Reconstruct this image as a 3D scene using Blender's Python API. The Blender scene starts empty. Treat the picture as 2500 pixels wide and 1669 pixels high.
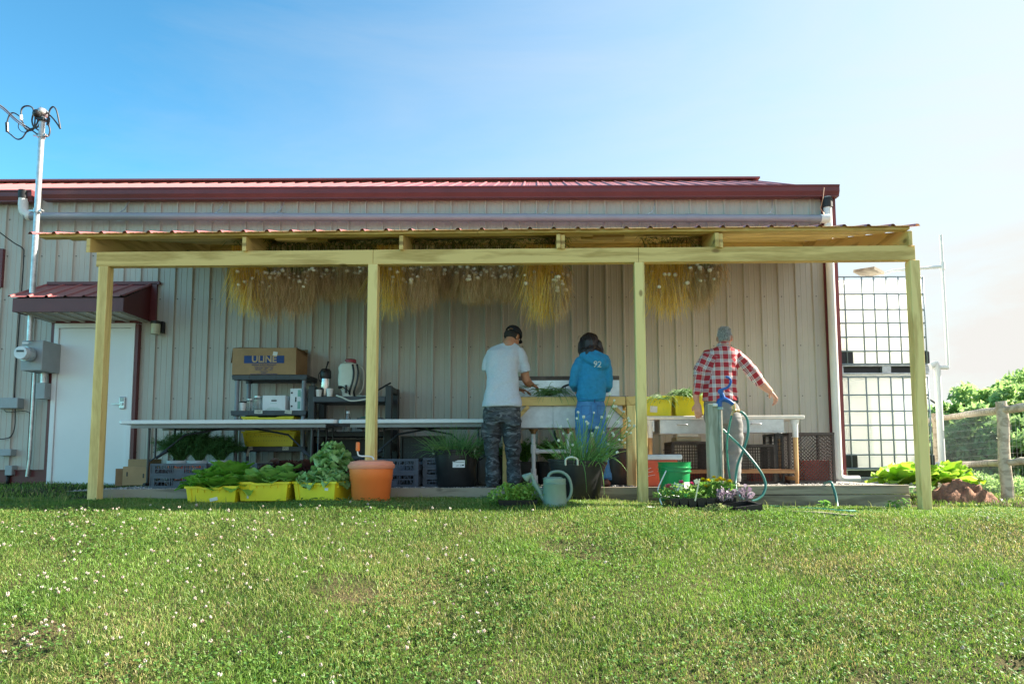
import bpy, math, random
from mathutils import Vector, Matrix, noise
import numpy as np
random.seed(7)
rng = np.random.default_rng(7)
SC = bpy.context.scene
COL = SC.collection
V = Vector
R = math.radians
# ------------------------------------------------------------------ camera
F = 1667.0; PX, PY = 1308.0, 983.0; TILT = R(4.77); ROLL = R(-0.25); CZ = 0.28
CM = Matrix.Rotation(math.pi/2 + TILT, 3, 'X') @ Matrix.Rotation(ROLL, 3, 'Z')
cd = bpy.data.cameras.new('camera'); cam = bpy.data.objects.new('camera', cd); COL.objects.link(cam)
cd.sensor_width = 36; cd.lens = F/2500*36
cd.shift_x = -(PX-1250)/2500; cd.shift_y = (PY-834.5)/2500
cd.clip_start = 0.05; cd.clip_end = 2000
cam.matrix_world = Matrix.Translation((0, 0, CZ)) @ CM.to_4x4()
SC.camera = cam
# ------------------------------------------------------------------ sky, sun, exposure
SUN = V((1.0, 0.21, 0.76)).normalized()
w = bpy.data.worlds.new('World'); SC.world = w; w.use_nodes = True
nt = w.node_tree; bg = nt.nodes['Background']
sky = nt.nodes.new('ShaderNodeTexSky'); sky.sky_type = 'NISHITA'; sky.sun_disc = False
sky.sun_elevation = math.asin(SUN.z); sky.sun_rotation = math.atan2(SUN.x, SUN.y)
sky.air_density = 1.0; sky.dust_density = 0.8; sky.ozone_density = 1.5; sky.altitude = 0
gmm = nt.nodes.new('ShaderNodeGamma'); gmm.inputs[1].default_value = 1.38     # a deeper, clearer blue sky
tnt = nt.nodes.new('ShaderNodeMix'); tnt.data_type = 'RGBA'; tnt.blend_type = 'MULTIPLY'; tnt.inputs[0].default_value = 1; tnt.inputs[7].default_value = (.46, .86, .76, 1)
nt.links.new(sky.outputs[0], gmm.inputs[0]); nt.links.new(gmm.outputs[0], tnt.inputs[6]); 
stc = nt.nodes.new('ShaderNodeTexCoord'); smp = nt.nodes.new('ShaderNodeMapping'); smp.inputs['Scale'].default_value = (1.2, 1.2, 5); smp.inputs['Rotation'].default_value = (0, .3, .4)   # thin cirrus, plus a painted pale haze whitening the sunward side and horizon
cn1 = nt.nodes.new('ShaderNodeTexNoise'); cn1.inputs['Scale'].default_value = 1.6; cn1.inputs['Detail'].default_value = 7; cn1.inputs['Roughness'].default_value = .62; cn1.inputs['Distortion'].default_value = .5
nt.links.new(stc.outputs['Generated'], smp.inputs[0]); nt.links.new(smp.outputs[0], cn1.inputs[0])
sxp = nt.nodes.new('ShaderNodeSeparateXYZ'); nt.links.new(stc.outputs['Generated'], sxp.inputs[0])
mr = nt.nodes.new('ShaderNodeMapRange'); mr.inputs[1].default_value = -.95; mr.inputs[2].default_value = .45; mr.inputs[3].default_value = -.34; mr.inputs[4].default_value = .80
sxz = nt.nodes.new('ShaderNodeMath'); sxz.operation = 'MULTIPLY_ADD'; sxz.inputs[1].default_value = -.75; nt.links.new(sxp.outputs[2], sxz.inputs[0]); nt.links.new(sxp.outputs[0], sxz.inputs[2]); nt.links.new(sxz.outputs[0], mr.inputs[0])
cad = nt.nodes.new('ShaderNodeMath'); cad.operation = 'MULTIPLY_ADD'; cad.inputs[1].default_value = .42; cad.use_clamp = True; nt.links.new(cn1.outputs[0], cad.inputs[0]); nt.links.new(mr.outputs[0], cad.inputs[2])
cmx = nt.nodes.new('ShaderNodeMix'); cmx.data_type = 'RGBA'; cmx.inputs[7].default_value = (3.6, 3.55, 3.4, 1)
nt.links.new(cad.outputs[0], cmx.inputs[0]); nt.links.new(tnt.outputs[2], cmx.inputs[6]); nt.links.new(cmx.outputs[2], bg.inputs[0]); bg.inputs[1].default_value = 0.052
sd = bpy.data.lights.new('sun', 'SUN'); sd.energy = 3.8; sd.angle = R(0.5); sd.color = (1, .92, .78)
sun = bpy.data.objects.new('sun', sd); COL.objects.link(sun)
sun.rotation_euler = SUN.to_track_quat('Z', 'Y').to_euler(); sun.location = (20, 6, 20)
SC.view_settings.view_transform = 'Standard'; SC.view_settings.look = 'None'
SC.view_settings.exposure = 2.3; SC.view_settings.gamma = 1
# ------------------------------------------------------------------ helpers
def at(px, py, Y):
    """the point of the world plane y=Y seen at photo pixel px,py"""
    d = CM @ V(((px-PX)/F, -(py-PY)/F, -1))
    return V((0, 0, CZ)) + d*(Y/d.y)
def ppm(Y, z=0.6): return F/(Y*math.cos(TILT)+(z-CZ)*math.sin(TILT))
class MB:
    def __init__(s): s.v = []; s.f = []; s.m = []
    def add(s, vs, fs, mi=0):
        o = len(s.v); s.v += [tuple(p) for p in vs]
        for f in fs: s.f.append([i+o for i in f]); s.m.append(mi)
    def box(s, c, d, rot=None, mi=0, top=(1, 1), shear=(0, 0)):
        hx, hy, hz = d[0]/2, d[1]/2, d[2]/2; vs = []
        for z in (-1, 1):
            kx, ky = top if z > 0 else (1, 1)
            for x, y in ((-1, -1), (1, -1), (1, 1), (-1, 1)):
                p = V((x*hx*kx + (shear[0] if z > 0 else 0), y*hy*ky + (shear[1] if z > 0 else 0), z*hz))
                if rot is not None: p = rot @ p
                vs.append(p+V(c))
        s.add(vs, [(3, 2, 1, 0), (4, 5, 6, 7), (0, 1, 5, 4), (1, 2, 6, 5), (2, 3, 7, 6), (3, 0, 4, 7)], mi)
        return s
    def bar(s, a, b, w, h, up=(0, 0, 1), mi=0):
        a, b = V(a), V(b); x = (b-a); L = x.length; x.normalize(); y = V(up).cross(x)
        if y.length < 1e-4: y = V((0, 1, 0)).cross(x)
        y.normalize(); z = x.cross(y)
        s.box((a+b)/2, (L, w, h), Matrix((x, y, z)).transposed(), mi); return s
    def tube(s, pts, r, n=8, mi=0, caps=True, flat=1.0, up=None):
        pts = [V(p) for p in pts]; k = len(pts)
        rs = r if isinstance(r, (list, tuple)) else [r]*k
        t0 = (pts[1]-pts[0]).normalized()
        u = V(up) if up is not None else (V((0, 0, 1)) if abs(t0.z) < .9 else V((1, 0, 0)))
        vs = []
        for i, p in enumerate(pts):
            t = (pts[min(i+1, k-1)]-pts[max(i-1, 0)])
            if t.length < 1e-9: t = t0
            t.normalize(); sde = t.cross(u)
            if sde.length < 1e-5: sde = t.cross(V((0.3, 1, .2)))
            sde.normalize(); u = sde.cross(t).normalized()
            rr = rs[i]; ra, rb = rr if isinstance(rr, (list, tuple)) else (rr, rr*flat)
            for j in range(n):
                a = 2*math.pi*j/n; vs.append(p+sde*(math.cos(a)*ra)+u*(math.sin(a)*rb))
        fs = [(i*n+j, i*n+(j+1) % n, (i+1)*n+(j+1) % n, (i+1)*n+j) for i in range(k-1) for j in range(n)]
        if caps: fs += [tuple(range(n-1, -1, -1)), tuple((k-1)*n+j for j in range(n))]
        s.add(vs, fs, mi); return s
    def cyl(s, a, b, r, n=16, mi=0): return s.tube([a, b], r, n, mi)
    def lathe(s, prof, c=(0, 0, 0), n=24, mi=0, rot=None, sx=1, sy=1):
        vs = []
        for (r, z) in prof:
            for j in range(n):
                a = 2*math.pi*j/n; p = V((r*math.cos(a)*sx, r*math.sin(a)*sy, z))
                if rot is not None: p = rot @ p
                vs.append(p+V(c))
        k = len(prof)
        fs = [(i*n+j, i*n+(j+1) % n, (i+1)*n+(j+1) % n, (i+1)*n+j) for i in range(k-1) for j in range(n)]
        if prof[0][0] > 1e-6: fs.append(tuple(range(n-1, -1, -1)))
        if prof[-1][0] > 1e-6: fs.append(tuple((k-1)*n+j for j in range(n)))
        s.add(vs, fs, mi); return s
    def ball(s, c, r, n=10, mi=0, rot=None):
        rx, ry, rz = r if isinstance(r, (list, tuple)) else (r, r, r)
        k = max(4, n//2+1); vs = []; 
        for i in range(k+1):
            th = math.pi*i/k
            for j in range(n):
                a = 2*math.pi*j/n
                p = V((math.sin(th)*math.cos(a)*rx, math.sin(th)*math.sin(a)*ry, -math.cos(th)*rz))
                if rot is not None: p = rot @ p
                vs.append(p+V(c))
        s.add(vs, [(i*n+j, i*n+(j+1) % n, (i+1)*n+(j+1) % n, (i+1)*n+j) for i in range(k) for j in range(n)], mi); return s
    def quad(s, a, b, c, d, mi=0): s.add([a, b, c, d], [(0, 1, 2, 3)], mi); return s
    def shell(s, w0, d0, w1, d1, z0, z1, t, c=(0, 0, 0), rot=None, mi=0):
        """open tapered tub"""
        def ring(w, d, z): return [V((x*w/2, y*d/2, z)) for x, y in ((-1, -1), (1, -1), (1, 1), (-1, 1))]
        rs = [ring(w0, d0, z0), ring(w1, d1, z1), ring(w1-2*t, d1-2*t, z1), ring(w0-2*t, d0-2*t, z0+t)]
        vs = [(rot @ p if rot is not None else p)+V(c) for r_ in rs for p in r_]
        fs = [(3, 2, 1, 0)]+[(i*4+j, i*4+(j+1) % 4, (i+1)*4+(j+1) % 4, (i+1)*4+j) for i in range(3) for j in range(4)]+[(12, 13, 14, 15)]
        s.add(vs, fs, mi); return s
    def build(s, name, mats, parent=None, smooth=False, bevel=0, fix=True, weld=False):
        me = bpy.data.meshes.new(name); me.from_pydata(s.v, [], s.f)
        if not isinstance(mats, (list, tuple)): mats = [mats]
        for m in mats: me.materials.append(m)
        if len(mats) > 1: me.polygons.foreach_set('material_index', s.m)
        me.update()
        if fix or weld:
            import bmesh
            bm = bmesh.new(); bm.from_mesh(me)
            if weld: bmesh.ops.remove_doubles(bm, verts=bm.verts, dist=1e-5)
            if fix: bmesh.ops.recalc_face_normals(bm, faces=bm.faces)
            bm.to_mesh(me); bm.free()
        o = bpy.data.objects.new(name, me); COL.objects.link(o)
        if smooth:
            me.polygons.foreach_set('use_smooth', [True]*len(me.polygons))
            if smooth == 'auto':
                me.set_sharp_from_angle(angle=R(38))
        if bevel:
            b = o.modifiers.new('bevel', 'BEVEL'); b.width = bevel; b.segments = 2; b.limit_method = 'ANGLE'
        if parent is not None:
            o.parent = parent; o.matrix_parent_inverse = Matrix.Translation(-parent.location) if parent.type == 'EMPTY' else Matrix()
        return o
def tag(o, label=None, cat=None, group=None, kind=None):
    if label: o['label'] = label
    if cat: o['category'] = cat
    if group: o['group'] = group
    if kind: o['kind'] = kind
    return o
def thing(name, loc, label, cat, group=None):
    o = bpy.data.objects.new(name, None); COL.objects.link(o); o.location = loc; o.empty_display_size = .1
    return tag(o, label, cat, group)
def dup(o, parent=None):
    c = o.copy(); COL.objects.link(c)
    if parent is not None: c.parent = parent
    for ch in list(o.children): dup(ch, c)
    return c
def smoothpath(pts, n=6):
    pts = [V(p) for p in pts]; out = []
    P = [pts[0]*2-pts[1]]+pts+[pts[-1]*2-pts[-2]]
    for i in range(1, len(P)-2):
        a, b, c, d = P[i-1:i+3]
        for k in range(n):
            t = k/n
            out.append(.5*((2*b)+(c-a)*t+(2*a-5*b+4*c-d)*t*t+(3*b-a-3*c+d)*t**3))
    out.append(pts[-1]); return out
# ------------------------------------------------------------------ materials
MC = {}
BK = []
def bake(o, name):
    """mesh of one object with its modifiers applied, evaluated alone in a scratch scene"""
    if not BK: BK.append(bpy.data.scenes.new('bake'))
    ts = BK[0]; ts.collection.objects.link(o); vl = ts.view_layers[0]; vl.update(); dg = vl.depsgraph
    me = bpy.data.meshes.new_from_object(o.evaluated_get(dg)); me.name = name
    ts.collection.objects.unlink(o); BK.append(o); return me
def bake_cleanup():
    if BK: bpy.data.batch_remove(BK[1:]); bpy.data.scenes.remove(BK[0])
def mat(name, col, rough=.5, metal=0, var=.12, scale=6, bump=0, bscale=60, stretch=(1, 1, 1), spec=.5, col2=None, dirt=None, island=0, trans=0, coat=0):
    if name in MC: return MC[name]
    m = bpy.data.materials.new(name); m.use_nodes = True; n = m.node_tree; N = n.nodes; L = n.links
    p = N['Principled BSDF']; p.inputs['Roughness'].default_value = rough; p.inputs['Metallic'].default_value = metal
    p.inputs['Specular IOR Level'].default_value = spec
    if coat: p.inputs['Coat Weight'].default_value = coat
    if trans: p.inputs['Transmission Weight'].default_value = trans
    tc = N.new('ShaderNodeTexCoord'); mp = N.new('ShaderNodeMapping'); mp.inputs['Scale'].default_value = stretch
    L.new(tc.outputs['Object'], mp.inputs[0])
    nz = N.new('ShaderNodeTexNoise'); nz.inputs['Scale'].default_value = scale; nz.inputs['Detail'].default_value = 6; nz.inputs['Roughness'].default_value = .65
    L.new(mp.outputs[0], nz.inputs[0])
    cr = N.new('ShaderNodeValToRGB'); c = V(col[:3])
    lo = V(col2) if col2 else c*(1-var*1.6); hi = c*(1+var)
    cr.color_ramp.elements[0].position = .3; cr.color_ramp.elements[1].position = .7
    cr.color_ramp.elements[0].color = (*lo, 1); cr.color_ramp.elements[1].color = (*hi, 1)
    fac = nz.outputs[0]
    if island:
        g = N.new('ShaderNodeNewGeometry'); mx = N.new('ShaderNodeMix'); mx.inputs[0].default_value = island
        L.new(fac, mx.inputs[2]); L.new(g.outputs['Random Per Island'], mx.inputs[3]); fac = mx.outputs[0]
    L.new(fac, cr.inputs[0]); out = cr.outputs[0]
    if dirt:
        n2 = N.new('ShaderNodeTexNoise'); n2.inputs['Scale'].default_value = dirt[1]; n2.inputs['Detail'].default_value = 8; n2.inputs['Roughness'].default_value = .75
        L.new(tc.outputs['Object'], n2.inputs[0])
        r2 = N.new('ShaderNodeValToRGB'); r2.color_ramp.elements[0].position = dirt[2]; r2.color_ramp.elements[1].position = dirt[2]+.18
        L.new(n2.outputs[0], r2.inputs[0]); mm = N.new('ShaderNodeMix'); mm.data_type = 'RGBA'
        L.new(r2.outputs[0], mm.inputs[0]); L.new(out, mm.inputs[6]); mm.inputs[7].default_value = (*dirt[0], 1); out = mm.outputs[2]
    L.new(out, p.inputs['Base Color'])
    if bump:
        b = N.new('ShaderNodeBump'); b.inputs['Strength'].default_value = bump; b.inputs['Distance'].default_value = .01
        n3 = N.new('ShaderNodeTexNoise'); n3.inputs['Scale'].default_value = bscale; n3.inputs['Detail'].default_value = 5
        L.new(mp.outputs[0], n3.inputs[0]); L.new(n3.outputs[0], b.inputs['Height']); L.new(b.outputs[0], p.inputs['Normal'])
    MC[name] = m; return m
def leafmat(name, lo, hi, tr=.35, rough=.5, scale=8, isl=.7, mid=None):
    if name in MC: return MC[name]
    m = bpy.data.materials.new(name); m.use_nodes = True; n = m.node_tree; N = n.nodes; L = n.links
    p = N['Principled BSDF']; p.inputs['Roughness'].default_value = rough; p.inputs['Specular IOR Level'].default_value = .35
    g = N.new('ShaderNodeNewGeometry'); tc = N.new('ShaderNodeTexCoord'); nz = N.new('ShaderNodeTexNoise')
    nz.inputs['Scale'].default_value = scale; nz.inputs['Detail'].default_value = 4; L.new(tc.outputs['Object'], nz.inputs[0])
    mx = N.new('ShaderNodeMix'); mx.inputs[0].default_value = isl
    L.new(nz.outputs[0], mx.inputs[2]); L.new(g.outputs['Random Per Island'], mx.inputs[3])
    cr = N.new('ShaderNodeValToRGB'); e = cr.color_ramp.elements
    e[0].position = .1; e[1].position = .9; e[0].color = (*lo, 1); e[1].color = (*hi, 1)
    if mid: q = cr.color_ramp.elements.new(mid[1]); q.color = (*mid[0], 1)
    L.new(mx.outputs[0], cr.inputs[0]); L.new(cr.outputs[0], p.inputs['Base Color'])
    t = N.new('ShaderNodeBsdfTranslucent'); ms = N.new('ShaderNodeMixShader'); ms.inputs[0].default_value = tr
    hs = N.new('ShaderNodeHueSaturation'); hs.inputs['Value'].default_value = 1.5; hs.inputs['Saturation'].default_value = 1.1
    L.new(cr.outputs[0], hs.inputs['Color']); L.new(hs.outputs[0], t.inputs[0])
    L.new(p.outputs[0], ms.inputs[1]); L.new(t.outputs[0], ms.inputs[2]); L.new(ms.outputs[0], N['Material Output'].inputs[0])
    MC[name] = m; return m
def woodmat(name, col, dark, axis='x', knots=True, rough=.65, gs=1.0):
    """sawn lumber: stretched grain along one axis, knots"""
    if name in MC: return MC[name]
    m = bpy.data.materials.new(name); m.use_nodes = True; n = m.node_tree; N = n.nodes; L = n.links
    p = N['Principled BSDF']; p.inputs['Roughness'].default_value = rough; p.inputs['Specular IOR Level'].default_value = .3
    tc = N.new('ShaderNodeTexCoord'); mp = N.new('ShaderNodeMapping')
    st = {'x': (.12, 1, 1), 'y': (1, .12, 1), 'z': (1, 1, .12)}[axis]; mp.inputs['Scale'].default_value = st
    L.new(tc.outputs['Object'], mp.inputs[0])
    n1 = N.new('ShaderNodeTexNoise'); n1.inputs['Scale'].default_value = 9*gs; n1.inputs['Detail'].default_value = 3; n1.inputs['Distortion'].default_value = .6
    L.new(mp.outputs[0], n1.inputs[0])
    ml = N.new('ShaderNodeMath'); ml.operation = 'MULTIPLY'; ml.inputs[1].default_value = 13; L.new(n1.outputs[0], ml.inputs[0])
    sn = N.new('ShaderNodeMath'); sn.operation = 'SINE'; L.new(ml.outputs[0], sn.inputs[0])
    ab = N.new('ShaderNodeMath'); ab.operation = 'MULTIPLY_ADD'; ab.inputs[1].default_value = .5; ab.inputs[2].default_value = .5; L.new(sn.outputs[0], ab.inputs[0])
    n2 = N.new('ShaderNodeTexNoise'); n2.inputs['Scale'].default_value = 90; n2.inputs['Detail'].default_value = 3; L.new(mp.outputs[0], n2.inputs[0])
    mx = N.new('ShaderNodeMix'); mx.inputs[0].default_value = .45; L.new(ab.outputs[0], mx.inputs[2]); L.new(n2.outputs[0], mx.inputs[3])
    cr = N.new('ShaderNodeValToRGB'); e = cr.color_ramp.elements; e[0].position = .12; e[1].position = .62
    e[0].color = (*dark, 1); e[1].color = (*col, 1); L.new(mx.outputs[0], cr.inputs[0]); out = cr.outputs[0]
    if knots:
        vo = N.new('ShaderNodeTexVoronoi'); vo.inputs['Scale'].default_value = 2.1
        mp2 = N.new('ShaderNodeMapping'); st2 = {'x': (.9, 0, 1.7), 'y': (0, .9, 1.7), 'z': (2.2, 0, 1.2)}[axis]; mp2.inputs['Scale'].default_value = st2
        L.new(tc.outputs['Object'], mp2.inputs[0]); L.new(mp2.outputs[0], vo.inputs[0])
        r2 = N.new('ShaderNodeValToRGB'); r2.color_ramp.elements[0].position = .055; r2.color_ramp.elements[0].color = (.75, .75, .75, 1)
        r2.color_ramp.elements[1].position = .105; r2.color_ramp.elements[1].color = (0, 0, 0, 1)
        L.new(vo.outputs['Distance'], r2.inputs[0]); mm = N.new('ShaderNodeMix'); mm.data_type = 'RGBA'
        L.new(r2.outputs[0], mm.inputs[0]); L.new(out, mm.inputs[6]); mm.inputs[7].default_value = (dark[0]*.35, dark[1]*.28, dark[2]*.25, 1); out = mm.outputs[2]
    L.new(out, p.inputs['Base Color'])
    b = N.new('ShaderNodeBump'); b.inputs['Strength'].default_value = .25; b.inputs['Distance'].default_value = .004
    L.new(mx.outputs[0], b.inputs['Height']); L.new(b.outputs[0], p.inputs['Normal'])
    MC[name] = m; return m
PINE = dict(col=(.80, .58, .22), dark=(.50, .33, .10))
pine_x = woodmat('treated pine lengthwise', axis='x', **PINE)
pine_y = woodmat('treated pine rafters', axis='y', **PINE)
pine_z = woodmat('treated pine posts', axis='z', col=(.88, .70, .29), dark=(.60, .42, .15))
old_x = woodmat('weathered board', (.34, .29, .22), (.15, .12, .09), 'x')
old_z = woodmat('weathered post', (.42, .44, .36), (.22, .23, .17), 'z', gs=1.6)
tan_z = woodmat('worn varnished leg', (.60, .38, .18), (.30, .14, .05), 'z')
tan_x = woodmat('worn varnished rail', (.46, .26, .12), (.24, .11, .05), 'x')
log_x = woodmat('bleached log', (.62, .54, .44), (.36, .29, .22), 'x', gs=1.5)
red = mat('maroon painted steel', (.15, .032, .036), .42, 0, .1, 3)
redroof = mat('maroon roof steel', (.33, .10, .10), .38, 0, .08, 2, spec=.6)
siding_m = mat('taupe painted siding', (.505, .475, .42), .42, 0, .05, 1.5, bump=.06, bscale=4, dirt=((.50, .46, .39), 1.2, .62))
galv = mat('galvanised steel', (.58, .60, .61), .38, .75, .18, 14, bump=.05)
galv_dull = mat('dull galvanised sheet', (.60, .63, .64), .5, .45, .12, 9, dirt=((.45, .43, .38), 6, .6))
pvc = mat('white pvc', (.78, .78, .76), .35, 0, .04, 5)
pvc_grey = mat('grey pvc', (.30, .31, .36), .3, 0, .05, 3, spec=.6)
blk = mat('black plastic', (.018, .018, .02), .42, 0, .2, 10)
blk_rub = mat('black rubber', (.02, .02, .022), .6)
char = mat('charcoal plastic', (.055, .06, .07), .5, 0, .15, 12)
greypl = mat('grey plastic tube', (.22, .25, .29), .4)
crate_g = mat('slate grey crate plastic', (.085, .10, .13), .5, 0, .15, 9)
yel = mat('yellow crate plastic', (.88, .76, .03), .42, 0, .05, 5, dirt=((.66, .54, .06), 5, .70), spec=.45)
white_pl = mat('white plastic table', (.82, .83, .84), .4, 0, .04, 4)
white_pt = mat('white paint', (.84, .85, .86), .4, 0, .02, 2)
steel_dk = mat('dark painted steel', (.05, .055, .06), .4, .3)
white_card = mat('white carton', (.80, .82, .84), .6, 0, .05, 6)
card = mat('brown cardboard', (.42, .26, .13), .8, 0, .1, 5, bump=.1, bscale=30)
card_dk = mat('brown cardboard inside', (.28, .16, .08), .85)
paper = mat('white paper label', (.80, .80, .78), .7, 0, .03)
# ------------------------------------------------------------------ ground
YW = 8.90                                            # wall plane
def smooth(a, b, t):
    t = min(max((t-a)/(b-a), 0), 1); return t*t*(3-2*t)
def ground(x, y):
    crest = 5.68 - .10*smooth(-1, 4, x)
    top = -.095 - .11*smooth(-.5, 3.6, x) + .05*smooth(-4.2, -6, x)
    top += (.05)*smooth(7.5, 9.0, y)*smooth(2, -5, x)
    d = crest-y
    s = .5*(d + math.sqrt(d*d+.015)) if d > -3 else 0
    z = top - .262*s
    if y > 9: 
        z -= .10*(y-9)*smooth(3.9, 6, x) if y < 60 else .10*51*smooth(3.9, 6, x)
    hd = ((x-2.42)/.17)**2+((y-3.42)/.12)**2
    if hd < 1: z -= .07*(1-hd)
    z += .022*noise.noise(V((x*.9, y*.9, 0))) + .012*noise.noise(V((x*2.7, y*2.7, 3)))
    return z
def gn(ax, ay): return np.array([[ground(x, y) for x in ax] for y in ay])
def lawnmat():
    m = bpy.data.materials.new('lawn soil and thatch'); m.use_nodes = True; N = m.node_tree.nodes; L = m.node_tree.links
    p = N['Principled BSDF']; p.inputs['Roughness'].default_value = .95; p.inputs['Specular IOR Level'].default_value = .1
    tc = N.new('ShaderNodeTexCoord'); n1 = N.new('ShaderNodeTexNoise'); n1.inputs['Scale'].default_value = 1.3; n1.inputs['Detail'].default_value = 8; n1.inputs['Roughness'].default_value = .7
    n2 = N.new('ShaderNodeTexNoise'); n2.inputs['Scale'].default_value = 60; n2.inputs['Detail'].default_value = 4
    L.new(tc.outputs['Object'], n1.inputs[0]); L.new(tc.outputs['Object'], n2.inputs[0])
    cr = N.new('ShaderNodeValToRGB'); e = cr.color_ramp.elements; e[0].position = .36; e[0].color = (.030, .050, .012, 1); e[1].position = .70; e[1].color = (.15, .11, .06, 1)
    L.new(n1.outputs[0], cr.inputs[0]); mm = N.new('ShaderNodeMix'); mm.data_type = 'RGBA'; mm.blend_type = 'MULTIPLY'; mm.inputs[0].default_value = .8
    c2 = N.new('ShaderNodeValToRGB'); c2.color_ramp.elements[0].color = (.35, .35, .35, 1); c2.color_ramp.elements[1].color = (1.3, 1.3, 1.3, 1)
    L.new(n2.outputs[0], c2.inputs[0]); L.new(cr.outputs[0], mm.inputs[6]); L.new(c2.outputs[0], mm.inputs[7]); L.new(mm.outputs[2], p.inputs['Base Color'])
    b = N.new('ShaderNodeBump'); b.inputs['Strength'].default_value = .8; b.inputs['Distance'].default_value = .02; L.new(n2.outputs[0], b.inputs['Height']); L.new(b.outputs[0], p.inputs['Normal'])
    return m
def grid_sheet(name, xs, ys, fn, m):
    mb = MB(); nx = len(xs)
    mb.v = [(x, y, fn(x, y)) for y in ys for x in xs]
    mb.f = [(j*nx+i, j*nx+i+1, (j+1)*nx+i+1, (j+1)*nx+i) for j in range(len(ys)-1) for i in range(nx-1)]; mb.m = [0]*len(mb.f)
    return mb.build(name, m, smooth=True, fix=False)
xs = [-300, -120, -60, -30, -16]+list(np.arange(-10, 10.01, .12))+[12, 14, 17, 21, 27, 35, 50, 80, 140, 300]
ys = [-60, -20, -6]+list(np.arange(-1, 10, .12))+[10.5, 11, 12, 13, 15, 18, 22, 28, 36, 50, 80, 150, 400]
tag(grid_sheet('lawn', xs, ys, ground, lawnmat()), 'short green lawn sloping down from the shed', kind='structure')
# gravel pad
gravel = mat('grey gravel', (.34, .33, .31), .9, 0, .4, 90, bump=.9, bscale=120)
YB = 6.72
g = MB(); n_ = 60
grid_sheet('gravel_floor', list(np.arange(-4.62, 3.9, .1)), list(np.arange(YB+.02, YW+.3, .1)), lambda x, y: -.006+.006*noise.noise(V((x*9, y*9, 0))), gravel)['kind'] = 'structure'
st = MB()
for i in range(5200):
    x = random.uniform(-4.6, 3.6); y = random.choice((random.uniform(YB+.05, YB+.6), random.uniform(YB+.05, YW)));  r = random.uniform(.004, .012)
    st.ball((x, y, r*.2-.003), (r, r*random.uniform(.6, 1), r*.7), 5)
tag(st.build('gravel_stones', mat('loose gravel stones', (.38, .36, .34), .9, 0, .3, 30, island=.8)), 'loose grey gravel under the canopy', kind='stuff')
# grass
def grassmat():
    m = leafmat('grass blades', (.018, .055, .008), (.29, .48, .095), tr=.36, rough=.42, scale=1.5, isl=.45)
    N = m.node_tree.nodes; L = m.node_tree.links
    cr = [n for n in N if n.type == 'VALTORGB'][0]
    # dry patches, a property of the turf itself
    tc = [n for n in N if n.type == 'TEX_COORD'][0]
    n1 = N.new('ShaderNodeTexNoise'); n1.inputs['Scale'].default_value = .9; n1.inputs['Detail'].default_value = 7; n1.inputs['Roughness'].default_value = .72; L.new(tc.outputs['Object'], n1.inputs[0])
    g = [n for n in N if n.type == 'NEW_GEOMETRY'][0]
    ad = N.new('ShaderNodeMath'); ad.operation = 'MULTIPLY_ADD'; ad.inputs[1].default_value = .45; L.new(g.outputs['Random Per Island'], ad.inputs[0]); L.new(n1.outputs[0], ad.inputs[2])
    r2 = N.new('ShaderNodeValToRGB'); r2.color_ramp.elements[0].position = .78; r2.color_ramp.elements[1].position = 1.0; L.new(ad.outputs[0], r2.inputs[0])
    mm = N.new('ShaderNodeMix'); mm.data_type = 'RGBA'; L.new(r2.outputs[0], mm.inputs[0]); L.new(cr.outputs[0], mm.inputs[6]); mm.inputs[7].default_value = (.44, .36, .17, 1)
    for l in list(L):
        if l.from_node == cr and l.to_node != mm:
            s = l.to_socket; L.remove(l); L.new(mm.outputs[2], s)
    return m
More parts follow.
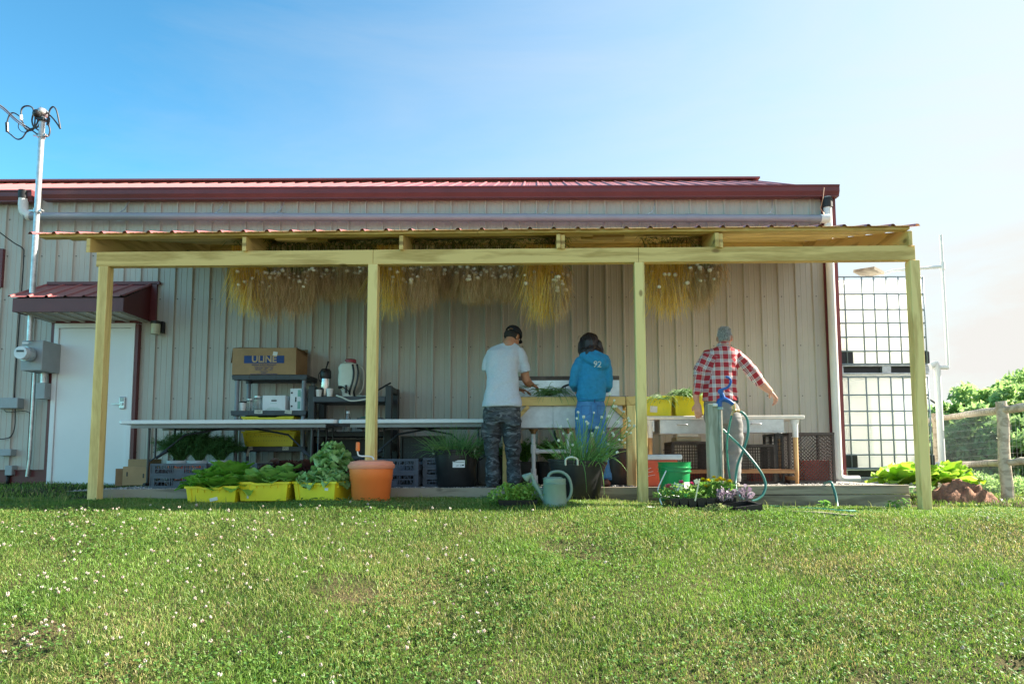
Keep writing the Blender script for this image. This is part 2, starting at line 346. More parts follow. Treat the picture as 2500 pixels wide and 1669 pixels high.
def blades(name, n, xr, yr, hr, wr, m, cull=None, lean=.6, dens=None):
    X = rng.uniform(*xr, n); Yy = rng.uniform(*yr, n)
    if cull is not None: k = cull(X, Yy); X = X[k]; Yy = Yy[k]
    n = len(X)
    gx = np.arange(xr[0]-.2, xr[1]+.3, .08); gy = np.arange(yr[0]-.2, yr[1]+.3, .08)
    G = gn(gx, gy)
    fx = (X-gx[0])/.08; fy = (Yy-gy[0])/.08; ix = fx.astype(int); iy = fy.astype(int); tx = fx-ix; ty = fy-iy
    Z = G[iy, ix]*(1-tx)*(1-ty)+G[iy, ix+1]*tx*(1-ty)+G[iy+1, ix]*(1-tx)*ty+G[iy+1, ix+1]*tx*ty
    # clumpy height
    P = np.sin(X*3.1+np.sin(Yy*2.3)*2)*np.sin(Yy*3.7+np.sin(X*1.9)*2)
    H = rng.uniform(*hr, n)*(1+.35*P); W = rng.uniform(*wr, n)
    a = rng.uniform(0, 2*np.pi, n); ln = H*rng.uniform(.1, 1, n)*lean*1.6; b = rng.uniform(0, 2*np.pi, n)
    wx, wy = np.cos(a)*W/2, np.sin(a)*W/2; lx, ly = np.cos(b)*ln, np.sin(b)*ln
    v = np.zeros((n, 5, 3))
    v[:, 0] = np.stack([X-wx, Yy-wy, Z-.008], 1); v[:, 1] = np.stack([X+wx, Yy+wy, Z-.008], 1)
    v[:, 2] = np.stack([X+wx*.8+lx*.35, Yy+wy*.8+ly*.35, Z+H*.6], 1); v[:, 3] = np.stack([X-wx*.8+lx*.35, Yy-wy*.8+ly*.35, Z+H*.6], 1)
    v[:, 4] = np.stack([X+lx, Yy+ly, Z+H*.92], 1)
    me = bpy.data.meshes.new(name); me.vertices.add(n*5); me.vertices.foreach_set('co', v.ravel())
    base = (np.arange(n)*5)[:, None]
    lo = np.concatenate([base+np.array([[0, 1, 2, 3]]), base+np.array([[3, 2, 4]])], 1).ravel()
    me.loops.add(n*7); me.loops.foreach_set('vertex_index', lo.astype(np.int32))
    me.polygons.add(n*2); ls = np.stack([np.arange(n)*7, np.arange(n)*7+4], 1).ravel(); me.polygons.foreach_set('loop_start', ls.astype(np.int32))
    me.polygons.foreach_set('loop_total', np.tile([4, 3], n).astype(np.int32)); me.update(calc_edges=True); me.materials.append(m)
    o = bpy.data.objects.new(name, me); COL.objects.link(o); return o
gm = grassmat()
def vis(X, Y):   # a margin either side of what the photograph shows
    return (np.abs(X-.0) < Y*.86+.6) & ~((Y > YB-.02) & (X > -4.65) & (X < 3.98)) & ((Y < 8.85) | (X > 4))
def thin(X, Y):
    k = vis(X, Y); d = np.clip(1.25-.1*Y, .3, 1); bare = ((np.sin(X*2.2+1)*np.sin(Y*2.9+X) > .86) & (Y < 5)) | (((X-.42)/.36)**2+((Y-3.05)/.16)**2 < 1) | (((X+.35)/.5)**2+((Y-3.0)/.12)**2 < 1) | (((X-2.42)/.16)**2+((Y-3.42)/.12)**2 < 1.2)
    return k & (rng.uniform(0, 1, len(X)) < np.where(bare, .25, 1))
go = blades('grass', 760000, (-6.6, 6.6), (2.4, 6.75), (.010, .034), (.0022, .0044), gm, thin, .95)
tag(go, 'mown green grass covering the slope in front of the shed', kind='stuff')
g2 = blades('far_grass', 90000, (-8.4, 12), (6.7, 14), (.02, .05), (.005, .010), gm, lambda X, Y: vis(X, Y) & (X < .86*Y+.4) & ((X > 3.9) | (X < -4.6)), .7)
tag(g2, 'grass beside the shed running back to the fence', kind='stuff')
th = blades('straw_thatch', 42000, (-6.4, 6.4), (2.4, 6.7), (.006, .016), (.0016, .0034), leafmat('dry straw', (.30, .22, .10), (.62, .52, .28), .2, .6), lambda X, Y: vis(X, Y) & (rng.uniform(0, 1, len(X)) < np.clip(.35+.5*np.sin(X*1.7+np.sin(Y*2.1)*1.4)*np.sin(Y*2.6+X)+.25*(Y < 4), .05, 1)), 2.6)
tag(th, 'dry straw coloured clippings lying between the grass blades', kind='stuff')
# taller seed stalks along the crest
g3 = blades('tall_grass', 2600, (-6, 5.6), (5.2, 6.6), (.04, .09), (.003, .005), leafmat('seeding grass', (.14, .20, .04), (.42, .42, .16), .35), lambda X, Y: (Y > 5.5+.2*np.sin(X*3)) & (rng.uniform(0, 1, len(X)) < .5+.5*np.sin(X*5+Y*7)), .35)
tag(g3, 'taller seeding grass stalks along the crest of the lawn', kind='stuff')
# clover leaves + flowers
def clover():
    mb = MB()
    for i in range(10500):
        y = random.uniform(2.6, 6.3); x = random.uniform(-.86*y, .86*y)
        if noise.noise(V((x*.8, y*.8, 7)))+(.28 if x > .3 and y < 4.6 else 0) < .05: continue
        z = ground(x, y)+random.uniform(.022, .045); s = random.uniform(.005, .009); a0 = random.uniform(0, 6.3)
        for k in range(3):
            a = a0+k*2.1; c = V((x+math.cos(a)*s, y+math.sin(a)*s, z+random.uniform(-.003, .003))); vs = []
            for q in range(6):
                t = q*math.pi/3; vs.append(c+V((math.cos(t)*s*.9, math.sin(t)*s*.9, .004*math.cos(t-a))))
            mb.add(vs, [(0, 1, 2, 3, 4, 5)])
    return mb
tag(clover().build('clover_leaves', leafmat('clover leaf', (.05, .13, .03), (.17, .30, .07), .3), fix=False), 'low clover leaves spread through the lawn', kind='stuff')
mb = MB(); k = 0
while k < 350:
    y = 2.7+3.0*random.random(); px_ = random.random()
    x = (-.82*y)+px_*1.64*y
    dens = 1.0 if px_ < .33 else (.5 if px_ < .47 else .09)
    c = .5+.9*noise.noise(V((x*1.6, y*1.6, 11)))
    if y < 3.5: dens *= .45
    if random.random() > dens*max(c, .08): continue
    k += 1; z = ground(x, y)+random.uniform(.022, .045); r = random.uniform(.006, .0115)
    mb.tube([(x, y, z-.04), (x+.002, y, z)], .0012, 4, 1)
    for q in range(13):
        d = V((random.gauss(0, 1), random.gauss(0, 1), random.gauss(-.2, .8))).normalized()
        mb.ball(V((x, y, z))+d*r*.75, (r*.30, r*.30, r*.42), 5, 0 if random.random() < .8 else 2)
tag(mb.build('clover_flowers', [mat('clover blossom', (.56, .49, .43), .85, var=.15), leafmat('clover stem', (.1, .2, .05), (.15, .3, .08)), mat('clover blossom pink', (.42, .25, .22), .8)]), 'white and pinkish clover blossoms scattered over the lawn', kind='stuff')
# bare dirt patches
# ------------------------------------------------------------------ shed
shed = thing('farm_shed', (-2, YW, 0), 'long metal shed with taupe ribbed siding and a maroon roof', 'building')
SX0, SX1 = -9.6, at(2051, 900, YW).x; ZE = at(1300, 453, YW-.17).z-.045
mb = MB()
prof = []
x = SX0; P_ = .2286
while x < SX1-.01:                                    # major rib then two minor ribs in every 9 inch module
    for dx, dy in ((0, 0), (.008, -.005), (.014, -.029), (.030, -.029), (.036, -.005), (.044, 0), (.088, 0), (.092, -.0035), (.101, -.0035), (.105, 0), (.160, 0), (.164, -.0035), (.173, -.0035), (.177, 0)):
        if x+dx < SX1: prof.append((x+dx, dy))
    x += P_
prof.append((SX1, 0))
zs = [-.12, ZE+.03]
vs = [(px, YW+dy, z) for z in zs for px, dy in prof]; n_ = len(prof)
mb.add(vs, [(i, i+1, n_+i+1, n_+i) for i in range(n_-1)])
mb.box(((SX0+SX1)/2, YW+3.45, ZE/2-.06), (SX1-SX0-.01, 6.85, ZE+.1))
# gable end
yr_ = 11.95; zr = at(1835, 436, yr_).z-.045
mb.add([(SX1-.004, YW+.02, ZE-.05), (SX1-.004, YW+6.6, ZE-.05), (SX1-.004, yr_, zr-.08)], [(0, 1, 2)])
wall = mb.build('wall', siding_m, shed, fix=False)
sc_ = MB()
for z in (.40, 1.10, 1.765, 2.42, 3.01, 3.51):
    x = SX0
    while x < SX1-.05:
        p = V((x+.060, YW-.003, z+.004*noise.noise(V((x*9, z, 0))))); sc_.tube([p, p+V((0, -.006, 0))], .0085, 6); x += P_
sc_.build('siding_screws', mat('screw heads', (.16, .15, .14), .5, .3), shed)['kind'] = 'stuff'
# roof with ribs
rf = MB(); ye = YW-.04; slope = (zr-ZE-.02)/(yr_-ye)
x = SX0-.2; pr = []
while x < SX1+.01:
    for dx, dz in ((0, 0), (.010, .019), (.030, .019), (.040, 0), (.10, 0), (.105, .004), (.115, .004), (.12, 0)):
        if x+dx < SX1+.02: pr.append((x+dx, dz))
    x += P_
n_ = len(pr)
rf.add([(a, yy, zz+b) for yy, zz in ((ye, ZE+.03), (yr_, zr)) for a, b in pr], [(i, i+1, n_+i+1, n_+i) for i in range(n_-1)])
rf.add([(SX0-.2, yr_, zr), (SX1+.02, yr_, zr), (SX1+.02, yr_+3.6, ZE), (SX0-.2, yr_+3.6, ZE)], [(0, 1, 2, 3)])
for a, b in (((ye, ZE+.0), (yr_, zr-.02)), ((yr_, zr-.02), (yr_+3.6, ZE))):
    rf.bar((SX1+.012, a[0], a[1]-.05), (SX1+.012, b[0], b[1]-.05), .02, .12)
rf.bar((SX0-.2, yr_, zr+.03), (SX1+.03, yr_, zr+.02), .24, .03)
rf.build('roof', redroof, shed, fix=False)
def gutter(x0, x1, dz):
    g = MB(); y0 = ye-.13; zt = ZE+.045+dz
    prf = [(0, 0), (0, -.02), (.008, -.03), (.008, -.085), (.03, -.135), (.03, -.15), (.125, -.15), (.125, 0), (.119, 0), (.119, -.142), (.036, -.142), (.036, -.132), (.015, -.085), (.015, -.03), (.006, -.018), (.006, 0)]
    vs = [(x, y0+a, zt+b) for x in (x0, x1) for a, b in prf]; n = len(prf)
    g.add(vs, [(i, (i+1) % n, n+(i+1) % n, n+i) for i in range(n)])
    for x in (x0, x1): g.add([(x, y0+a, zt+b) for a, b in prf[:8]], [tuple(range(8))])
    return g.build('gutter', red, shed)
Yg = ye-.13
gutter(at(100, 470, Yg).x, SX1+.02, 0); gutter(SX0-.2, at(76, 470, Yg).x, -.025)
# corner trims, base trim
t = MB(); t.box((SX1-.085, YW-.030, ZE/2-.03), (.19, .014, ZE+.1)); t.box((SX1+.008, YW+.05, ZE/2-.03), (.014, .16, ZE+.1)); t.build('corner_trim', red, shed)
t = MB(); t.box(((SX0+at(128, 1150, YW).x)/2, YW-.030, at(60, 1163, YW).z-.03), (at(128, 1150, YW).x-SX0, .02, .22)); t.box(((SX0+at(128, 1150, YW).x)/2, YW-.045, at(60, 1147, YW).z), (at(128, 1150, YW).x-SX0, .03, .012)); t.build('base_trim', red, shed)
# rain pipe under the eave
YP = YW-.14
a, b = at(62, 528, YP), at(2012, 534, YP)
pp = MB()
pp.tube([a, (a+b)/2, b], .052, 20)
for f in (.315, .62, .835): q = a.lerp(b, f); pp.tube([q-V((.09, 0, 0)), q+V((.09, 0, 0))], .057, 20)
pip = pp.build('rain_pipe', pvc_grey, shed, smooth='auto')
e = MB(); c = at(57, 500, YP)
e.tube(smoothpath([c+V((0, 0, .10)), c+V((0, 0, -.02)), c+V((.02, 0, -.10)), c+V((.09, 0, -.155)), V((a.x+.03, YP, a.z+.001))], 6), .058, 20)
e.build('pipe_elbow', pvc, pip, smooth=True)
e = MB(); e.cyl(c+V((0, 0, .08)), c+V((0, 0, .19)), .064, 20); e.build('coupling', blk_rub, pip, smooth='auto')
for px_ in (292, 527, 675, 1330, 1590, 1880):
    h = MB(); q = at(px_, 529, YP); h.tube([q+V((.055*math.cos(t_), -.002, .055*math.sin(t_))) for t_ in np.linspace(0, 6.28, 13)], .004, 5)
    h.tube([q+V((0, -.0, .055)), q+V((.04, .03, .11)), q+V((.07, .1, .26))], .006, 5); h.build('hanger_strap', galv, pip)
YD = YW-.11
d = MB(); T = at(2020, 495, YD); B = V((T.x, YD, .06))
d.tube([V((T.x, YD, ZE-.11)), B], .052, 20); ds = d.build('downspout', pvc, shed, smooth='auto')
d = MB(); d.tube(smoothpath([B+V((0, 0, .08)), B+V((0, 0, .0)), B+V((.06, 0, -.05)), B+V((.26, 0, -.055))], 5), .057, 18); d.build('pipe_elbow', pvc, ds, smooth='auto'); d = MB(); d.cyl((b.x-.05, YP, b.z), (b.x+.06, YP, b.z), .06, 18); d.build('pipe_fitting', pvc, ds, smooth='auto')
d = MB(); d.cyl((T.x, YD, ZE-.25), (T.x, YD, ZE-.12), .064, 20); d.build('coupling', blk_rub, ds, smooth='auto')
d = MB(); d.tube([at(2012, 458, YP-.1), at(2009, 485, YP-.1), at(2003, 509, YP-.05), at(2013, 524, YP-.05)], .005, 6); d.build('strap', mat('copper strap', (.55, .33, .22), .4, .6), ds)
# window at far left
wd = MB(); c = at(-25, 655, YW-.03); wd.box(c, (.36, .05, .52)); wn = wd.build('window', red, shed)
wd = MB(); wd.box(c+V((0, -.02, 0)), (.26, .03, .42)); wd.build('pane', mat('window blind glass', (.45, .38, .30), .2, var=.1, stretch=(1, 1, 20)), wn)
for k in range(9):
    pass
# door
DL, DR = at(143, 1000, YW).x, at(318, 1000, YW).x; DT = at(230, 803, YW).z; DB = at(230, 1180, YW).z
fr = MB(); y0 = YW-.045
for xx in (DL-.03, DR+.03): fr.box((xx, y0, (DT+DB)/2), (.06, .06, DT-DB))
fr.box(((DL+DR)/2, y0, DT+.032), (DR-DL+.12, .06, .062)); 
dfr = fr.build('door_frame', white_pt, shed, bevel=.003)
fr = MB()
for xx in (DL-.082, DR+.082): fr.box((xx, YW-.03, (DT+DB)/2), (.04, .075, DT-DB+.1))
fr.box(((DL+DR)/2, YW-.03, DT+.085), (DR-DL+.21, .075, .04)); fr.build('door_trim', red, shed)
db = MB(); db.box(((DL+DR)/2, YW-.034, (DT+DB)/2), (DR-DL-.006, .045, DT-DB-.006)); door = db.build('door', white_pt, shed, bevel=.003)
k = MB(); c = at(299, 983, YW-.07); k.box(c, (.075, .03, .16)); k.build('lock_plate', galv, door, bevel=.012)
k = MB(); c2 = c+V((0, -.03, -.015)); k.cyl(c2+V((0, .03, 0)), c2, .018, 12); k.bar(c2, c2+V((-.12, 0, 0)), .012, .016); k.build('handle', galv, door, smooth='auto')
k = MB()
for r_ in range(4):
    for q in range(3): k.box(c+V((-.018+q*.018, -.017, .065-r_*.014)), (.010, .004, .008))
k.build('keypad', char, door)
th = MB(); th.box(((DL+DR)/2, YW-.07, DB-.02), (DR-DL+.1, .12, .04)); th.build('threshold', galv, shed)
# door awning
aw = MB(); ya = YW-.62
L0, R0 = at(33, 740, ya), at(303, 740, ya); zt = at(160, 728, ya).z; zb = at(160, 761, ya).z
Rw, Lw = at(352, 700, YW).x, at(92, 700, YW).x
zw = at(230, 695, YW).z
aw.bar((L0.x, ya, (zt+zb)/2), (R0.x, ya, (zt+zb)/2), .03, zt-zb)
for xx in (L0.x+.01, R0.x-.01):
    aw.add([(xx, ya, zb), (xx, YW, at(230, 786, YW).z), (xx, YW, zw), (xx, ya, zt)], [(0, 1, 2, 3)])
aw.bar((L0.x-.02, YW-.03, zw+.01), (at(392, 740, YW).x, YW-.03, zw+.01), .04, .04)
aw.box((at(377, 740, YW).x, YW-.03, (zw+at(0, 785, YW).z)/2), (.10, .04, zw-at(0, 785, YW).z)); 
awn = aw.build('door_awning', red, shed)
r2 = MB(); pr = []; x = L0.x-.05
while x < R0.x+.04:
    for dx, dz in ((0, 0), (.012, .02), (.035, .02), (.047, 0)):
        if x+dx < R0.x+.05: pr.append((x+dx, dz))
    x += P_
n_ = len(pr); r2.add([(a_, yy, zz+b_) for yy, zz in ((ya-.04, zt+.01), (YW-.03, zw-.01)) for a_, b_ in pr], [(i, i+1, n_+i+1, n_+i) for i in range(n_-1)])
r2.build('awning_roof', redroof, awn, fix=False)
r3 = MB(); r3.add([(L0.x+.02, ya+.02, zb+.01), (R0.x-.02, ya+.02, zb+.01), (R0.x-.02, YW-.02, at(230, 786, YW).z), (L0.x+.02, YW-.02, at(230, 786, YW).z)], [(0, 1, 2, 3)])
for i in range(7):
    xx = L0.x+.12+i*(R0.x-L0.x-.2)/6; r3.bar((xx, ya+.03, zb-.0), (xx, YW-.04, at(230, 786, YW).z-.01), .04, .02)
r3.build('awning_soffit', siding_m, awn)
# wall lamp
lm = MB(); c = at(380, 800, YW-.11); lm.tube([c+V((0, 0, .085)), c+V((0, 0, .05))], .062, 18); lm.box(c+V((.03, .07, .02)), (.08, .06, .15)); wl = lm.build('wall_lamp', blk, shed, smooth='auto')
lm = MB(); lm.tube([c+V((0, 0, .05)), c+V((0, 0, -.085))], .055, 18); lm.build('lamp_shade', mat('lamp diffuser', (.62, .60, .42), .4), wl, smooth='auto')
# small wall boxes and cables at left
bx_m = mat('grey utility box', (.36, .40, .42), .5, var=.08)
def small_box(px0, px1, py0, py1, Y, dep, nm, m_=bx_m):
    a_, b_ = at(px0, py0, Y), at(px1, py1, Y); q = MB(); q.box(((a_.x+b_.x)/2, Y+dep/2, (a_.z+b_.z)/2), (b_.x-a_.x, dep, a_.z-b_.z)); return q.build(nm, m_, shed, bevel=.008)
tb = small_box(-12, 42, 971, 996, YW-.12, .12, 'telecom_box'); small_box(-6, 26, 1096, 1112, YW-.10, .1, 'outlet_box'); small_box(12, 28, 1136, 1160, YW-.10, .1, 'outlet_box')
cb = MB()
cb.tube(smoothpath([at(-30, 545, YW-.4), at(30, 590, YW-.12), at(55, 606, YW-.05), at(58, 625, YW-.04), at(52, 720, YW-.04), at(40, 880, YW-.04), at(35, 970, YW-.05)], 6), .007, 6)
cb.tube(smoothpath([at(37, 998, YW-.05), at(36, 1040, YW-.04), at(25, 1066, YW-.04), at(-5, 1072, YW-.04)], 6), .006, 6)
cb.tube(smoothpath([at(10, 1000, YW-.05), at(20, 1006, YW-.05), at(60, 1003, YW-.05), at(78, 1012, YW-.05)], 6), .004, 6)
cb.tube([at(20, 1160, YW-.06), at(19, 1182, YW-.06)], .02, 8); cb.build('cable', blk_rub, shed, smooth=True)
# ------------------------------------------------------------------ service mast and meter
YM = YW-.42
ms = thing('service_mast', (at(83, 700, YM).x, YM, 1.8), 'galvanised electric service mast and meter box left of the white door', 'electric meter')
top = at(101, 285, YM); mx_ = at(88, 560, YM).x
m_ = MB(); m_.tube([V((mx_, YM, top.z)), V((mx_, YM, at(70, 832, YM).z))], .034, 18)
m_.build('mast_pipe', galv, ms, smooth='auto')
hd = MB(); hd.ball(V((mx_, YM, top.z+.05)), (.062, .08, .062), 16); hd.build('weatherhead', galv, ms, smooth=True)
hd = MB(); hd.ball(V((mx_-.035, YM-.05, top.z+.015)), (.055, .05, .055), 14); hd.box((mx_+.005, YM-.02, top.z-.05), (.09, .08, .03)); hd.build('insulator', blk, ms)
for zz in (at(0, 333, YM).z, at(0, 516, YM).z):
    cl = MB(); cl.cyl((mx_, YM, zz-.025), (mx_, YM, zz+.025), .045, 14); cl.bar((mx_-.09, YM-.02, zz), (mx_+.09, YM-.02, zz), .012, .02); cl.cyl((mx_+.08, YM, zz), (mx_+.08, YM-.06, zz), .012, 8); cl.build('mast_clamp', galv, ms, smooth='auto')
a_, b_ = at(48, 829, YM), at(96, 903, YM); yb = YW-.18
bxm = MB(); bxm.box(((a_.x+b_.x)/2, (YM+YW)/2+.02, (a_.z+b_.z)/2), (b_.x-a_.x, YW-YM-.04, a_.z-b_.z)); bm_ = bxm.build('meter_box', bx_m, ms, bevel=.01)
dl = MB(); c = at(61, 864, YM-.02); dl.cyl(c+V((.03, .03, 0)), c+V((.03, -.05, 0)), .092, 24); dl.build('meter_ring', galv, bm_, smooth='auto')
dl = MB(); dl.cyl(c+V((.03, -.04, 0)), c+V((.03, -.12, 0)), .082, 24); dl.build('meter_glass', mat('meter face', (.72, .75, .78), .12), bm_, smooth='auto', bevel=.006)
dl = MB(); dl.box(c+V((.03, -.123, .02)), (.09, .004, .025)); dl.build('meter_reading', steel_dk, bm_)
dl = MB(); dl.box(at(62, 837, YM-.005), (.08, .006, .02)); dl.build('meter_label', paper, bm_)
m2 = MB(); x2 = at(66, 915, YM).x; m2.cyl((x2, YW-.12, at(0, 900, YW-.12).z), (x2, YW-.12, at(0, 938, YW-.12).z), .042, 16); m2.build('conduit', galv, ms, smooth='auto')
m2 = MB(); m2.box((x2, YW-.12, (at(0, 936, YW-.12).z+at(0, 974, YW-.12).z)/2), (.12, .12, .21)); m2.build('junction_box', bx_m, ms, bevel=.006)
m2 = MB(); x3 = at(84, 920, YW-.08).x; m2.tube([V((x3, YW-.08, at(0, 900, YW-.08).z)), V((x3, YW-.08, at(0, 1120, YW-.08).z)), V((x3-.02, YW-.08, at(0, 1163, YW-.08).z))], .021, 12); m2.build('ground_conduit', galv, ms, smooth='auto')
wr = MB(); W_ = lambda px, py, dy=0: at(px, py, YM+dy)
for pts, r_ in (
    ([W_(-60, 232, -.8), W_(0, 257, -.5), W_(40, 292, -.2), W_(72, 314, -.06), W_(98, 333, -.03)], .009),
    ([W_(-60, 236, -.8), W_(0, 262, -.5), W_(40, 297, -.2), W_(72, 318, -.06)], .006),
    ([W_(100, 262), W_(96, 275), W_(91, 300), W_(78, 318), W_(62, 314), W_(54, 294), W_(52, 270), W_(60, 260), W_(74, 260), W_(82, 270), W_(78, 295), W_(84, 312), W_(95, 306), W_(99, 282), W_(97, 264)], .010),
    ([W_(100, 268), W_(88, 275), W_(85, 300), W_(82, 312), W_(68, 318), W_(55, 336), W_(42, 340), W_(28, 330), W_(16, 318), W_(17, 300), W_(24, 280), W_(34, 276), W_(48, 284)], .009),
    ([W_(106, 268), W_(118, 278), W_(130, 290), W_(142, 306), W_(147, 314), W_(144, 296), W_(138, 270), W_(130, 261), W_(122, 268), W_(119, 284), W_(118, 302), W_(122, 318), W_(118, 332), W_(106, 332), W_(96, 320), W_(86, 313)], .010),
    ([W_(46, 300), W_(45, 312), W_(54, 322), W_(68, 322), W_(80, 312)], .005)):
    wr.tube(smoothpath(pts, 6), r_, 6)
wr.build('service_cable', mat('weathered cable', (.05, .055, .065), .5), ms, smooth=True)
wr = MB(); wr.tube([W_(17, 300), W_(18, 322)], .020, 8); wr.tube([W_(119, 288), W_(117, 306)], .018, 8); wr.build('splice', blk, ms, smooth='auto')
wr = MB(); wr.tube([W_(51, 282), W_(52, 294)], .018, 8); wr.build('splice', pvc, ms, smooth='auto')
# ------------------------------------------------------------------ lean-to canopy
cn = thing('wooden_canopy', (0, 6.5, 0), 'lean-to canopy of yellow treated lumber with a maroon metal roof', 'canopy')
def YF(x): return 6.49-.014*(x+4.2)                   # the front line runs very slightly towards the camera on the right
def cz(px, py, Y): return at(px, py, Y).z
BL, BR = at(238, 630, YF(-4.2)), at(2232, 615, YF(3.5)); 
zl_t, zl_b = cz(238, 617, YF(-4.2)), cz(238, 651, YF(-4.2)); zr_t, zr_b = cz(2232, 600, YF(3.5)), cz(2232, 636, YF(3.5))
def bz(x, top=True):
    f_ = (x-BL.x)/(BR.x-BL.x); return (zl_t+(zr_t-zl_t)*f_) if top else (zl_b+(zr_b-zl_b)*f_)
joints = [BL.x, at(912, 620, 6.45).x, at(1558, 610, 6.42).x, BR.x]
for i in range(3):
    for lay in (0, 1):
        a_, b_ = joints[i]+.0015, joints[i+1]-.0015; dy = .041*lay
        q = MB(); zc0, zc1 = (bz(a_)+bz(a_, 0))/2, (bz(b_)+bz(b_, 0))/2
        q.bar((a_, YF(a_)+dy, zc0), (b_, YF(b_)+dy, zc1), .038, bz(0)-bz(0, 0)); q.build('beam', pine_x, cn, bevel=.003)
posts = [(253, 652, 225, 1201), (913, 652, 911, 1190), (1558, 640, 1567, 1217), (2217, 636, 2247, 1234)]
for (tx, ty, bx_, by) in posts:
    T_ = at(tx, ty, 6.47); y_ = YF(T_.x)+.02; w_ = .094
    q = MB(); zb_ = ground(T_.x, y_)-.15; zt_ = bz(T_.x, 0)-.002; q.box((T_.x, y_, (zb_+zt_)/2), (w_, w_, zt_-zb_)); q.build('post', pine_z, cn, bevel=.004)
raf = [-4.315, -2.80, -1.285, .225, 1.735, 3.565]
YR = 8.84
def zraf(x, y):                                      # rafter underside
    f_ = (y-YF(x))/(YR-YF(x)); return (bz(x)+.004)+(3.0-bz(0))*f_
for x in raf:
    ya_ = YF(x)-.05; s_ = (3.0-bz(0))/(YR-YF(x)); cs = .14/math.cos(math.atan(s_)) * .5
    q = MB(); z0_, z1_ = zraf(x, ya_), zraf(x, YR); h_ = .14
    vs = [(x+sx*.019, y_, z_) for y_, z_ in ((ya_, z0_), (YR, z1_), (YR, z1_+h_), (ya_, z0_+h_)) for sx in (-1, 1)]
    q.add(vs, [(0, 2, 4, 6), (1, 3, 5, 7), (0, 1, 3, 2), (2, 3, 5, 4), (4, 5, 7, 6), (6, 7, 1, 0)]); q.build('rafter', pine_y, cn, bevel=.003)
    if x in raf[3:5]:
        q = MB(); q.box((x+.042, ya_+.06, z0_+h_/2-.002), (.038, .09, h_)); q.build('rafter_block', pine_y, cn, bevel=.003)
RL, RR = at(68, 566, 6.4).x, at(2250, 552, 6.3).x
q = MB(); q.bar((raf[0], YR+.03, 3.07), (raf[-1], YR+.03, 3.07), .038, .14); q.build('ledger', pine_x, cn)
def zroof(x, y): return zraf(x, y)+.14+.002
npur = 7
for i in range(npur):
    y0_ = lambda x: YF(x)-.045+i*(YR-YF(x)-.03)/(npur-1)+.03
    a_, b_ = RL+.08, RR-.10
    segs = [(a_, -.55), (-.547, b_)] if i == 0 else [(a_, b_)]
    for sa, sb in segs:
        q = MB(); q.bar((sa, y0_(sa), zroof(sa, y0_(sa))+.02), (sb, y0_(sb), zroof(sb, y0_(sb))+.02), .089, .038); q.build('purlin', pine_x, cn, bevel=.003)
for (px0, px1, y_) in ((674, 748, 6.55), (697, 775, 6.75), (728, 800, 7.0), (770, 860, 7.3), (1447, 1524, 6.6), (1418, 1498, 6.9), (1425, 1500, 7.15)):
    a_, b_ = at(px0, 585, y_), at(px1, 585, y_); q = MB(); zz = zroof(a_.x, y_)-.020; q.box(((a_.x+b_.x)/2, y_, zz), (b_.x-a_.x, .06, .036)); q.build('splice_block', pine_x, cn, bevel=.002)
r_ = MB(); pr = []; x = RL
while x < RR:
    for dx, dz in ((0, 0), (.012, .020), (.022, .024), (.036, .020), (.050, 0), (.10, 0), (.105, .003), (.112, .003), (.117, 0), (.165, 0), (.17, .003), (.177, .003), (.182, 0)):
        if x+dx < RR: pr.append((x+dx, dz))
    x += P_
n_ = len(pr)
def row(fr_, extra, o): return [(a_, (YF(a_)-.10)+(YR-YF(a_)+.10)*fr_, zroof(a_, (YF(a_)-.10)+(YR-YF(a_)+.10)*fr_)+.042+b_+o) for a_, b_ in pr]
v1 = row(0, 0, 0)+row(1, 0, 0); v2 = row(0, 0, -.0015)+row(1, 0, -.0015)
r_.add(v1, [(i, i+1, n_+i+1, n_+i) for i in range(n_-1)])
r_.build('canopy_roof', redroof, cn, fix=False)
# timber edging
def edging(nm, x0, x1, y, zt, h, lab):
    q = MB(); q.bar((x0, y, zt-h/2), (x1, y, zt-h/2), .04, h); return tag(q.build(nm, old_x, bevel=.004), lab, 'timber edging')
edging('timber_edging', at(235, 1190, YB).x, -.05, YB, .012, .20, 'weathered board edging the gravel behind the yellow crates')
edging('timber_edging', -.045, at(1805, 1185, YB).x, YB, .012, .22, 'weathered board edging the gravel behind the green bucket')
te = thing('timber_edging', (3, YB-.03, 0), 'two stacked grey boards edging the gravel at the right end', 'timber edging')
xa, xb = at(1715, 1190, YB-.05).x, at(2215, 1190, YB-.05).x
for k_, (zt, zb_) in enumerate(((cz(2000, 1184, YB-.05), cz(2000, 1206, YB-.05)), (cz(2000, 1207.5, YB-.05), -.32))):
    q = MB(); q.box(((xa+xb)/2, YB-.05-.012*k_, (zt+zb_)/2), (xb-xa, .07, zt-zb_)); q.build('board', old_x, te, bevel=.005)
# ================================================================== objects under the canopy
Z0 = 0.0
def pz(px, py, Y): return at(px, py, Y)
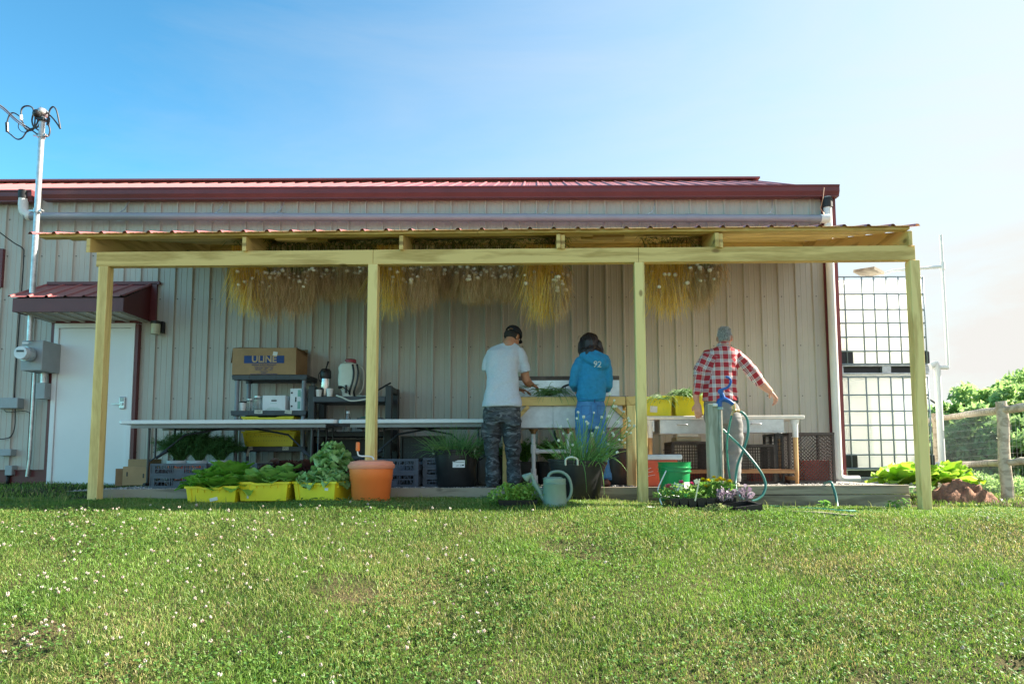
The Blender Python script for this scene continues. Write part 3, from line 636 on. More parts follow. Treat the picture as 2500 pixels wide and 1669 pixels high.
# ---- folding tables
def folding_table(px0, px1, Y, ztop, braces, lab):
    a, b = at(px0, 1030, Y), at(px1, 1030, Y); D = .74; zt = ztop
    t = thing('folding_table', ((a.x+b.x)/2, Y+D/2, 0), lab, 'folding table', 'white folding tables behind the posts')
    L_ = b.x-a.x; q = MB(); r_ = .05; n = 6; pts = []
    for cx_, cy_, s0 in ((b.x-r_, Y+r_, -90), (b.x-r_, Y+D-r_, 0), (a.x+r_, Y+D-r_, 90), (a.x+r_, Y+r_, 180)):
        for k in range(n+1): an = R(s0+90*k/n); pts.append((cx_+r_*math.cos(an), cy_+r_*math.sin(an)))
    m = len(pts); q.add([(x, y, zt-.045) for x, y in pts]+[(x, y, zt) for x, y in pts], [tuple(range(m-1, -1, -1)), tuple(range(m, 2*m))]+[(i, (i+1) % m, m+(i+1) % m, m+i) for i in range(m)])
    q.build('table_top', white_pl, t, bevel=.008)
    q = MB()
    for yy in (Y+.05, Y+D-.05): q.box(((a.x+b.x)/2, yy, zt-.068), (L_-.26, .03, .04))
    for i in range(22): q.box((a.x+.18+i*(L_-.36)/21, Y+D/2, zt-.056), (.03, D-.14, .018))
    q.build('apron', mat('table underside', (.28, .28, .27), .5), t)
    for s_, x in ((1, a.x+.30), (-1, b.x-.30)):
        for yy in (Y+.10, Y+D-.10):
            l = MB(); l.tube([(x, yy, zt-.06), (x, yy, .03)], .014, 10); l.build('leg', steel_dk, t, smooth='auto')
            l = MB(); l.tube([(x+.075, yy, zt-.06), (x+.075, yy, .32), (x+.01, yy, .28)], .011, 8); l.build('leg_stay', steel_dk, t, smooth='auto')
        l = MB(); l.tube([(x, Y+.04, .03), (x, Y+D-.04, .03)], .016, 10); l.build('leg_foot', blk, t, smooth='auto')
        l = MB(); l.tube([(x+.03*s_, Y+.2, .32), (x+s_*.32, Y+.25, zt-.16), (x+s_*.86, Y+.3, zt-.06)], .011, 8); l.tube([(x+.03*s_, Y+.2, .32), (x+.15*s_, Y+.215, .40)], .017, 8, 0)
        l.build('brace', steel_dk, t, smooth='auto')
    return t
ZT = at(560, 1024, 7.55).z
folding_table(287, 821, 7.55, ZT, 0, 'white folding table in front of the shelf with the cardboard box on top')
folding_table(824, 1232, 7.55, ZT-.002, 0, 'shorter white folding table reaching behind the man in camouflage trousers')
# ---- grey plastic shelf unit
YS = 8.36
def shelf_unit():
    t = thing('shelf_unit', (at(655, 1180, YS).x, YS+.2, 0), 'grey plastic shelf unit holding a big brown box and white cartons', 'shelf')
    x0, x1 = at(574, 1000, YS).x, at(738, 1000, YS).x; D = .40
    tops = [at(650, 914, YS).z, at(650, 1001, YS).z, at(650, 1089, YS).z, .12]
    for x in (x0, x1):
        for y in (YS+.04, YS+D-.02):
            q = MB(); q.tube([(x, y, 0), (x, y, tops[0]-.03)], .026, 14); q.build('shelf_post', greypl, t, smooth='auto')
    for z in tops:
        q = MB(); q.box(((x0+x1)/2, YS+D/2, z-.02), (x1-x0+.10, D+.02, .03)); 
        for yy in (YS+.0, YS+D): q.box(((x0+x1)/2, yy, z-.035), (x1-x0+.09, .02, .055), top=(1, 1))
        for xx in (x0, x1):
            for yy in (YS+.04, YS+D-.02): q.cyl((xx, yy, z-.07), (xx, yy, z-.004), .040, 14)
        for i in range(1, 5): q.box((x0+(x1-x0)*i/5, YS-.0115, z-.030), (.008, .004, .045))
        q.build('shelf_board', char, t, bevel=.004)
    for px_, py_, w_ in ((631, 1005, .10), (704, 1005, .085), (612, 1094, .05), (697, 1094, .075)):
        c = at(px_, py_, YS-.02); q = MB(); q.box(c, (w_, .002, .042), Matrix.Rotation(R(random.uniform(-12, 12)), 3, 'Y'))
        if px_ == 612: q.box(c+V((-.03, -.001, -.05)), (.03, .002, .09), Matrix.Rotation(R(12), 3, 'Y'))
        q.build('tape_label', mat('masking tape', (.66, .66, .56), .7), t)
        q = MB()
        for k in range(5): q.box(c+V((-.03+.013*k, -.003, random.uniform(-.004, .006))), (.005, .001, random.uniform(.008, .02)), Matrix.Rotation(R(random.uniform(-40, 40)), 3, 'Y'))
        q.build('tape_scribble', steel_dk, t)
    return t, tops
su, tops = shelf_unit()
# ---- big carton
def text_mesh(txt, size, name, m, parent, mw, extr=.0004, spacing=1.0, bold=0):
    c = bpy.data.curves.new(name, 'FONT'); c.body = txt; c.size = size; c.align_x = 'CENTER'; c.align_y = 'CENTER'; c.extrude = extr; c.space_character = spacing; c.offset = bold; c.resolution_u = 3
    o = bpy.data.objects.new(name, c); me = bake(o, name)
    me.transform(mw); me.materials.clear(); me.materials.append(m)
    o = bpy.data.objects.new(name, me); COL.objects.link(o)
    if parent is not None: o.parent = parent; o.matrix_parent_inverse = Matrix.Translation(-parent.location) if parent.type == 'EMPTY' else Matrix()
    return o
FACE = Matrix.Rotation(math.pi/2, 4, 'X')             # text in the xz plane, read from -y
def carton():
    zt = tops[0]; a, b = at(566, 913, YS), at(722, 913, YS); h = at(640, 849, YS).z-zt; W_, D = b.x-a.x, .42; cx = (a.x+b.x)/2
    t = thing('cardboard_box', (cx, YS+D/2, zt), 'large brown cardboard box with a blue printed band on top of the shelf unit', 'box')
    q = MB(); th = .006
    q.box((cx, YS+th/2, zt+h/2), (W_, th, h)); q.box((cx, YS+D-th/2, zt+h/2), (W_, th, h)); q.box((a.x+th/2, YS+D/2, zt+h/2), (th, D-.014, h)); q.box((b.x-th/2, YS+D/2, zt+h/2), (th, D-.014, h)); q.box((cx, YS+D/2, zt+.004), (W_-.02, D-.02, .006))
    q.build('carton_wall', card, t, bevel=.002)
    f = MB(); f.add([(a.x, YS, zt+h), (b.x, YS, zt+h), (b.x-.04, YS+.17, zt+h+.02), (a.x+.02, YS+.16, zt+h+.035)], [(0, 1, 2, 3)]); f.build('flap', card_dk, t)
    f = MB(); f.add([(b.x, YS, zt+h), (b.x, YS+D, zt+h), (b.x+.085, YS+D-.05, zt+h-.05), (b.x+.06, YS+.06, zt+h-.02)], [(0, 1, 2, 3)]); f.build('flap', card, t)
    f = MB(); f.add([(a.x, YS, zt+h), (a.x, YS+D, zt+h), (a.x-.02, YS+D-.05, zt+h-.16), (a.x-.03, YS+.03, zt+h-.18)], [(0, 1, 2, 3)]); f.build('flap', card, t)
    f = MB(); f.add([(a.x, YS+D, zt+h), (b.x, YS+D, zt+h), (b.x-.01, YS+D+.04, zt+h+.05), (a.x+.03, YS+D+.02, zt+h+.02)], [(0, 1, 2, 3)]); f.build('flap', card_dk, t)
    blue = mat('blue carton print', (.02, .06, .22), .7)
    f = MB(); c = at(645, 877, YS-.001); bw = ppm(YS, 1.5); f.box(c+V((0, -.001, 0)), (98/bw, .001, 18.5/bw)); f.build('printed_band', blue, t)
    text_mesh('ULINE', 22/bw, 'lettering', mat('carton print gap', (.55, .38, .22), .8), t, Matrix.Translation(c+V((0, -.003, 0))) @ FACE, bold=.0035, spacing=1.02)
    for k, (tx, sz, dy) in enumerate((('SHIPPING SUPPLY SPECIALISTS', 3.9, 13.2), ('Serving you from locations nationwide', 2.6, 17.6), ('CORRUGATED      BOXES      TAPE', 2.5, 22), ('POLY BAGS      TUBES      LABELS', 2.5, 25.2), ('1-800-295-5510', 2.8, 30), ('uline.com', 2.6, 33), ('CHICAGO ATLANTA DALLAS LOS ANGELES MINNEAPOLIS', 2.2, 36))):
        text_mesh(tx, sz/bw*1.15, 'lettering', blue, t, Matrix.Translation(c+V((0, -.0015, -dy/bw))) @ FACE, bold=.0004)
    f = MB(); f.box(at(672, 863, YS-.003), (.055, .002, .05), Matrix.Rotation(R(10), 3, 'Y')); f.build('sticker', paper, t)
carton()
# ---- cups, jars, cartons
def cup(c, h=.105, r=.040, lid=True, lab='', grp='white paper cups with dark lids'):
    t = thing('paper_cup', c, lab, 'cup', grp)
    q = MB(); q.lathe([(r*.75, 0), (r, h*.9), (r*.95, h*.9), (r*.7, .004)], c, 18); q.build('cup_body', paper, t, smooth='auto')
    q = MB(); q.lathe([(r*1.08, h*.88), (r*1.08, h*.97), (r*.9, h*1.0), (r*.88, h*1.06), (.0001, h*1.05)], c, 18); q.build('lid', blk if lid else paper, t, smooth='auto')
yf = YS+.12
def on(px, Y, z): return V((at(px, 1000, Y).x, Y, z))
cup(on(593, YS+.07, tops[1]), .11, .042, True, 'white paper cup with dark lid beside the glass jars')
glass = mat('jar glass', (.75, .80, .80), .05, var=0, trans=.85)
def jar(c, r, h, lab):
    t = thing('glass_jar', c, lab, 'jar', 'glass jars on the shelf unit')
    q = MB(); q.lathe([(r*.9, 0), (r, .01), (r, h*.78), (r*.8, h*.86), (r*.8, h*.93)], c, 20); q.build('jar_body', glass, t, smooth='auto')
    q = MB(); q.lathe([(r*.84, h*.9), (r*.84, h), (.0001, h)], c, 20); q.build('lid', galv, t, smooth='auto')
jar(on(611, YS+.12, tops[1]), .055, .15, 'short glass jar next to the lidded cup'); jar(on(630, YS+.13, tops[1]), .06, .185, 'taller glass jar next to the white carton')
def carton_white(px0, px1, Y, z, h, D, lab, hole=True):
    a, b = at(px0, 980, Y), at(px1, 980, Y); cx = (a.x+b.x)/2; W_ = b.x-a.x
    t = thing('white_carton', (cx, Y+D/2, z), lab, 'carton')
    q = MB(); q.box((cx, Y+D/2, z+h/2), (W_, D, h)); q.build('carton_body', white_card, t, bevel=.004)
    q = MB()
    if hole: 
        q.box((cx, Y-.001, z+h*.66), (.05, .006, .018)); q.cyl((cx-.025, Y+.002, z+h*.66), (cx-.025, Y-.004, z+h*.66), .009, 10); q.cyl((cx+.025, Y+.002, z+h*.66), (cx+.025, Y-.004, z+h*.66), .009, 10)
    else: q.box((cx-.02, Y-.001, z+h*.5), (.016, .006, .06)); q.cyl((cx-.07, Y+.002, z+h*.2), (cx-.07, Y-.004, z+h*.2), .012, 10); q.cyl((cx-.07, Y+.002, z+h*.8), (cx-.07, Y-.004, z+h*.8), .012, 10)
    q.build('hand_hole', blk, t)
    gp = mat('pale green carton print', (.25, .50, .42), .7); q = MB()
    if hole:
        for k, (w2, zz) in enumerate(((.05, .80), (.09, .48), (.12, .2), (.16, .12), (.2, .06))): 
            for j in range(int(w2/.008)): q.box((cx-w2/2+j*.008, Y-.001, z+h*zz), (.005, .001, .005))
    else:
        q.box((cx+.02, Y-.001, z+h*.78), (.035, .001, h*.3)); q.box((cx+.02, Y-.001, z+h*.25), (.035, .001, h*.34))
        for j in range(9): q.box((cx+.05, Y-.001, z+h*(.6+.03*j)), (.03, .001, .004))
    q.build('carton_print', gp, t)
carton_white(641, 697, YS+.06, tops[1], at(660, 965, YS+.06).z-tops[1], .30, 'low white carton with an oval hand hole on the middle shelf')
carton_white(708, 744, YS+.09, tops[1], at(660, 948, YS+.09).z-tops[1], .26, 'tall white carton standing on end beside the shelf post', False)
# ---- yellow crates
def crate_yellow(w1, d1, h, label_at=None, name='yellow_crate', holes=True):
    root = thing(name, (0, 0, 0), None, 'crate'); w0, d0 = w1*.86, d1*.90; t = .005
    q = MB(); q.shell(w0, d0, w1-.03, d1-.03, 0, h-.012, t)
    for sx in (-1, 1):                                 # corner and wall ribs
        for sy in (-1, 1):
            q.bar((sx*(w0/2-.02), sy*(d0/2+.0), .002), (sx*((w1-.03)/2-.02), sy*((d1-.03)/2+.003), h-.02), .012, .04, up=(1, 0, 0))
    for i in range(-3, 4):
        fx = i/3.6
        for sy in (-1, 1):
            z_ = h-.045; k = z_/h; q.box((fx*w1*.5*(.86+.14*k), sy*(d0/2+(d1-.03-d0)/2*k+.004), h-.036), (.006, .014, .045))
    for i in range(-2, 3):
        for sx in (-1, 1): q.box((sx*(w0/2+(w1-.03-w0)/2*.85+.004), i*d1*.2, h-.036), (.014, .006, .045))
    q.build('crate_wall', yel, root, bevel=.002)
    q = MB(); rw = .018                                  # rim with a dip at each end for the hands
    for sy in (-1, 1):
        y = sy*(d1/2-rw/2); 
        for x0_, x1_, z_ in ((-w1/2, -w1*.21, h), (-w1*.16, w1*.16, h-.012), (w1*.21, w1/2, h)): q.box(((x0_+x1_)/2, y, z_-.011), (x1_-x0_, rw, .022))
        for s2 in (-1, 1): q.bar((s2*w1*.21, y, h-.011), (s2*w1*.16, y, h-.023), rw, .022)
    for sx in (-1, 1): q.box((sx*(w1/2-rw/2), 0, h-.011), (rw, d1-2*rw-.001, .022))
    q.build('crate_rim', yel, root, bevel=.003)
    if holes:
        q = MB()
        for r_ in (.38, .66):
            for i in range(-7, 8):
                y = -(d0/2+(d1-.03-d0)/2*r_)-.0005; q.cyl((i*w0*.055, y+.002, h*r_), (i*w0*.055, y-.002, h*r_), .004, 8)
        q.build('drain_holes', mat('crate hole shadow side', (.12, .10, .02), .8), root)
    if label_at:
        x_, z_, w_, h_, an = label_at; k = z_/h; y = -(d0/2+(d1-.03-d0)/2*k)-.004; q = MB(); q.box((x_, y, z_), (w_, .002, h_), Matrix.Rotation(R(an), 3, 'Y') ); q.build('sticker', paper, root)
    return root
def place(o, loc, rz, label=None, group=None):
    o.location = loc; o.rotation_euler = (0, 0, R(rz))
    if label: o['label'] = label
    if group: o['group'] = group
    return o
Yc = 6.22; pm = ppm(Yc, -.05)
GY = 'yellow crates of lettuce on the grass'
lett_c = []
for (px0, px1, pyt, pyb, rz, lab, la, yy) in (
    (447, 576, 1186, 1233, -2, 'yellow crate full of dark green lettuce, nearest the door', (.02, .055, .07, .03, -14), Yc),
    (576, 705, 1176, 1223, 0, 'yellow crate of open lettuce heads, middle of the three on the grass', (-.14, .05, .015, .05, 0), Yc+.05),
    (714, 836, 1176, 1224, 7, 'yellow crate of frilly pale lettuce beside the orange tub', (.12, .11, .035, .025, 3), Yc+.04)):
    w_ = (px1-px0)/ppm(yy, -.05); h_ = (pyb-pyt)/ppm(yy, -.05)
    c = crate_yellow(w_, .56, h_, la, holes=False); cx = at((px0+px1)/2, 1200, yy).x
    place(c, (cx+(.03 if rz > 3 else 0), yy+.28, at(600, pyb, yy).z), -rz if rz < 0 else rz*-2, lab, GY); lett_c.append((c, w_, h_))
q = MB(); q.box((-.0, 0, 0), (.002, .002, .002))
# crates between the shelves, on the right table
c1 = crate_yellow(at(728, 1050, YS+.03).x-at(594, 1050, YS+.03).x, .36, .185)
place(c1, (at(655, 1080, YS+.03).x, YS+.21, tops[2]), 0, 'lower of two nested yellow crates on the shelf unit', 'nested yellow crates on the shelf unit')
q_ = crate_yellow(at(725, 1050, YS+.03).x-at(596, 1050, YS+.03).x, .36, .185)
place(q_, (at(651, 1080, YS+.03).x, YS+.21, at(650, 1016, YS+.03).z-.185), 0, 'upper of two nested yellow crates on the shelf unit', 'nested yellow crates on the shelf unit')
# ---- leaves
def leaf(mb, base, d, up, L_, W_, curl=.6, ruf=.15, nu=6, nv=5, mi=0, cup=.25, seed=0):
    d = V(d).normalized(); s = d.cross(V(up)); 
    if s.length < 1e-3: s = V((1, 0, 0))
    s.normalize(); n = s.cross(d).normalized(); vs = []
    ph = random.uniform(0, 6)
    p = V(base); ang = 0; step = L_/nu; dirv = d.copy()
    for i in range(nu+1):
        t = i/nu; wd = W_*.5*(math.sin(math.pi*min(t*.85+.13, 1))**.7)*(.55+.65*t if t < .7 else 1.005)
        if i == nu: wd *= .62
        nn = s.cross(dirv).normalized()
        for j in range(nv):
            u = (j/(nv-1)-.5)*2
            off = nn*(cup*abs(u)**1.5*wd + ruf*W_*math.sin(ph+u*4+t*9)*abs(u)*t)
            vs.append(p+s*(u*wd)+off)
        dirv = (dirv-nn*(curl/nu)).normalized() if True else dirv
        p = p+dirv*step
    mb.add(vs, [(i*nv+j, i*nv+j+1, (i+1)*nv+j+1, (i+1)*nv+j) for i in range(nu) for j in range(nv-1)], mi)
let_dark = leafmat('romaine leaf', (.08, .25, .025), (.32, .56, .10), .3, .35, 10, .6)
let_pale = leafmat('pale frilly lettuce leaf', (.22, .42, .12), (.52, .72, .34), .3, .45, 12, .5)
let_red = leafmat('red lettuce leaf', (.05, .012, .02), (.16, .08, .06), .25, .4, 12, .6)
let_mid = leafmat('green lettuce leaf', (.13, .32, .05), (.36, .58, .16), .3, .4, 12, .55)
def lettuce(c, r, m, lab, frilly=.1, n=34, hh=1.0, grp=None, opened=1.0, tilt=(0, 0)):
    r *= 1.18; n = int(n*1.2)
    q = MB(); c = V(c)
    for i in range(n):
        f_ = i/n; a = i*2.4+random.uniform(-.2, .2); el = R(85-75*f_*opened)
        d = V((math.cos(a)*math.cos(el)+tilt[0], math.sin(a)*math.cos(el)+tilt[1], math.sin(el))).normalized()
        L_ = r*(.75+.5*f_)*random.uniform(.85, 1.15)*hh
        leaf(q, c+V((math.cos(a)*r*.10, math.sin(a)*r*.10, 0)), d, (0, 0, 1) if f_ > .15 else (math.cos(a), math.sin(a), .2), L_, r*random.uniform(.78, 1.05), curl=random.uniform(.2, 1.2), ruf=frilly*random.uniform(.6, 1.4), nu=6, nv=7 if frilly > .12 else 5, cup=.35)
    return tag(q.build('lettuce_head', m, smooth=True, fix=False), lab, 'lettuce', grp)
def in_crate(idx, fx, fy, dz):
    c, w_, h_ = lett_c[idx]; p = c.matrix_basis @ V((fx*w_*.5, fy*.28, h_+dz+.025)); return p
GL = 'lettuce heads in the yellow crates'
for i, (fx, fy, r, dz) in enumerate(((-.6, -.55, .14, -.07), (.05, -.6, .15, -.07), (.62, -.5, .14, -.07), (-.35, .0, .17, -.02), (.35, .05, .17, 0), (-.05, .5, .17, .02), (.6, .6, .15, -.03), (-.7, .6, .15, -.04))):
    lettuce(in_crate(0, fx, fy, dz), r, let_dark, 'dark green lettuce head with broad leaves in the leftmost yellow crate', .07, 24, 1.15, GL, .8)
for i, (fx, fy, r, dz) in enumerate(((-.55, -.5, .15, -.06), (.1, -.55, .15, -.06), (.68, -.45, .14, -.06), (-.3, .15, .16, -.04), (.45, .2, .16, -.03), (.1, .7, .15, -.02))):
    lettuce(in_crate(1, fx, fy, dz), r, let_mid, 'mid green open lettuce head in the middle yellow crate', .07, 22, 1.05, GL, .8)
lettuce(in_crate(1, .1, .85, .02), .17, let_red, 'dark red lettuce head at the back of the middle crate', .16, 22, 1.0, None, .8)
lettuce(in_crate(2, -.95, .2, .0), .15, let_red, 'dark red lettuce head between the middle and right-hand crates', .14, 22, 1.2, None, .7, (-.1, 0))
for i, (fx, fy, r, dz) in enumerate(((-.55, -.5, .15, -.05), (.0, -.5, .16, -.03), (.55, -.45, .15, -.05), (-.1, .0, .17, .06), (.0, .1, .16, .16), (.3, .3, .15, .05), (-.4, .5, .15, -.02), (-.05, .2, .11, .26))):
    lettuce(in_crate(2, fx, fy, dz), r, let_pale, 'pale frilly lettuce head in the crate beside the orange tub', .24, 26, .8, GL, 1.0)
q = MB(); 
for i in range(14):
    a = i*2.4; leaf(q, in_crate(2, .85, .3, .02), (math.cos(a)*.4, math.sin(a)*.4, 1), (math.cos(a), math.sin(a), 0), .13, .12, -.5, .03, cup=.5)
tag(q.build('red_cabbage', mat('purple cabbage leaf', (.40, .03, .12), .3, var=.25), smooth=True, fix=False), 'round magenta cabbage half hidden behind the orange tub', 'cabbage')
# ---- orange salad spinner tub
def spinner():
    Y = 6.36; c = V((at(906, 1200, Y).x, Y, at(906, 1229, Y-.2).z)); k = 1/ppm(Y-.2, 0)
    t = thing('spinner_tub', c, 'orange salad spinner tub with lid and crank handle on the grass', 'salad spinner')
    og = mat('orange plastic', (.98, .23, .05), .42, 0, .04, 4, dirt=((.80, .22, .10), 4, .66)); H = (1229-1139)*k
    q = MB(); q.lathe([(44*k, 0), (46*k, .01), (51*k, H*.62), (52.5*k, H*.64), (54*k, H*.92), (54*k, H), (50*k, H), (48*k, H*.5), (42*k, .015), (.0001, .012)], c, 40); q.build('tub_body', og, t, smooth='auto')
    ol = mat('faded orange lid', (.90, .32, .20), .45, 0, .04, 4)
    q = MB(); q.lathe([(56*k, H-.02), (58.5*k, H-.005), (58.5*k, H+.015), (55*k, H+.025), (52*k, H+.045), (30*k, H+.058), (.0001, H+.06)], c, 40); q.build('lid', ol, t, smooth='auto')
    q = MB(); hh = H+.058; q.tube(smoothpath([c+V((.02, 0, hh-.02)), c+V((.015, 0, hh+.02)), c+V((-.02, 0, hh+.035)), c+V((-.11, 0, hh+.04)), c+V((-.13, 0, hh+.07)), c+V((-.13, 0, hh+.10))], 5), .0075, 8); cr_ = q.build('crank', pvc, t, smooth=True)
    q = MB(); q.lathe([(.016, 0), (.020, .012), (.018, .075), (.014, .082), (.0001, .082)], c+V((-.13, 0, hh+.085)), 12); q.build('grip', og, cr_, smooth='auto')
spinner()
# ---- work bench with airpot and sprayer
YBn = 8.30
def bench():
    x0, x1 = at(764, 975, YBn).x, at(940, 975, YBn).x; zt = at(850, 967, YBn).z; D = .5
    t = thing('work_bench', ((x0+x1)/2, YBn+D/2, 0), 'dark grey plastic work bench against the wall carrying the sprayer', 'work bench')
    q = MB(); q.box(((x0+x1)/2, YBn+D/2, zt-.035), (x1-x0, D, .07)); q.build('bench_top', char, t, bevel=.008)
    z2 = at(850, 1053, YBn).z; q = MB(); q.box(((x0+x1)/2, YBn+D/2, z2-.03), (x1-x0-.01, D-.02, .06)); q.build('lower_shelf', char, t, bevel=.006)
    for s_, x in ((-1, x0-.02), (1, x1+.04)):
        q = MB(); zz = zt+.13 if s_ < 0 else zt+.13
        q.box((x, YBn+.05, zz/2), (.075, .09, zz)); q.box((x, YBn+D-.05, zz/2), (.075, .09, zz)); q.box((x, YBn+D/2, .45), (.05, D-.18, .10)); q.box((x, YBn+D/2, zz-.04), (.06, D-.18, .07)); q.build('side_frame', blk, t, bevel=.006)
    q = MB(); q.box(((x0+x1)/2, YBn+D-.02, .30), (x1-x0+.06, .03, .5)); q.build('back_panel', blk, t)
    return zt, z2
zb1, zb2 = bench()
def airpot():
    Y = YBn+.18; c = V((at(794, 960, Y).x, Y, zb1)); k = 1/ppm(Y, 1)
    t = thing('airpot', c, 'steel airpot coffee dispenser with a black pump top on the bench', 'coffee dispenser')
    q = MB(); q.lathe([(.055, 0), (.060, .01), (.062, .20), (.058, .25)], c, 24); q.build('flask_body', mat('brushed steel', (.62, .60, .57), .25, 1, .05), t, smooth='auto')
    q = MB(); q.lathe([(.060, .235), (.068, .25), (.068, .33), (.05, .36), (.0001, .365)], c, 24); q.tube(smoothpath([c+V((-.066, 0, .33)), c+V((-.085, 0, .29)), c+V((-.082, 0, .23)), c+V((-.062, 0, .2))]), .006, 6); q.bar(c+V((-.0, -.02, .35)), c+V((-.0, -.09, .325)), .03, .02); q.build('pump_head', blk, t, smooth='auto')
    q = MB(); q.tube([c+V((0, 0, .36)), c+V((.015, 0, .40)), c+V((.035, -.01, .455))], [.012, .014, .020], 8, flat=.6); q.build('pump_lever', blk, t, smooth=True)
airpot()
cup(V((at(778, 960, YBn+.06).x, YBn+.06, zb1)), .10, .042, True, 'dark lidded paper cup on the bench left of the airpot')
cup(V((at(805, 960, YBn+.05).x, YBn+.05, zb1)), .095, .042, False, 'white paper cup on the bench right of the airpot')
def sprayer():
    Y = YBn+.22; x = at(851, 960, Y).x; c = V((x, Y, zb1)); k = 1/ppm(Y, 1.2)
    wt = mat('cloudy white tank plastic', (.70, .74, .66), .4, 0, .05, 5)
    t = thing('backpack_sprayer', c, 'white backpack sprayer with a red cap and black straps on the bench', 'sprayer')
    prof = [(12, 0), (16, 2), (16, 14), (20, 22), (26, 30), (27.5, 40), (27, 55), (25.5, 62), (27, 70), (26, 76), (21, 82), (14, 85), (12, 88)]
    q = MB(); vs = []
    n = 28
    for r_, z in prof:
        for j in range(n):
            a = 2*math.pi*j/n; ca, sa = math.cos(a), math.sin(a); e_ = .55
            vs.append(c+V((math.copysign(abs(ca)**e_, ca)*r_*k*.92, math.copysign(abs(sa)**e_, sa)*min(r_, 20)*k*.8, z*k)))
    q.add(vs, [(i*n+j, i*n+(j+1) % n, (i+1)*n+(j+1) % n, (i+1)*n+j) for i in range(len(prof)-1) for j in range(n)]+[tuple(range(n-1, -1, -1)), tuple((len(prof)-1)*n+j for j in range(n))]); q.build('tank', wt, t, smooth='auto')
    q = MB(); q.lathe([(13.5*k, 86*k), (13.5*k, 93*k), (11*k, 95*k), (.0001, 95.5*k)], c+V((.02, 0, 0)), 18); q.build('cap', mat('dark red cap', (.30, .03, .05), .4), t, smooth='auto')
    q = MB(); bp = [c+V((.06, .02, 84*k)), c+V((.16, .03, 74*k)), c+V((.175, .05, 50*k)), c+V((.165, .05, 25*k)), c+V((.10, .04, 3*k))]
    q.tube(smoothpath(bp, 5), .02, 8, flat=.4); q.build('back_frame', wt, t, smooth=True)
    for dx in (.07, .125):
        q = MB(); q.tube(smoothpath([c+V((dx, -.10, 80*k)), c+V((dx+.02, -.115, 60*k)), c+V((dx+.01, -.12, 38*k)), c+V((dx-.03, -.10, 14*k)), c+V((dx-.04, -.05, 4*k))], 6), .013, 6, flat=.3, up=(0, -1, 0)); q.build('strap', blk, t, smooth=True)
    q = MB(); q.tube(smoothpath([c+V((-.09, -.10, .11)), c+V((-.05, -.13, .13)), c+V((.0, -.13, .10)), c+V((.04, -.13, .07))]), .007, 6); q.cyl(c+V((-.10, -.10, .125)), c+V((-.06, -.10, .125)), .018, 10); q.cyl(c+V((.0, -.12, .05)), c+V((.0, -.12, .15)), .016, 8); q.build('trigger_valve', blk, t, smooth='auto')
    q = MB(); q.tube(smoothpath([c+V((.10, -.02, .03)), V((at(905, 978, YBn-.03).x, YBn-.03, zb1-.02)), V((at(860, 982, YBn-.05).x, YBn-.05, at(0, 982, YBn-.05).z)), V((at(835, 975, YBn-.03).x, YBn-.03, at(0, 973, YBn-.03).z)), V((at(820, 968, YBn).x, YBn+.02, zb1+.012))], 8), .010, 8); q.build('hose', mat('cream hose', (.66, .64, .55), .5), t, smooth=True)
sprayer()
q = MB(); a_, b_ = at(914, 957, YBn+.1), at(954, 934, YBn+.1); q.tube([a_, b_], .011, 8); q.tube([a_, at(905, 963, YBn+.1), at(880, 969, YBn+.1)], .008, 6); tag(q.build('spray_wand', blk, smooth='auto'), 'thin black spray wand leaning over the right end of the bench', 'spray wand')
def bottle(px, Y, z, r, h, m, capm, lab, body_top=.6):
    c = V((at(px, 1000, Y).x, Y, z)); t = thing('bottle', c, lab, 'bottle')
    q = MB(); q.lathe([(r*.95, 0), (r, .01), (r, h*body_top), (r*.4, h*.82), (r*.38, h*.9)], c, 18); q.build('bottle_body', m, t, smooth='auto')
    q = MB(); q.lathe([(r*.45, h*.88), (r*.45, h), (.0001, h)], c, 12); q.build('cap', capm, t, smooth='auto')
bottle(850, YBn+.1, zb2, .05, .255, glass, paper, 'clear spray bottle with a white top under the bench top', .45)
bottle(816, YBn+.08, zb2, .032, .15, glass, galv, 'small clear bottle left of the spray bottle')
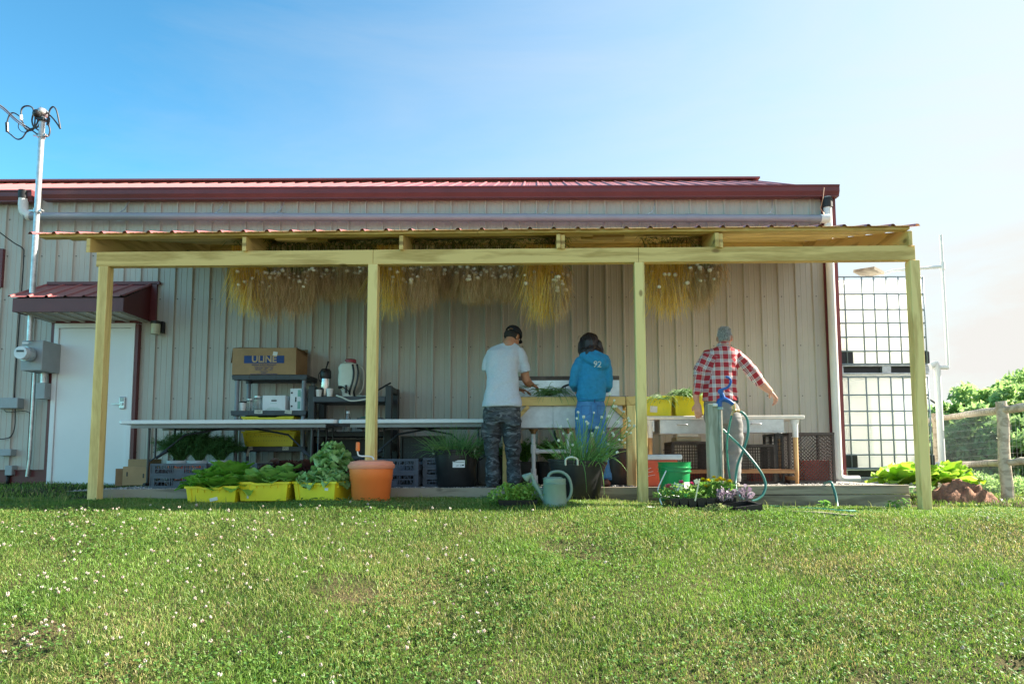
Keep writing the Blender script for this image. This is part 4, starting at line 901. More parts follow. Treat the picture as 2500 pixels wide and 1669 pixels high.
def grid_crate(w, d, h, m, nx=8, nz=4, name='milk_crate', bt=.008, diag=False, solid_base=.0):
    """open-grid plastic crate, origin bottom centre"""
    root = thing(name, (0, 0, 0), None, 'crate'); q = MB()
    def panel(o_, ux, W_):
        u = V(ux); nrm = u.cross(V((0, 0, 1)))
        def b_(a0, a1, z0, z1, th=.010): 
            p0 = V(o_)+u*a0+V((0, 0, z0)); p1 = V(o_)+u*a1+V((0, 0, z1)); q.bar(p0, p1, th, bt, up=nrm if abs((p1-p0).normalized().z) < .99 else nrm)
        q.bar(V(o_)+V((0, 0, h-.014)), V(o_)+u*W_+V((0, 0, h-.014)), .024, .028); q.bar(V(o_)+V((0, 0, .012)), V(o_)+u*W_+V((0, 0, .012)), .018, .024)
        for e_ in (.010, W_-.010): p = V(o_)+u*e_; q.bar(p, p+V((0, 0, h)), .020, .020, up=nrm)
        if diag:
            s_ = (h-.05)/nz; 
            for dgn in (1, -1):
                k = -nz
                while k*s_ < W_+h:
                    x0_ = k*s_; za, zb_ = .024, h-.028; L2 = zb_-za
                    xa_, xb_ = (x0_, x0_+L2) if dgn > 0 else (x0_+L2, x0_)
                    # clip to the panel
                    t0, t1 = 0.0, 1.0; dx = xb_-xa_
                    for lim, sg in ((0, 1), (W_, -1)):
                        f0 = (xa_-lim)*sg; f1 = (xb_-lim)*sg
                        if f0 < 0 and f1 < 0: t0 = 2
                        elif f0 < 0: t0 = max(t0, f0/(f0-f1))
                        elif f1 < 0: t1 = min(t1, f0/(f0-f1))
                    if t0 < t1: b_(xa_+dx*t0, xa_+dx*t1, za+L2*t0, za+L2*t1, .006)
                    k += 1
        else:
            for i in range(1, nx): q.bar(V(o_)+u*(W_*i/nx)+V((0, 0, .02)), V(o_)+u*(W_*i/nx)+V((0, 0, h-.02)), .006, bt, up=nrm)
            for i in range(1, nz): q.bar(V(o_)+V((0, 0, h*i/nz)), V(o_)+u*W_+V((0, 0, h*i/nz)), .006, bt*.8)
    panel((-w/2, -d/2, 0), (1, 0, 0), w); panel((-w/2, d/2, 0), (1, 0, 0), w); panel((-w/2, -d/2, 0), (0, 1, 0), d); panel((w/2, -d/2, 0), (0, 1, 0), d)
    q.box((0, 0, .006), (w-.01, d-.01, .012)); q.build('crate_grid', m, root)
    return root
mc = grid_crate(.29, .28, .13, mat('dark milk crate', (.06, .065, .07), .5), 9, 4); place(mc, (at(901, 1000, YBn+.05).x, YBn+.22, zb2+.04), 0, 'small dark milk crate with a green cloth on the lower bench shelf')
q = MB(); q.ball((at(890, 1000, YBn+.2).x, YBn+.22, zb2+.15), (.08, .07, .05), 10); q.ball((at(905, 1000, YBn+.2).x, YBn+.2, zb2+.12), (.10, .09, .05), 10); tag(q.build('green_cloth', mat('sea green cloth', (.12, .32, .26), .8, var=.3, bump=.5), smooth=True), 'crumpled green cloth in the milk crate under the bench', 'cloth')
# ---- slate grey slotted crates on the gravel
def slot_crate(w, d, h):
    root = thing('slotted_crate', (0, 0, 0), None, 'crate'); q = MB()
    q.box((0, 0, .008), (w-.02, d-.02, .016))
    for sy in (-1, 1):
        y = sy*(d/2-.006)
        q.box((0, y, h-.012), (w, .016, .024)); q.box((0, y, .014), (w, .012, .028)); 
        q.box((0, y, h*.55), (w, .006, .010))
        for fx in (-.49, -.42, -.14, -.10, .10, .14, .42, .49): q.box((fx*w, y, h/2), (.010, .014, h-.03))
        for fx in (-.46, .46): q.box((fx*w, y+sy*-.002, h/2), (.05, .006, h-.04))
        q.box((0, y+sy*-.002, h*.3), (w*.22, .006, h*.4)); q.box((0, y, h*.78), (w*.10, .010, .012))
        for s2 in (-1, 1):
            q.bar((s2*w*.16, y, .03), (s2*w*.27, y, h-.03), .006, .010, up=(0, 1, 0)); q.bar((s2*w*.40, y, .03), (s2*w*.29, y, h-.03), .006, .010, up=(0, 1, 0))
            for k in range(4): q.box((s2*w*(.17+k*.06), y, h*.5), (.004, .008, h-.05))
    for sx in (-1, 1):
        x = sx*(w/2-.006); q.box((x, 0, h-.012), (.016, d-.03, .024)); q.box((x, 0, .014), (.012, d-.03, .028)); q.box((x-sx*.002, 0, h*.35), (.005, d-.05, h*.5))
        for k in range(-4, 5): q.box((x, k*d*.11, h/2), (.010, .006, h-.04))
    q.build('crate_grid', crate_g, root); return root
sc0 = None
def put_slot(px, Y, z, w, lab, h=.135, rz=0):
    c = slot_crate(w, .40, h); return place(c, (at(px, 1150, Y).x, Y+.20, z), rz, lab, 'slate grey slotted crates on the gravel')
YC = 7.20
H_ = (1190-1130)/ppm(YC, .1)/2
put_slot(434, YC, .0, .585, 'bottom slate grey crate of the stack below the left table leg', H_); put_slot(434, YC, H_+.001, .585, 'top slate grey crate of the stack below the left table leg', H_, 1)
put_slot(566, YC+.04, .0, .53, 'bottom slate grey crate of the stack behind the lettuce crates', H_); put_slot(567, YC+.04, H_+.001, .53, 'top slate grey crate of the stack behind the lettuce crates', H_, -1)
H2 = (1190-1121)/ppm(YC, .1)/2
put_slot(957, YC, 0, .55, 'bottom slate grey crate of the stack behind the orange tub', H2); put_slot(957, YC, H2+.001, .55, 'top slate grey crate of the stack behind the orange tub', H2)
H3 = (1190-1120)/ppm(YC+.1, .1)/3
for k, w_ in enumerate(('bottom', 'middle', 'top')): put_slot(1090, YC+.1, k*(H3+.001), .50, w_+' slate grey crate of the three stacked behind the left black tub', H3)
H4 = .15
put_slot(862, 8.36, 0.02, .56, 'dark slotted crate on the gravel under the work bench', .15); c = put_slot(866, 8.34, .175, .52, 'folded dark slotted crate resting on the one under the work bench', .16)
# onions / potatoes in the left crates
veg = []
oni = mat('onion skin', (.62, .48, .28), .5, var=.2); rd = mat('tomato skin', (.70, .08, .03), .35)
q0 = None
for i in range(26):
    x = at(random.uniform(378, 620), 1150, YC+.1).x; zz = .02+random.choice((0, H_+.001)); r = random.uniform(.028, .04)
    q = MB(); q.ball((x, YC+.05+random.uniform(0, .2), zz+r), (r, r, r*.85), 10)
    tag(q.build('onion' if i % 5 else 'tomato', oni if i % 5 else rd, smooth=True), 'round tan onion inside the slate grey crates at the left' if i % 5 else 'red tomato inside the slate grey crates at the left', 'vegetable', 'onions in the slate crates' if i % 5 else 'tomatoes in the slate crates')
# black perforated panel
q = MB(); c = at(1030, 1110, 8.1); w_ = (1085-978)/ppm(8.1, .2); h_ = (1190-1072)/ppm(8.1, .2)
pf = thing('perforated_tray', (c.x, 8.2, 0), 'black perforated tray standing on edge behind the left black tub', 'tray')
q.box((c.x, 8.2, h_/2), (w_, .012, h_)); 
for sx in (-1, 1): q.box((c.x+sx*w_/2, 8.185, h_/2), (.02, .05, h_))
q.box((c.x, 8.185, h_-.01), (w_-.02, .05, .02)); q.build('tray_panel', blk, pf, bevel=.003)
q = MB()
for i in range(12):
    for j in range(8): q.cyl((c.x-w_/2+.04+i*(w_-.08)/11, 8.195, .07+j*(h_-.14)/7), (c.x-w_/2+.04+i*(w_-.08)/11, 8.191, .07+j*(h_-.14)/7), .006, 6)
q.build('holes', mat('panel seen through holes', (.10, .10, .09), .8), pf)
# brown cartons by the door
def box_open(px0, px1, py0, py1, Y, D, lab, m=card, hole=False):
    a, b = at(px0, py1, Y), at(px1, py0, Y); t = thing('cardboard_box', ((a.x+b.x)/2, Y+D/2, max(a.z, 0)), lab, 'box'); q = MB()
    zb_ = max(a.z, .001); q.box(((a.x+b.x)/2, Y+D/2, (zb_+b.z)/2), (b.x-a.x, D, b.z-zb_)); q.build('carton_wall', m, t, bevel=.003)
    if hole:
        q = MB(); q.box(((a.x+b.x)/2-.09, Y-.0015, (a.z+b.z)/2+.02), (.014, .004, .05)); q.box(((a.x+b.x)/2+.10, Y-.0015, (a.z+b.z)/2), (.014, .004, .05)); q.build('hand_hole', blk, t)
    return t
box_open(298, 360, 1138, 1184, 7.95, .30, 'flat brown carton leaning by the white door, behind the left table leg', card, True)
box_open(312, 362, 1120, 1140, 8.35, .3, 'brown carton standing behind the flat carton near the door')
q = MB(); a = at(278, 1183, 7.95); q.box((a.x+.05, 8.0, .10), (.12, .01, .2), Matrix.Rotation(R(14), 3, 'Z')); tag(q.build('carton_flap', card_dk), 'dark brown carton flap standing beside the flat carton near the door', 'cardboard')
# fennel in orange pots
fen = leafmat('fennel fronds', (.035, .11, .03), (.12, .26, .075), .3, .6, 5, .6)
def fuzz(c, r, n, L_, m, name, lab, cat, grp=None, up=.5, w=.003, nseg=3):
    q = MB(); c = V(c)
    for i in range(n):
        d = V((random.gauss(0, 1), random.gauss(0, 1), random.gauss(up, .8))); d.normalize(); p0 = c+V((d.x*r[0], d.y*r[1], d.z*r[2]))*random.uniform(.15, .9)
        l = L_*random.uniform(.5, 1.2); s = d.cross(V((random.gauss(0, 1), random.gauss(0, 1), random.gauss(0, 1)))).normalized()*w
        p1 = p0+d*l*.5; p2 = p0+d*l+V((random.gauss(0, .2), random.gauss(0, .2), random.gauss(-.25, .2)))*l
        q.add([p0-s, p0+s, p1+s*.8, p1-s*.8, p2], [(0, 1, 2, 3), (3, 2, 4)])
    return tag(q.build(name, m, smooth=False, fix=False), lab, cat, grp)
def frond_plant(c, w, h, n, m, name, lab, cat, grp=None, pn=26, blade=.035, bw=.0022):
    """stems that fan out, each carrying feathery blades"""
    q = MB(); c = V(c)
    for i in range(n):
        a = random.uniform(0, 6.28); sp = random.uniform(.05, 1)**.7
        tip = c+V((math.cos(a)*sp*w, math.sin(a)*sp*w*.7, h*random.uniform(.55, 1)*(1-.35*sp)))
        mid = c+(tip-c)*.5+V((0, 0, h*.18))
        pts = smoothpath([c, mid, tip-V((0, 0, .02*h))], 4); q.tube(pts, [.004*(1-.1*k) for k in range(len(pts))], 4)
        for k in range(pn):
            t = random.uniform(.35, 1); b = pts[min(int(t*(len(pts)-1)), len(pts)-1)]+V((random.gauss(0, .012),)*3)
            d = V((random.gauss(0, 1), random.gauss(0, 1), random.gauss(.3, 1))).normalized(); l = blade*random.uniform(.5, 1.4); s = d.cross(V((random.random(), random.random(), random.random()))).normalized()*bw
            e_ = b+d*l+V((0, 0, -.25*l)); q.add([b-s, b+s, b+d*l*.6+s*.7, b+d*l*.6-s*.7, e_], [(0, 1, 2, 3), (3, 2, 4)])
    return tag(q.build(name, m, fix=False), lab, cat, grp)
potm = mat('terracotta red pot', (.62, .12, .05), .45)
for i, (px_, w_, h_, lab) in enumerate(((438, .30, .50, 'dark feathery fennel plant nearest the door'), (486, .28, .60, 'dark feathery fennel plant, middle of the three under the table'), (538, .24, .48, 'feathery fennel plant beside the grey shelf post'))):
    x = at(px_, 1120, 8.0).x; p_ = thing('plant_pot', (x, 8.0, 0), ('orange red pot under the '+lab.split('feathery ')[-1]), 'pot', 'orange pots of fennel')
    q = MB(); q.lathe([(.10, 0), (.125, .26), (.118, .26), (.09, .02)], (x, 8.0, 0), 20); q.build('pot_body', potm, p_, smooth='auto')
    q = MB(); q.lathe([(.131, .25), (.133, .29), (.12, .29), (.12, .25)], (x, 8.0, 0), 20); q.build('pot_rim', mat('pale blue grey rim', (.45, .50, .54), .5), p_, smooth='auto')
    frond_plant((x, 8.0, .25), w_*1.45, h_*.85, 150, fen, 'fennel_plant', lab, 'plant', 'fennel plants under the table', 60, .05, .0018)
# ================================================================== middle and right
chive = leafmat('chive leaves', (.07, .19, .045), (.24, .42, .15), .2, .45, 9, .7)
chive_p = leafmat('pale chive stems', (.12, .30, .06), (.34, .55, .18), .2, .45, 9, .7)
def chives(c, r, n, L_, m, nm, lab, lean=(0, 0), spread=.5, w=.0045, droop=.5, grp=None, parent=None):
    q = MB(); c = V(c)
    for i in range(n):
        a = random.uniform(0, 6.28); rr = r*math.sqrt(random.random()); b = c+V((math.cos(a)*rr, math.sin(a)*rr*.7, 0))
        l = L_*random.uniform(.45, 1.1); d = V((math.cos(a)*spread*rr/r+lean[0]+random.gauss(0, .18), math.sin(a)*spread*rr/r+lean[1]+random.gauss(0, .15), 1)).normalized()
        dr = droop*random.uniform(0, 1)**2; pts = []; p = b.copy()
        for k in range(6):
            pts.append(p.copy()); p = p+d*(l/5); d = (d+V((d.x*.10, d.y*.10, -dr*.55))).normalized()
        q.tube(pts, [w*(1-.16*k) for k in range(6)], 3, caps=False)
    o = q.build(nm, m, parent, smooth=True, fix=False)
    return o if parent is not None else tag(o, lab, 'plant', grp)
def tub(nm, cx, Y, z, r, h, lab, handles=True, label=False, tilt=None, rb=.80):
    t = thing(nm, (cx, Y, z), lab, 'tub'); c = V((cx, Y, z)); q = MB(); 
    q.lathe([(r*rb, 0), (r*(rb+.03), .01), (r*.955, h*.86), (r*.975, h*.865), (r*.985, h*.92), (r*1.02, h*.93), (r*1.03, h*.985), (r*1.0, h), (r*.95, h*.99), (r*.92, h*.85), (r*.78, .03), (.001, .025)], c, 40, rot=tilt)
    q.build('tub_body', mat('worn black tub plastic', (.022, .022, .023), .38, 0, .25, 5, dirt=((.075, .068, .055), 3.5, .60)), t, smooth='auto')
    if handles:
        for a in ((-1.75,) if handles == 1 else (2.9, -.35)):
            d = V((math.cos(a), math.sin(a), 0)); s = d.cross(V((0, 0, 1))); hc = c+d*(r*1.0)+V((0, 0, h*.93)); q = MB()
            q.tube(smoothpath([hc-s*.055+V((0, 0, -.02)), hc-s*.05+d*.01+V((0, 0, .035)), hc+d*.02+V((0, 0, .055)), hc+s*.05+d*.01+V((0, 0, .035)), hc+s*.055+V((0, 0, -.02))], 5), .0095, 8); q.build('rope_handle', mat('cream rope', (.66, .64, .52), .8), t, smooth=True)
    if label:
        q = MB(); q.box(c+V((.05, -r*.93, h*.62)), (.125, .004, .075), Matrix.Rotation(R(-7), 3, 'X')); lb = q.build('label', paper, t)
        q = MB()
        for k in range(9): q.box(c+V((random.uniform(0, .10), -r*.93-.004, h*.62-.02+random.uniform(-.012, .01))), (random.uniform(.01, .025), .001, .012))
        q.box(c+V((.05, -r*.93-.0045, h*.62+.02)), (.11, .001, .004)); q.build('label_print', steel_dk, lb)
    q = MB(); q.lathe([(r*.90, h*.80), (.001, h*.80)], c, 24, rot=tilt); q.build('soil', mat('potting soil', (.06, .045, .03), .95, bump=.6), t)
    return t
# left black tub with chives
Yt = 7.05; xt = at(1108, 1150, Yt).x; ht = (1190-1097)/ppm(Yt, .2)
tub('black_tub', xt, Yt+.22, .0, .235, ht, 'black tub with a white label, full of cut chives, on the gravel', 2, True)
o_ = chives((xt+.02, Yt+.2, ht*.75), .21, 460, .38, chive, 'chives', 'dense green chives filling the labelled black tub', (.12, -.05), .8, .0045, .9)
chives((xt+.05, Yt+.02, ht*.85), .14, 22, .36, chive_p, 'chives', 'loose chive leaves drooping over the front rim of the labelled tub', (.3, -.5), .9, .004, 2.0)
# dark bins behind the first man
q = MB(); x = at(1183, 1140, 7.9).x; q.shell(.26, .3, .30, .34, 0, .36, .006, (x, 8.0, 0)); tag(q.build('plastic_bin', mat('translucent grey bin', (.16, .16, .15), .4), bevel=.004), 'smoky grey plastic bin behind the labelled black tub', 'bin')
q = MB(); x = at(1222, 1140, 8.1).x; q.shell(.24, .3, .28, .34, 0, .34, .006, (x, 8.2, 0)); tag(q.build('plastic_bin', blk, bevel=.004), 'black bin seen between the legs of the man in camouflage', 'bin')
# carrots / parsley greens under the sink
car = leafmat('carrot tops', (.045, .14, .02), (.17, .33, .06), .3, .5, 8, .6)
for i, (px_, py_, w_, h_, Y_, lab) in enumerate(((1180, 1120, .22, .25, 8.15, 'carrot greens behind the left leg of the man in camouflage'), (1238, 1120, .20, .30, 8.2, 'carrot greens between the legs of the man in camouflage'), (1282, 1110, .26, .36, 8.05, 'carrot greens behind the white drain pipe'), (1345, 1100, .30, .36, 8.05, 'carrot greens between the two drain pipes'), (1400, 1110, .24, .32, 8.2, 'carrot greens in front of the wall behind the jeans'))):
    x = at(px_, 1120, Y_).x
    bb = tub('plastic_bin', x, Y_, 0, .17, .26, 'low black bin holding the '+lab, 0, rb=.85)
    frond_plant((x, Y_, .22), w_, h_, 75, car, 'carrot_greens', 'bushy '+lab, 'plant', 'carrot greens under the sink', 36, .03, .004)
# ---- sink bench
YK = 7.28
def sink():
    x0, x1 = at(1226, 1000, YK).x, at(1552, 1000, YK).x; D = .60; zt = at(1250, 969, YK).z; zb_ = at(1250, 990, YK).z; cx = (x0+x1)/2
    t = thing('wash_sink', (cx, YK+D/2, 0), 'galvanised wash sink set in a lumber frame between the two posts', 'sink')
    hh = zt-zb_
    q = MB(); q.box(((x0+at(1527, 980, YK).x)/2, YK+.019, zt-hh/2), (at(1527, 980, YK).x-x0, .038, hh)); q.build('frame_rail', pine_x, t, bevel=.003)
    q = MB(); q.box((cx, YK+D-.019, zt-hh/2), (x1-x0, .038, hh)); q.build('frame_rail', pine_x, t)
    xr = at(1541, 1000, YK).x
    for x in (x0+.05, xr):
        for y in (YK+.045, YK+D-.045):
            q = MB(); q.box((x, y, (zt-(hh if x == xr else hh))/2), (.092, .088, zt-hh-.002)); q.build('frame_leg', pine_z, t, bevel=.003)
    q = MB(); q.box((xr, YK+.045, zt-hh/2), (.105, .095, hh)); q.build('frame_block', pine_y, t, bevel=.003)
    q = MB(); q.box((xr, YK+D/2+.05, zt-hh/2), (.038, D-.10-.03, hh)); q.build('frame_rail', pine_y, t)
    for a, b in (((1262, 1022), (1290, 992)), ((1494, 990), (1528, 1020))):
        q = MB(); q.bar(at(*a, YK+.05), at(*b, YK+.05), .038, .085, up=(0, -1, 0)); q.build('frame_brace', pine_x, t, bevel=.002)
    zbt = at(1250, 1044, YK).z; xs0, xs1 = x0+.06, at(1522, 1000, YK).x
    q = MB(); xm = at(1350, 1000, YK).x
    q.box(((xs0+xm)/2-.002, YK+.30, (zb_+zbt)/2+.02), (xm-xs0-.004, .50, zb_-zbt+.04)); q.box(((xs1+xm)/2+.002, YK+.30, (zb_+zbt)/2+.02), (xs1-xm-.004, .50, zb_-zbt+.04)); q.box((xm, YK+.055, (zb_+zbt)/2), (.018, .012, zb_-zbt-.01))
    q.build('basin', galv_dull, t, bevel=.008)
    q = MB(); zs = at(1350, 928, YK+D).z; zs2 = at(1350, 918, YK+D).z; xk1 = at(1512, 940, YK+D).x
    q.box(((x0+xk1)/2, YK+D+.01, (zs+zt)/2), (xk1-x0, .02, zs-zt+.02)); q.build('splashback', mat('bright zinc sheet', (.66, .70, .72), .32, .55, .15, 5), t)
    q = MB(); q.box(((x0+xk1)/2, YK+D+.01, (zs+zs2)/2), (xk1-x0, .03, zs2-zs)); q.build('splashback_cap', mat('rusty brown cap', (.13, .10, .085), .6, var=.3), t)
    q = MB(); q.box((cx-.03, YK+.33, zt+.006), (x1-x0-.12, .56, .012)); q.build('sink_rim', mat('dirty sink deck', (.30, .29, .26), .5, .4, .3, 20), t)
    for n_, px_ in enumerate((1302.5, 1388)):
        x = at(px_, 1080, YK+.28).x; y = YK+.28
        q = MB(); q.lathe([(.028, -.055), (.034, -.03), (.050, -.012), (.052, .0), (.030, .002)], (x, y, zbt-.002), 16); q.build('drain_fitting', mat('brass fitting', (.42, .28, .14), .4, .8, .2), t, smooth='auto')
        q = MB(); q.cyl((x, y, zbt-.05), (x, y, .0), .0225 if n_ == 0 else .0225, 14)
        if n_ == 0:
            for z in (at(0, 1101, y).z, at(0, 1160, y).z): q.cyl((x, y, z-.05), (x, y, z+.05), .031, 14)
            q.cyl((x, y, .0), (x, y, .11), .048, 14)
        q.build('drain_pipe', pvc, t, smooth='auto')
    z = at(1340, 1101, YK+.28).z; q = MB(); q.cyl((at(1302, 1100, YK+.28).x+.032, YK+.28, z), (at(1388, 1100, YK+.28).x-.023, YK+.28, z), .0225, 14); q.cyl((at(1302, 1100, YK+.28).x+.03, YK+.28, z), (at(1302, 1100, YK+.28).x+.06, YK+.28, z), .032, 14); q.build('cross_pipe', pvc, t, smooth='auto')
    return zt
zk = sink()
q = MB(); q.tube(smoothpath([at(1354, 1050, YK+.5), at(1357, 1068, YK+.5), at(1370, 1084, YK+.5), at(1390, 1096, YK+.5), at(1430, 1110, YK+.5)], 6), .012, 8); tag(q.build('garden_hose', mat('dark green hose', (.01, .05, .04), .4), smooth=True), 'dark hose curving down below the sink basin', 'hose')
q = MB(); q.tube(smoothpath([at(1366, 958, YK+.3), at(1374, 945, YK+.3), at(1388, 939, YK+.3), at(1404, 938, YK+.3)], 6), .012, 8); q.tube(smoothpath([at(1380, 944, YK+.28), at(1382, 965, YK+.25)], 4), .005, 6); tag(q.build('faucet_hose', steel_dk, smooth=True), 'short dark spray hose arching out of the sink beside the woman', 'hose')
# chives lying on the sink edge
def bundle(c, n, L_, m, lab, nm='cut_chives', fall=.5, ax=1, grp=None, zlim=None, w=.004):
    q = MB(); c = V(c)
    for i in range(n):
        a = random.gauss(0, .9)+(math.pi if random.random() < .45 else 0); p = c+V((random.gauss(0, .05), random.gauss(0, .05), random.uniform(0, .05)))
        d = V((math.cos(a)*ax, -abs(math.sin(a))*.8, random.uniform(.1, .6))).normalized(); pts = []; l = L_*random.uniform(.5, 1.1); k_ = random.uniform(.3, 1)*fall
        for k in range(7): 
            pts.append(p.copy()); p = p+d*(l/6); d = (d+V((0, 0, -k_))).normalized()
            if zlim is not None and p.z < zlim and p.y > c.y-.16: p.z = zlim+.004
        q.tube(pts, [w*(1-.13*k) for k in range(7)], 3, caps=False)
    return tag(q.build(nm, m, smooth=True, fix=False), lab, 'plant', grp)
bundle((at(1345, 965, YK+.05).x, YK+.06, zk+.03), 75, .30, chive, 'bunch of cut green chives drooping over the sink edge')
bundle((at(1335, 960, YK+.3).x, YK+.3, zk+.03), 60, .25, chive, 'more cut chives lying inside the sink behind the front rail')
bundle((at(1285, 952, YK+.15).x, YK+.1, zk+.09), 14, .18, chive, 'small bunch of chives in the hands of the man in camouflage', fall=.2)
# ---- second black tub, flowering chives
Y2 = 6.18; x2 = at(1405, 1150, Y2+.27).x; z2 = at(1405, 1226, Y2).z; h2 = at(1405, 1123, Y2+.25).z-z2
tub('black_tub', x2, Y2+.27, z2, .275, h2, 'large black tub of flowering chives with a cream rope handle on the grass', 1, tilt=Matrix.Rotation(R(3), 3, 'Y'), rb=.74)
cf = thing('flowering_chives', (x2+.05, Y2+.25, z2+h2-.05), 'tall chives with round white flower heads growing from the large black tub', 'plant')
cc = V((x2+.08, Y2+.27, z2+h2*.85)); chives(cc, .17, 150, .42, chive_p, 'stems', '', (.42, -.1), .5, .0048, .25, parent=cf)
chives(cc+V((-.1, 0, 0)), .13, 40, .38, chive_p, 'stems', '', (-.35, -.1), .5, .0045, .25, parent=cf)
chives(cc+V((0, -.15, 0)), .15, 16, .42, chive_p, 'drooping_stems', '', (.2, -.6), .6, .005, 2.6, parent=cf)
fl = MB(); fs_ = MB()
heads = [(1406, 792), (1411, 1006), (1489, 961), (1408, 1021), (1425, 1017), (1450, 1007), (1369, 1042), (1385, 1023), (1376, 1058), (1364, 1075), (1393, 1057), (1432, 1029), (1435, 1033), (1469, 1018), (1460, 1043), (1445, 1057), (1500, 977), (1504, 992), (1498, 992), (1487, 1016), (1508, 1030), (1523, 1005), (1534, 1021), (1537, 1027), (1536, 1038), (1549, 1039), (1530, 1054), (1540, 1056), (1526, 1065), (1498, 1062), (1512, 1073), (1519, 1074), (1526, 1080), (1495, 1056), (1491, 1048), (1418, 1091), (1398, 1086), (1447, 1063), (1456, 1043), (1473, 1055), (1485, 1084), (1507, 1104), (1494, 1083), (1400, 1104)]
for (hx, hy) in heads[1:]:
    hy_ = hy if hy > 900 else hy+160; yy = Y2+.27+random.uniform(-.2, .15); p = at(hx, hy_, yy); b = cc+V(((p.x-cc.x)*.35, (yy-cc.y)*.5, random.uniform(-.05, .05)))
    r = random.uniform(.010, .017)
    for k in range(22):
        d = V((random.gauss(0, 1), random.gauss(0, 1), random.gauss(.2, 1))).normalized(); fl.ball(p+d*r*.75, r*.34, 5)
    m_ = b.lerp(p, .55)+V((-.06*(p.x-cc.x), 0, .03)); fs_.tube(smoothpath([b, m_, p-V((0, 0, r*.5))], 4), .0032, 4, caps=False)
fl.build('flower_heads', mat('white chive flower', (.80, .84, .70), .7), cf); fs_.build('flower_stems', chive_p, cf, smooth=True, fix=False)
cf.children[-1]['kind'] = 'stuff'
# black tub behind the woman
tub('black_tub', at(1512, 1130, 7.75).x, 7.8, 0, .17, .40, 'tall black tub under the right end of the sink', 0, rb=.92)
q = MB(); q.ball((at(1502, 1080, 7.8).x, 7.8, .42), (.10, .09, .05), 12); tag(q.build('plastic_sack', mat('white sack', (.60, .60, .56), .5, bump=.6), smooth=True), 'crumpled white sack in the black tub under the sink', 'sack')
# ---- watering can
def watering_can():
    Y = 5.80; k = 1/ppm(Y-.1, 0); c = V((at(1354, 1200, Y).x, Y, at(1354, 1243, Y-.11).z)); gm_ = mat('sage green plastic', (.20, .29, .235), .42, 0, .07, 7, spec=.5, dirt=((.30, .33, .25), 6, .66))
    t = thing('watering_can', c, 'sage green watering can with a long spout on the sunny grass edge', 'watering can')
    H = 74*k; q = MB()
    q.lathe([(32*k, 0), (32.5*k, 8*k), (30.5*k, 10*k), (28*k, 58*k), (29*k, 59.5*k), (28*k, 61*k), (29*k, 62.5*k), (27.5*k, 64*k), (28*k, 68*k), (27.5*k, H), (25.5*k, H), (26*k, 50*k), (29*k, 3*k), (.001, 2.5*k)], c, 36); q.build('can_body', gm_, t, smooth='auto')
    q = MB(); q.lathe([(26.5*k, H-.001), (20*k, H+.012), (.001, H+.016)], c+V((-.012, 0, 0)), 30); q.build('can_top', gm_, t, smooth='auto')
    q = MB(); P = lambda px, py: at(px, py, Y)
    q.tube(smoothpath([P(1330, 1222), P(1318, 1200), P(1306, 1180), P(1299, 1163), P(1297, 1157)], 5), [(.030, .022)]*4+[(.024, .02)]*8+[(.016, .016)]*9, 12); q.tube([P(1330, 1198), P(1316, 1192)], .010, 8)
    q.build('spout', gm_, t, smooth=True)
    q = MB(); ax = (P(1278, 1162)-P(1299, 1158)).normalized(); rt = ax.to_track_quat('Z', 'Y').to_matrix(); q.lathe([(.013, -.015), (.018, .0), (.038, .045), (.040, .052), (.034, .060), (.001, .064)], P(1294, 1158), 20, rot=Matrix.Rotation(R(-38), 3, 'Y') @ Matrix(((0, 0, -1), (0, 1, 0), (1, 0, 0)))); q.build('rose', gm_, t, smooth='auto')
    q = MB(); q.tube(smoothpath([P(1337, 1172), P(1341, 1158), P(1353, 1151), P(1372, 1152), P(1388, 1165), P(1395, 1190), P(1391, 1212), P(1380, 1224), P(1376, 1226)], 6), [(.0155, .013)]*49, 10); q.build('can_handle', gm_, t, smooth=True)
    q = MB(); 
    for i in range(16): leaf(q, c+V((random.uniform(-.03, .03), .0, H+.01)), (random.gauss(0, .5), random.gauss(0, .5), 1), (0, 1, .1), .06, .02, .5, .1, 4, 3)
    return t
watering_can()
# ---- herb seedlings left of the can
hb = leafmat('bright herb leaf', (.16, .34, .05), (.44, .62, .16), .35, .45, 12, .6)
def leafy(c, rx, ry, h, n, s, m, nm, lab, grp=None, pal=None):
    q = MB(); c = V(c)
    for i in range(n):
        x, y = max(-1, min(1, random.gauss(0, .5)))*rx, max(-1, min(1, random.gauss(0, .5)))*ry; z = h*random.uniform(.2, 1)*max(0.2, 1-.5*(x/rx)**2)
        d = V((random.gauss(0, 1), random.gauss(-.2, 1), random.gauss(.3, .5))).normalized(); p = c+V((x, y, z))
        leaf(q, p, d, (0, 0, 1), s*random.uniform(.6, 1.2), s*random.uniform(.5, .9), random.uniform(.2, 1), .15, 3, 3)
        if i % 4 == 0: q.tube([c+V((x*.5, y*.5, 0)), p], .002, 4, caps=False)
    return tag(q.build(nm, m, smooth=True, fix=False), lab, 'plant', grp)
Yh = 5.80; hx = at(1265, 1220, Yh).x; hz = ground(hx, Yh)
hb_tray = thing('seedling_tray', (hx, Yh, hz), 'black seedling tray in the grass left of the watering can', 'tray'); q = MB(); q.shell(.30, .20, .33, .23, 0, .05, .004, (hx, Yh, hz)); q.build('tray_wall', blk, hb_tray)
leafy((hx-.06, Yh, hz+.03), .19, .11, .15, 330, .042, hb, 'herb_seedlings', 'bright green herb seedlings in the tray left of the watering can')
leafy((hx+.10, Yh+.08, hz+.03), .15, .10, .16, 150, .045, hb, 'leafy_weeds', 'green leafy plants between the herb seedlings and the watering can')
leafy((hx-.03, 6.5, ground(hx, 6.5)), .28, .07, .08, 70, .045, let_mid, 'leafy_weeds', 'low leafy weeds along the edging board behind the herb tray')
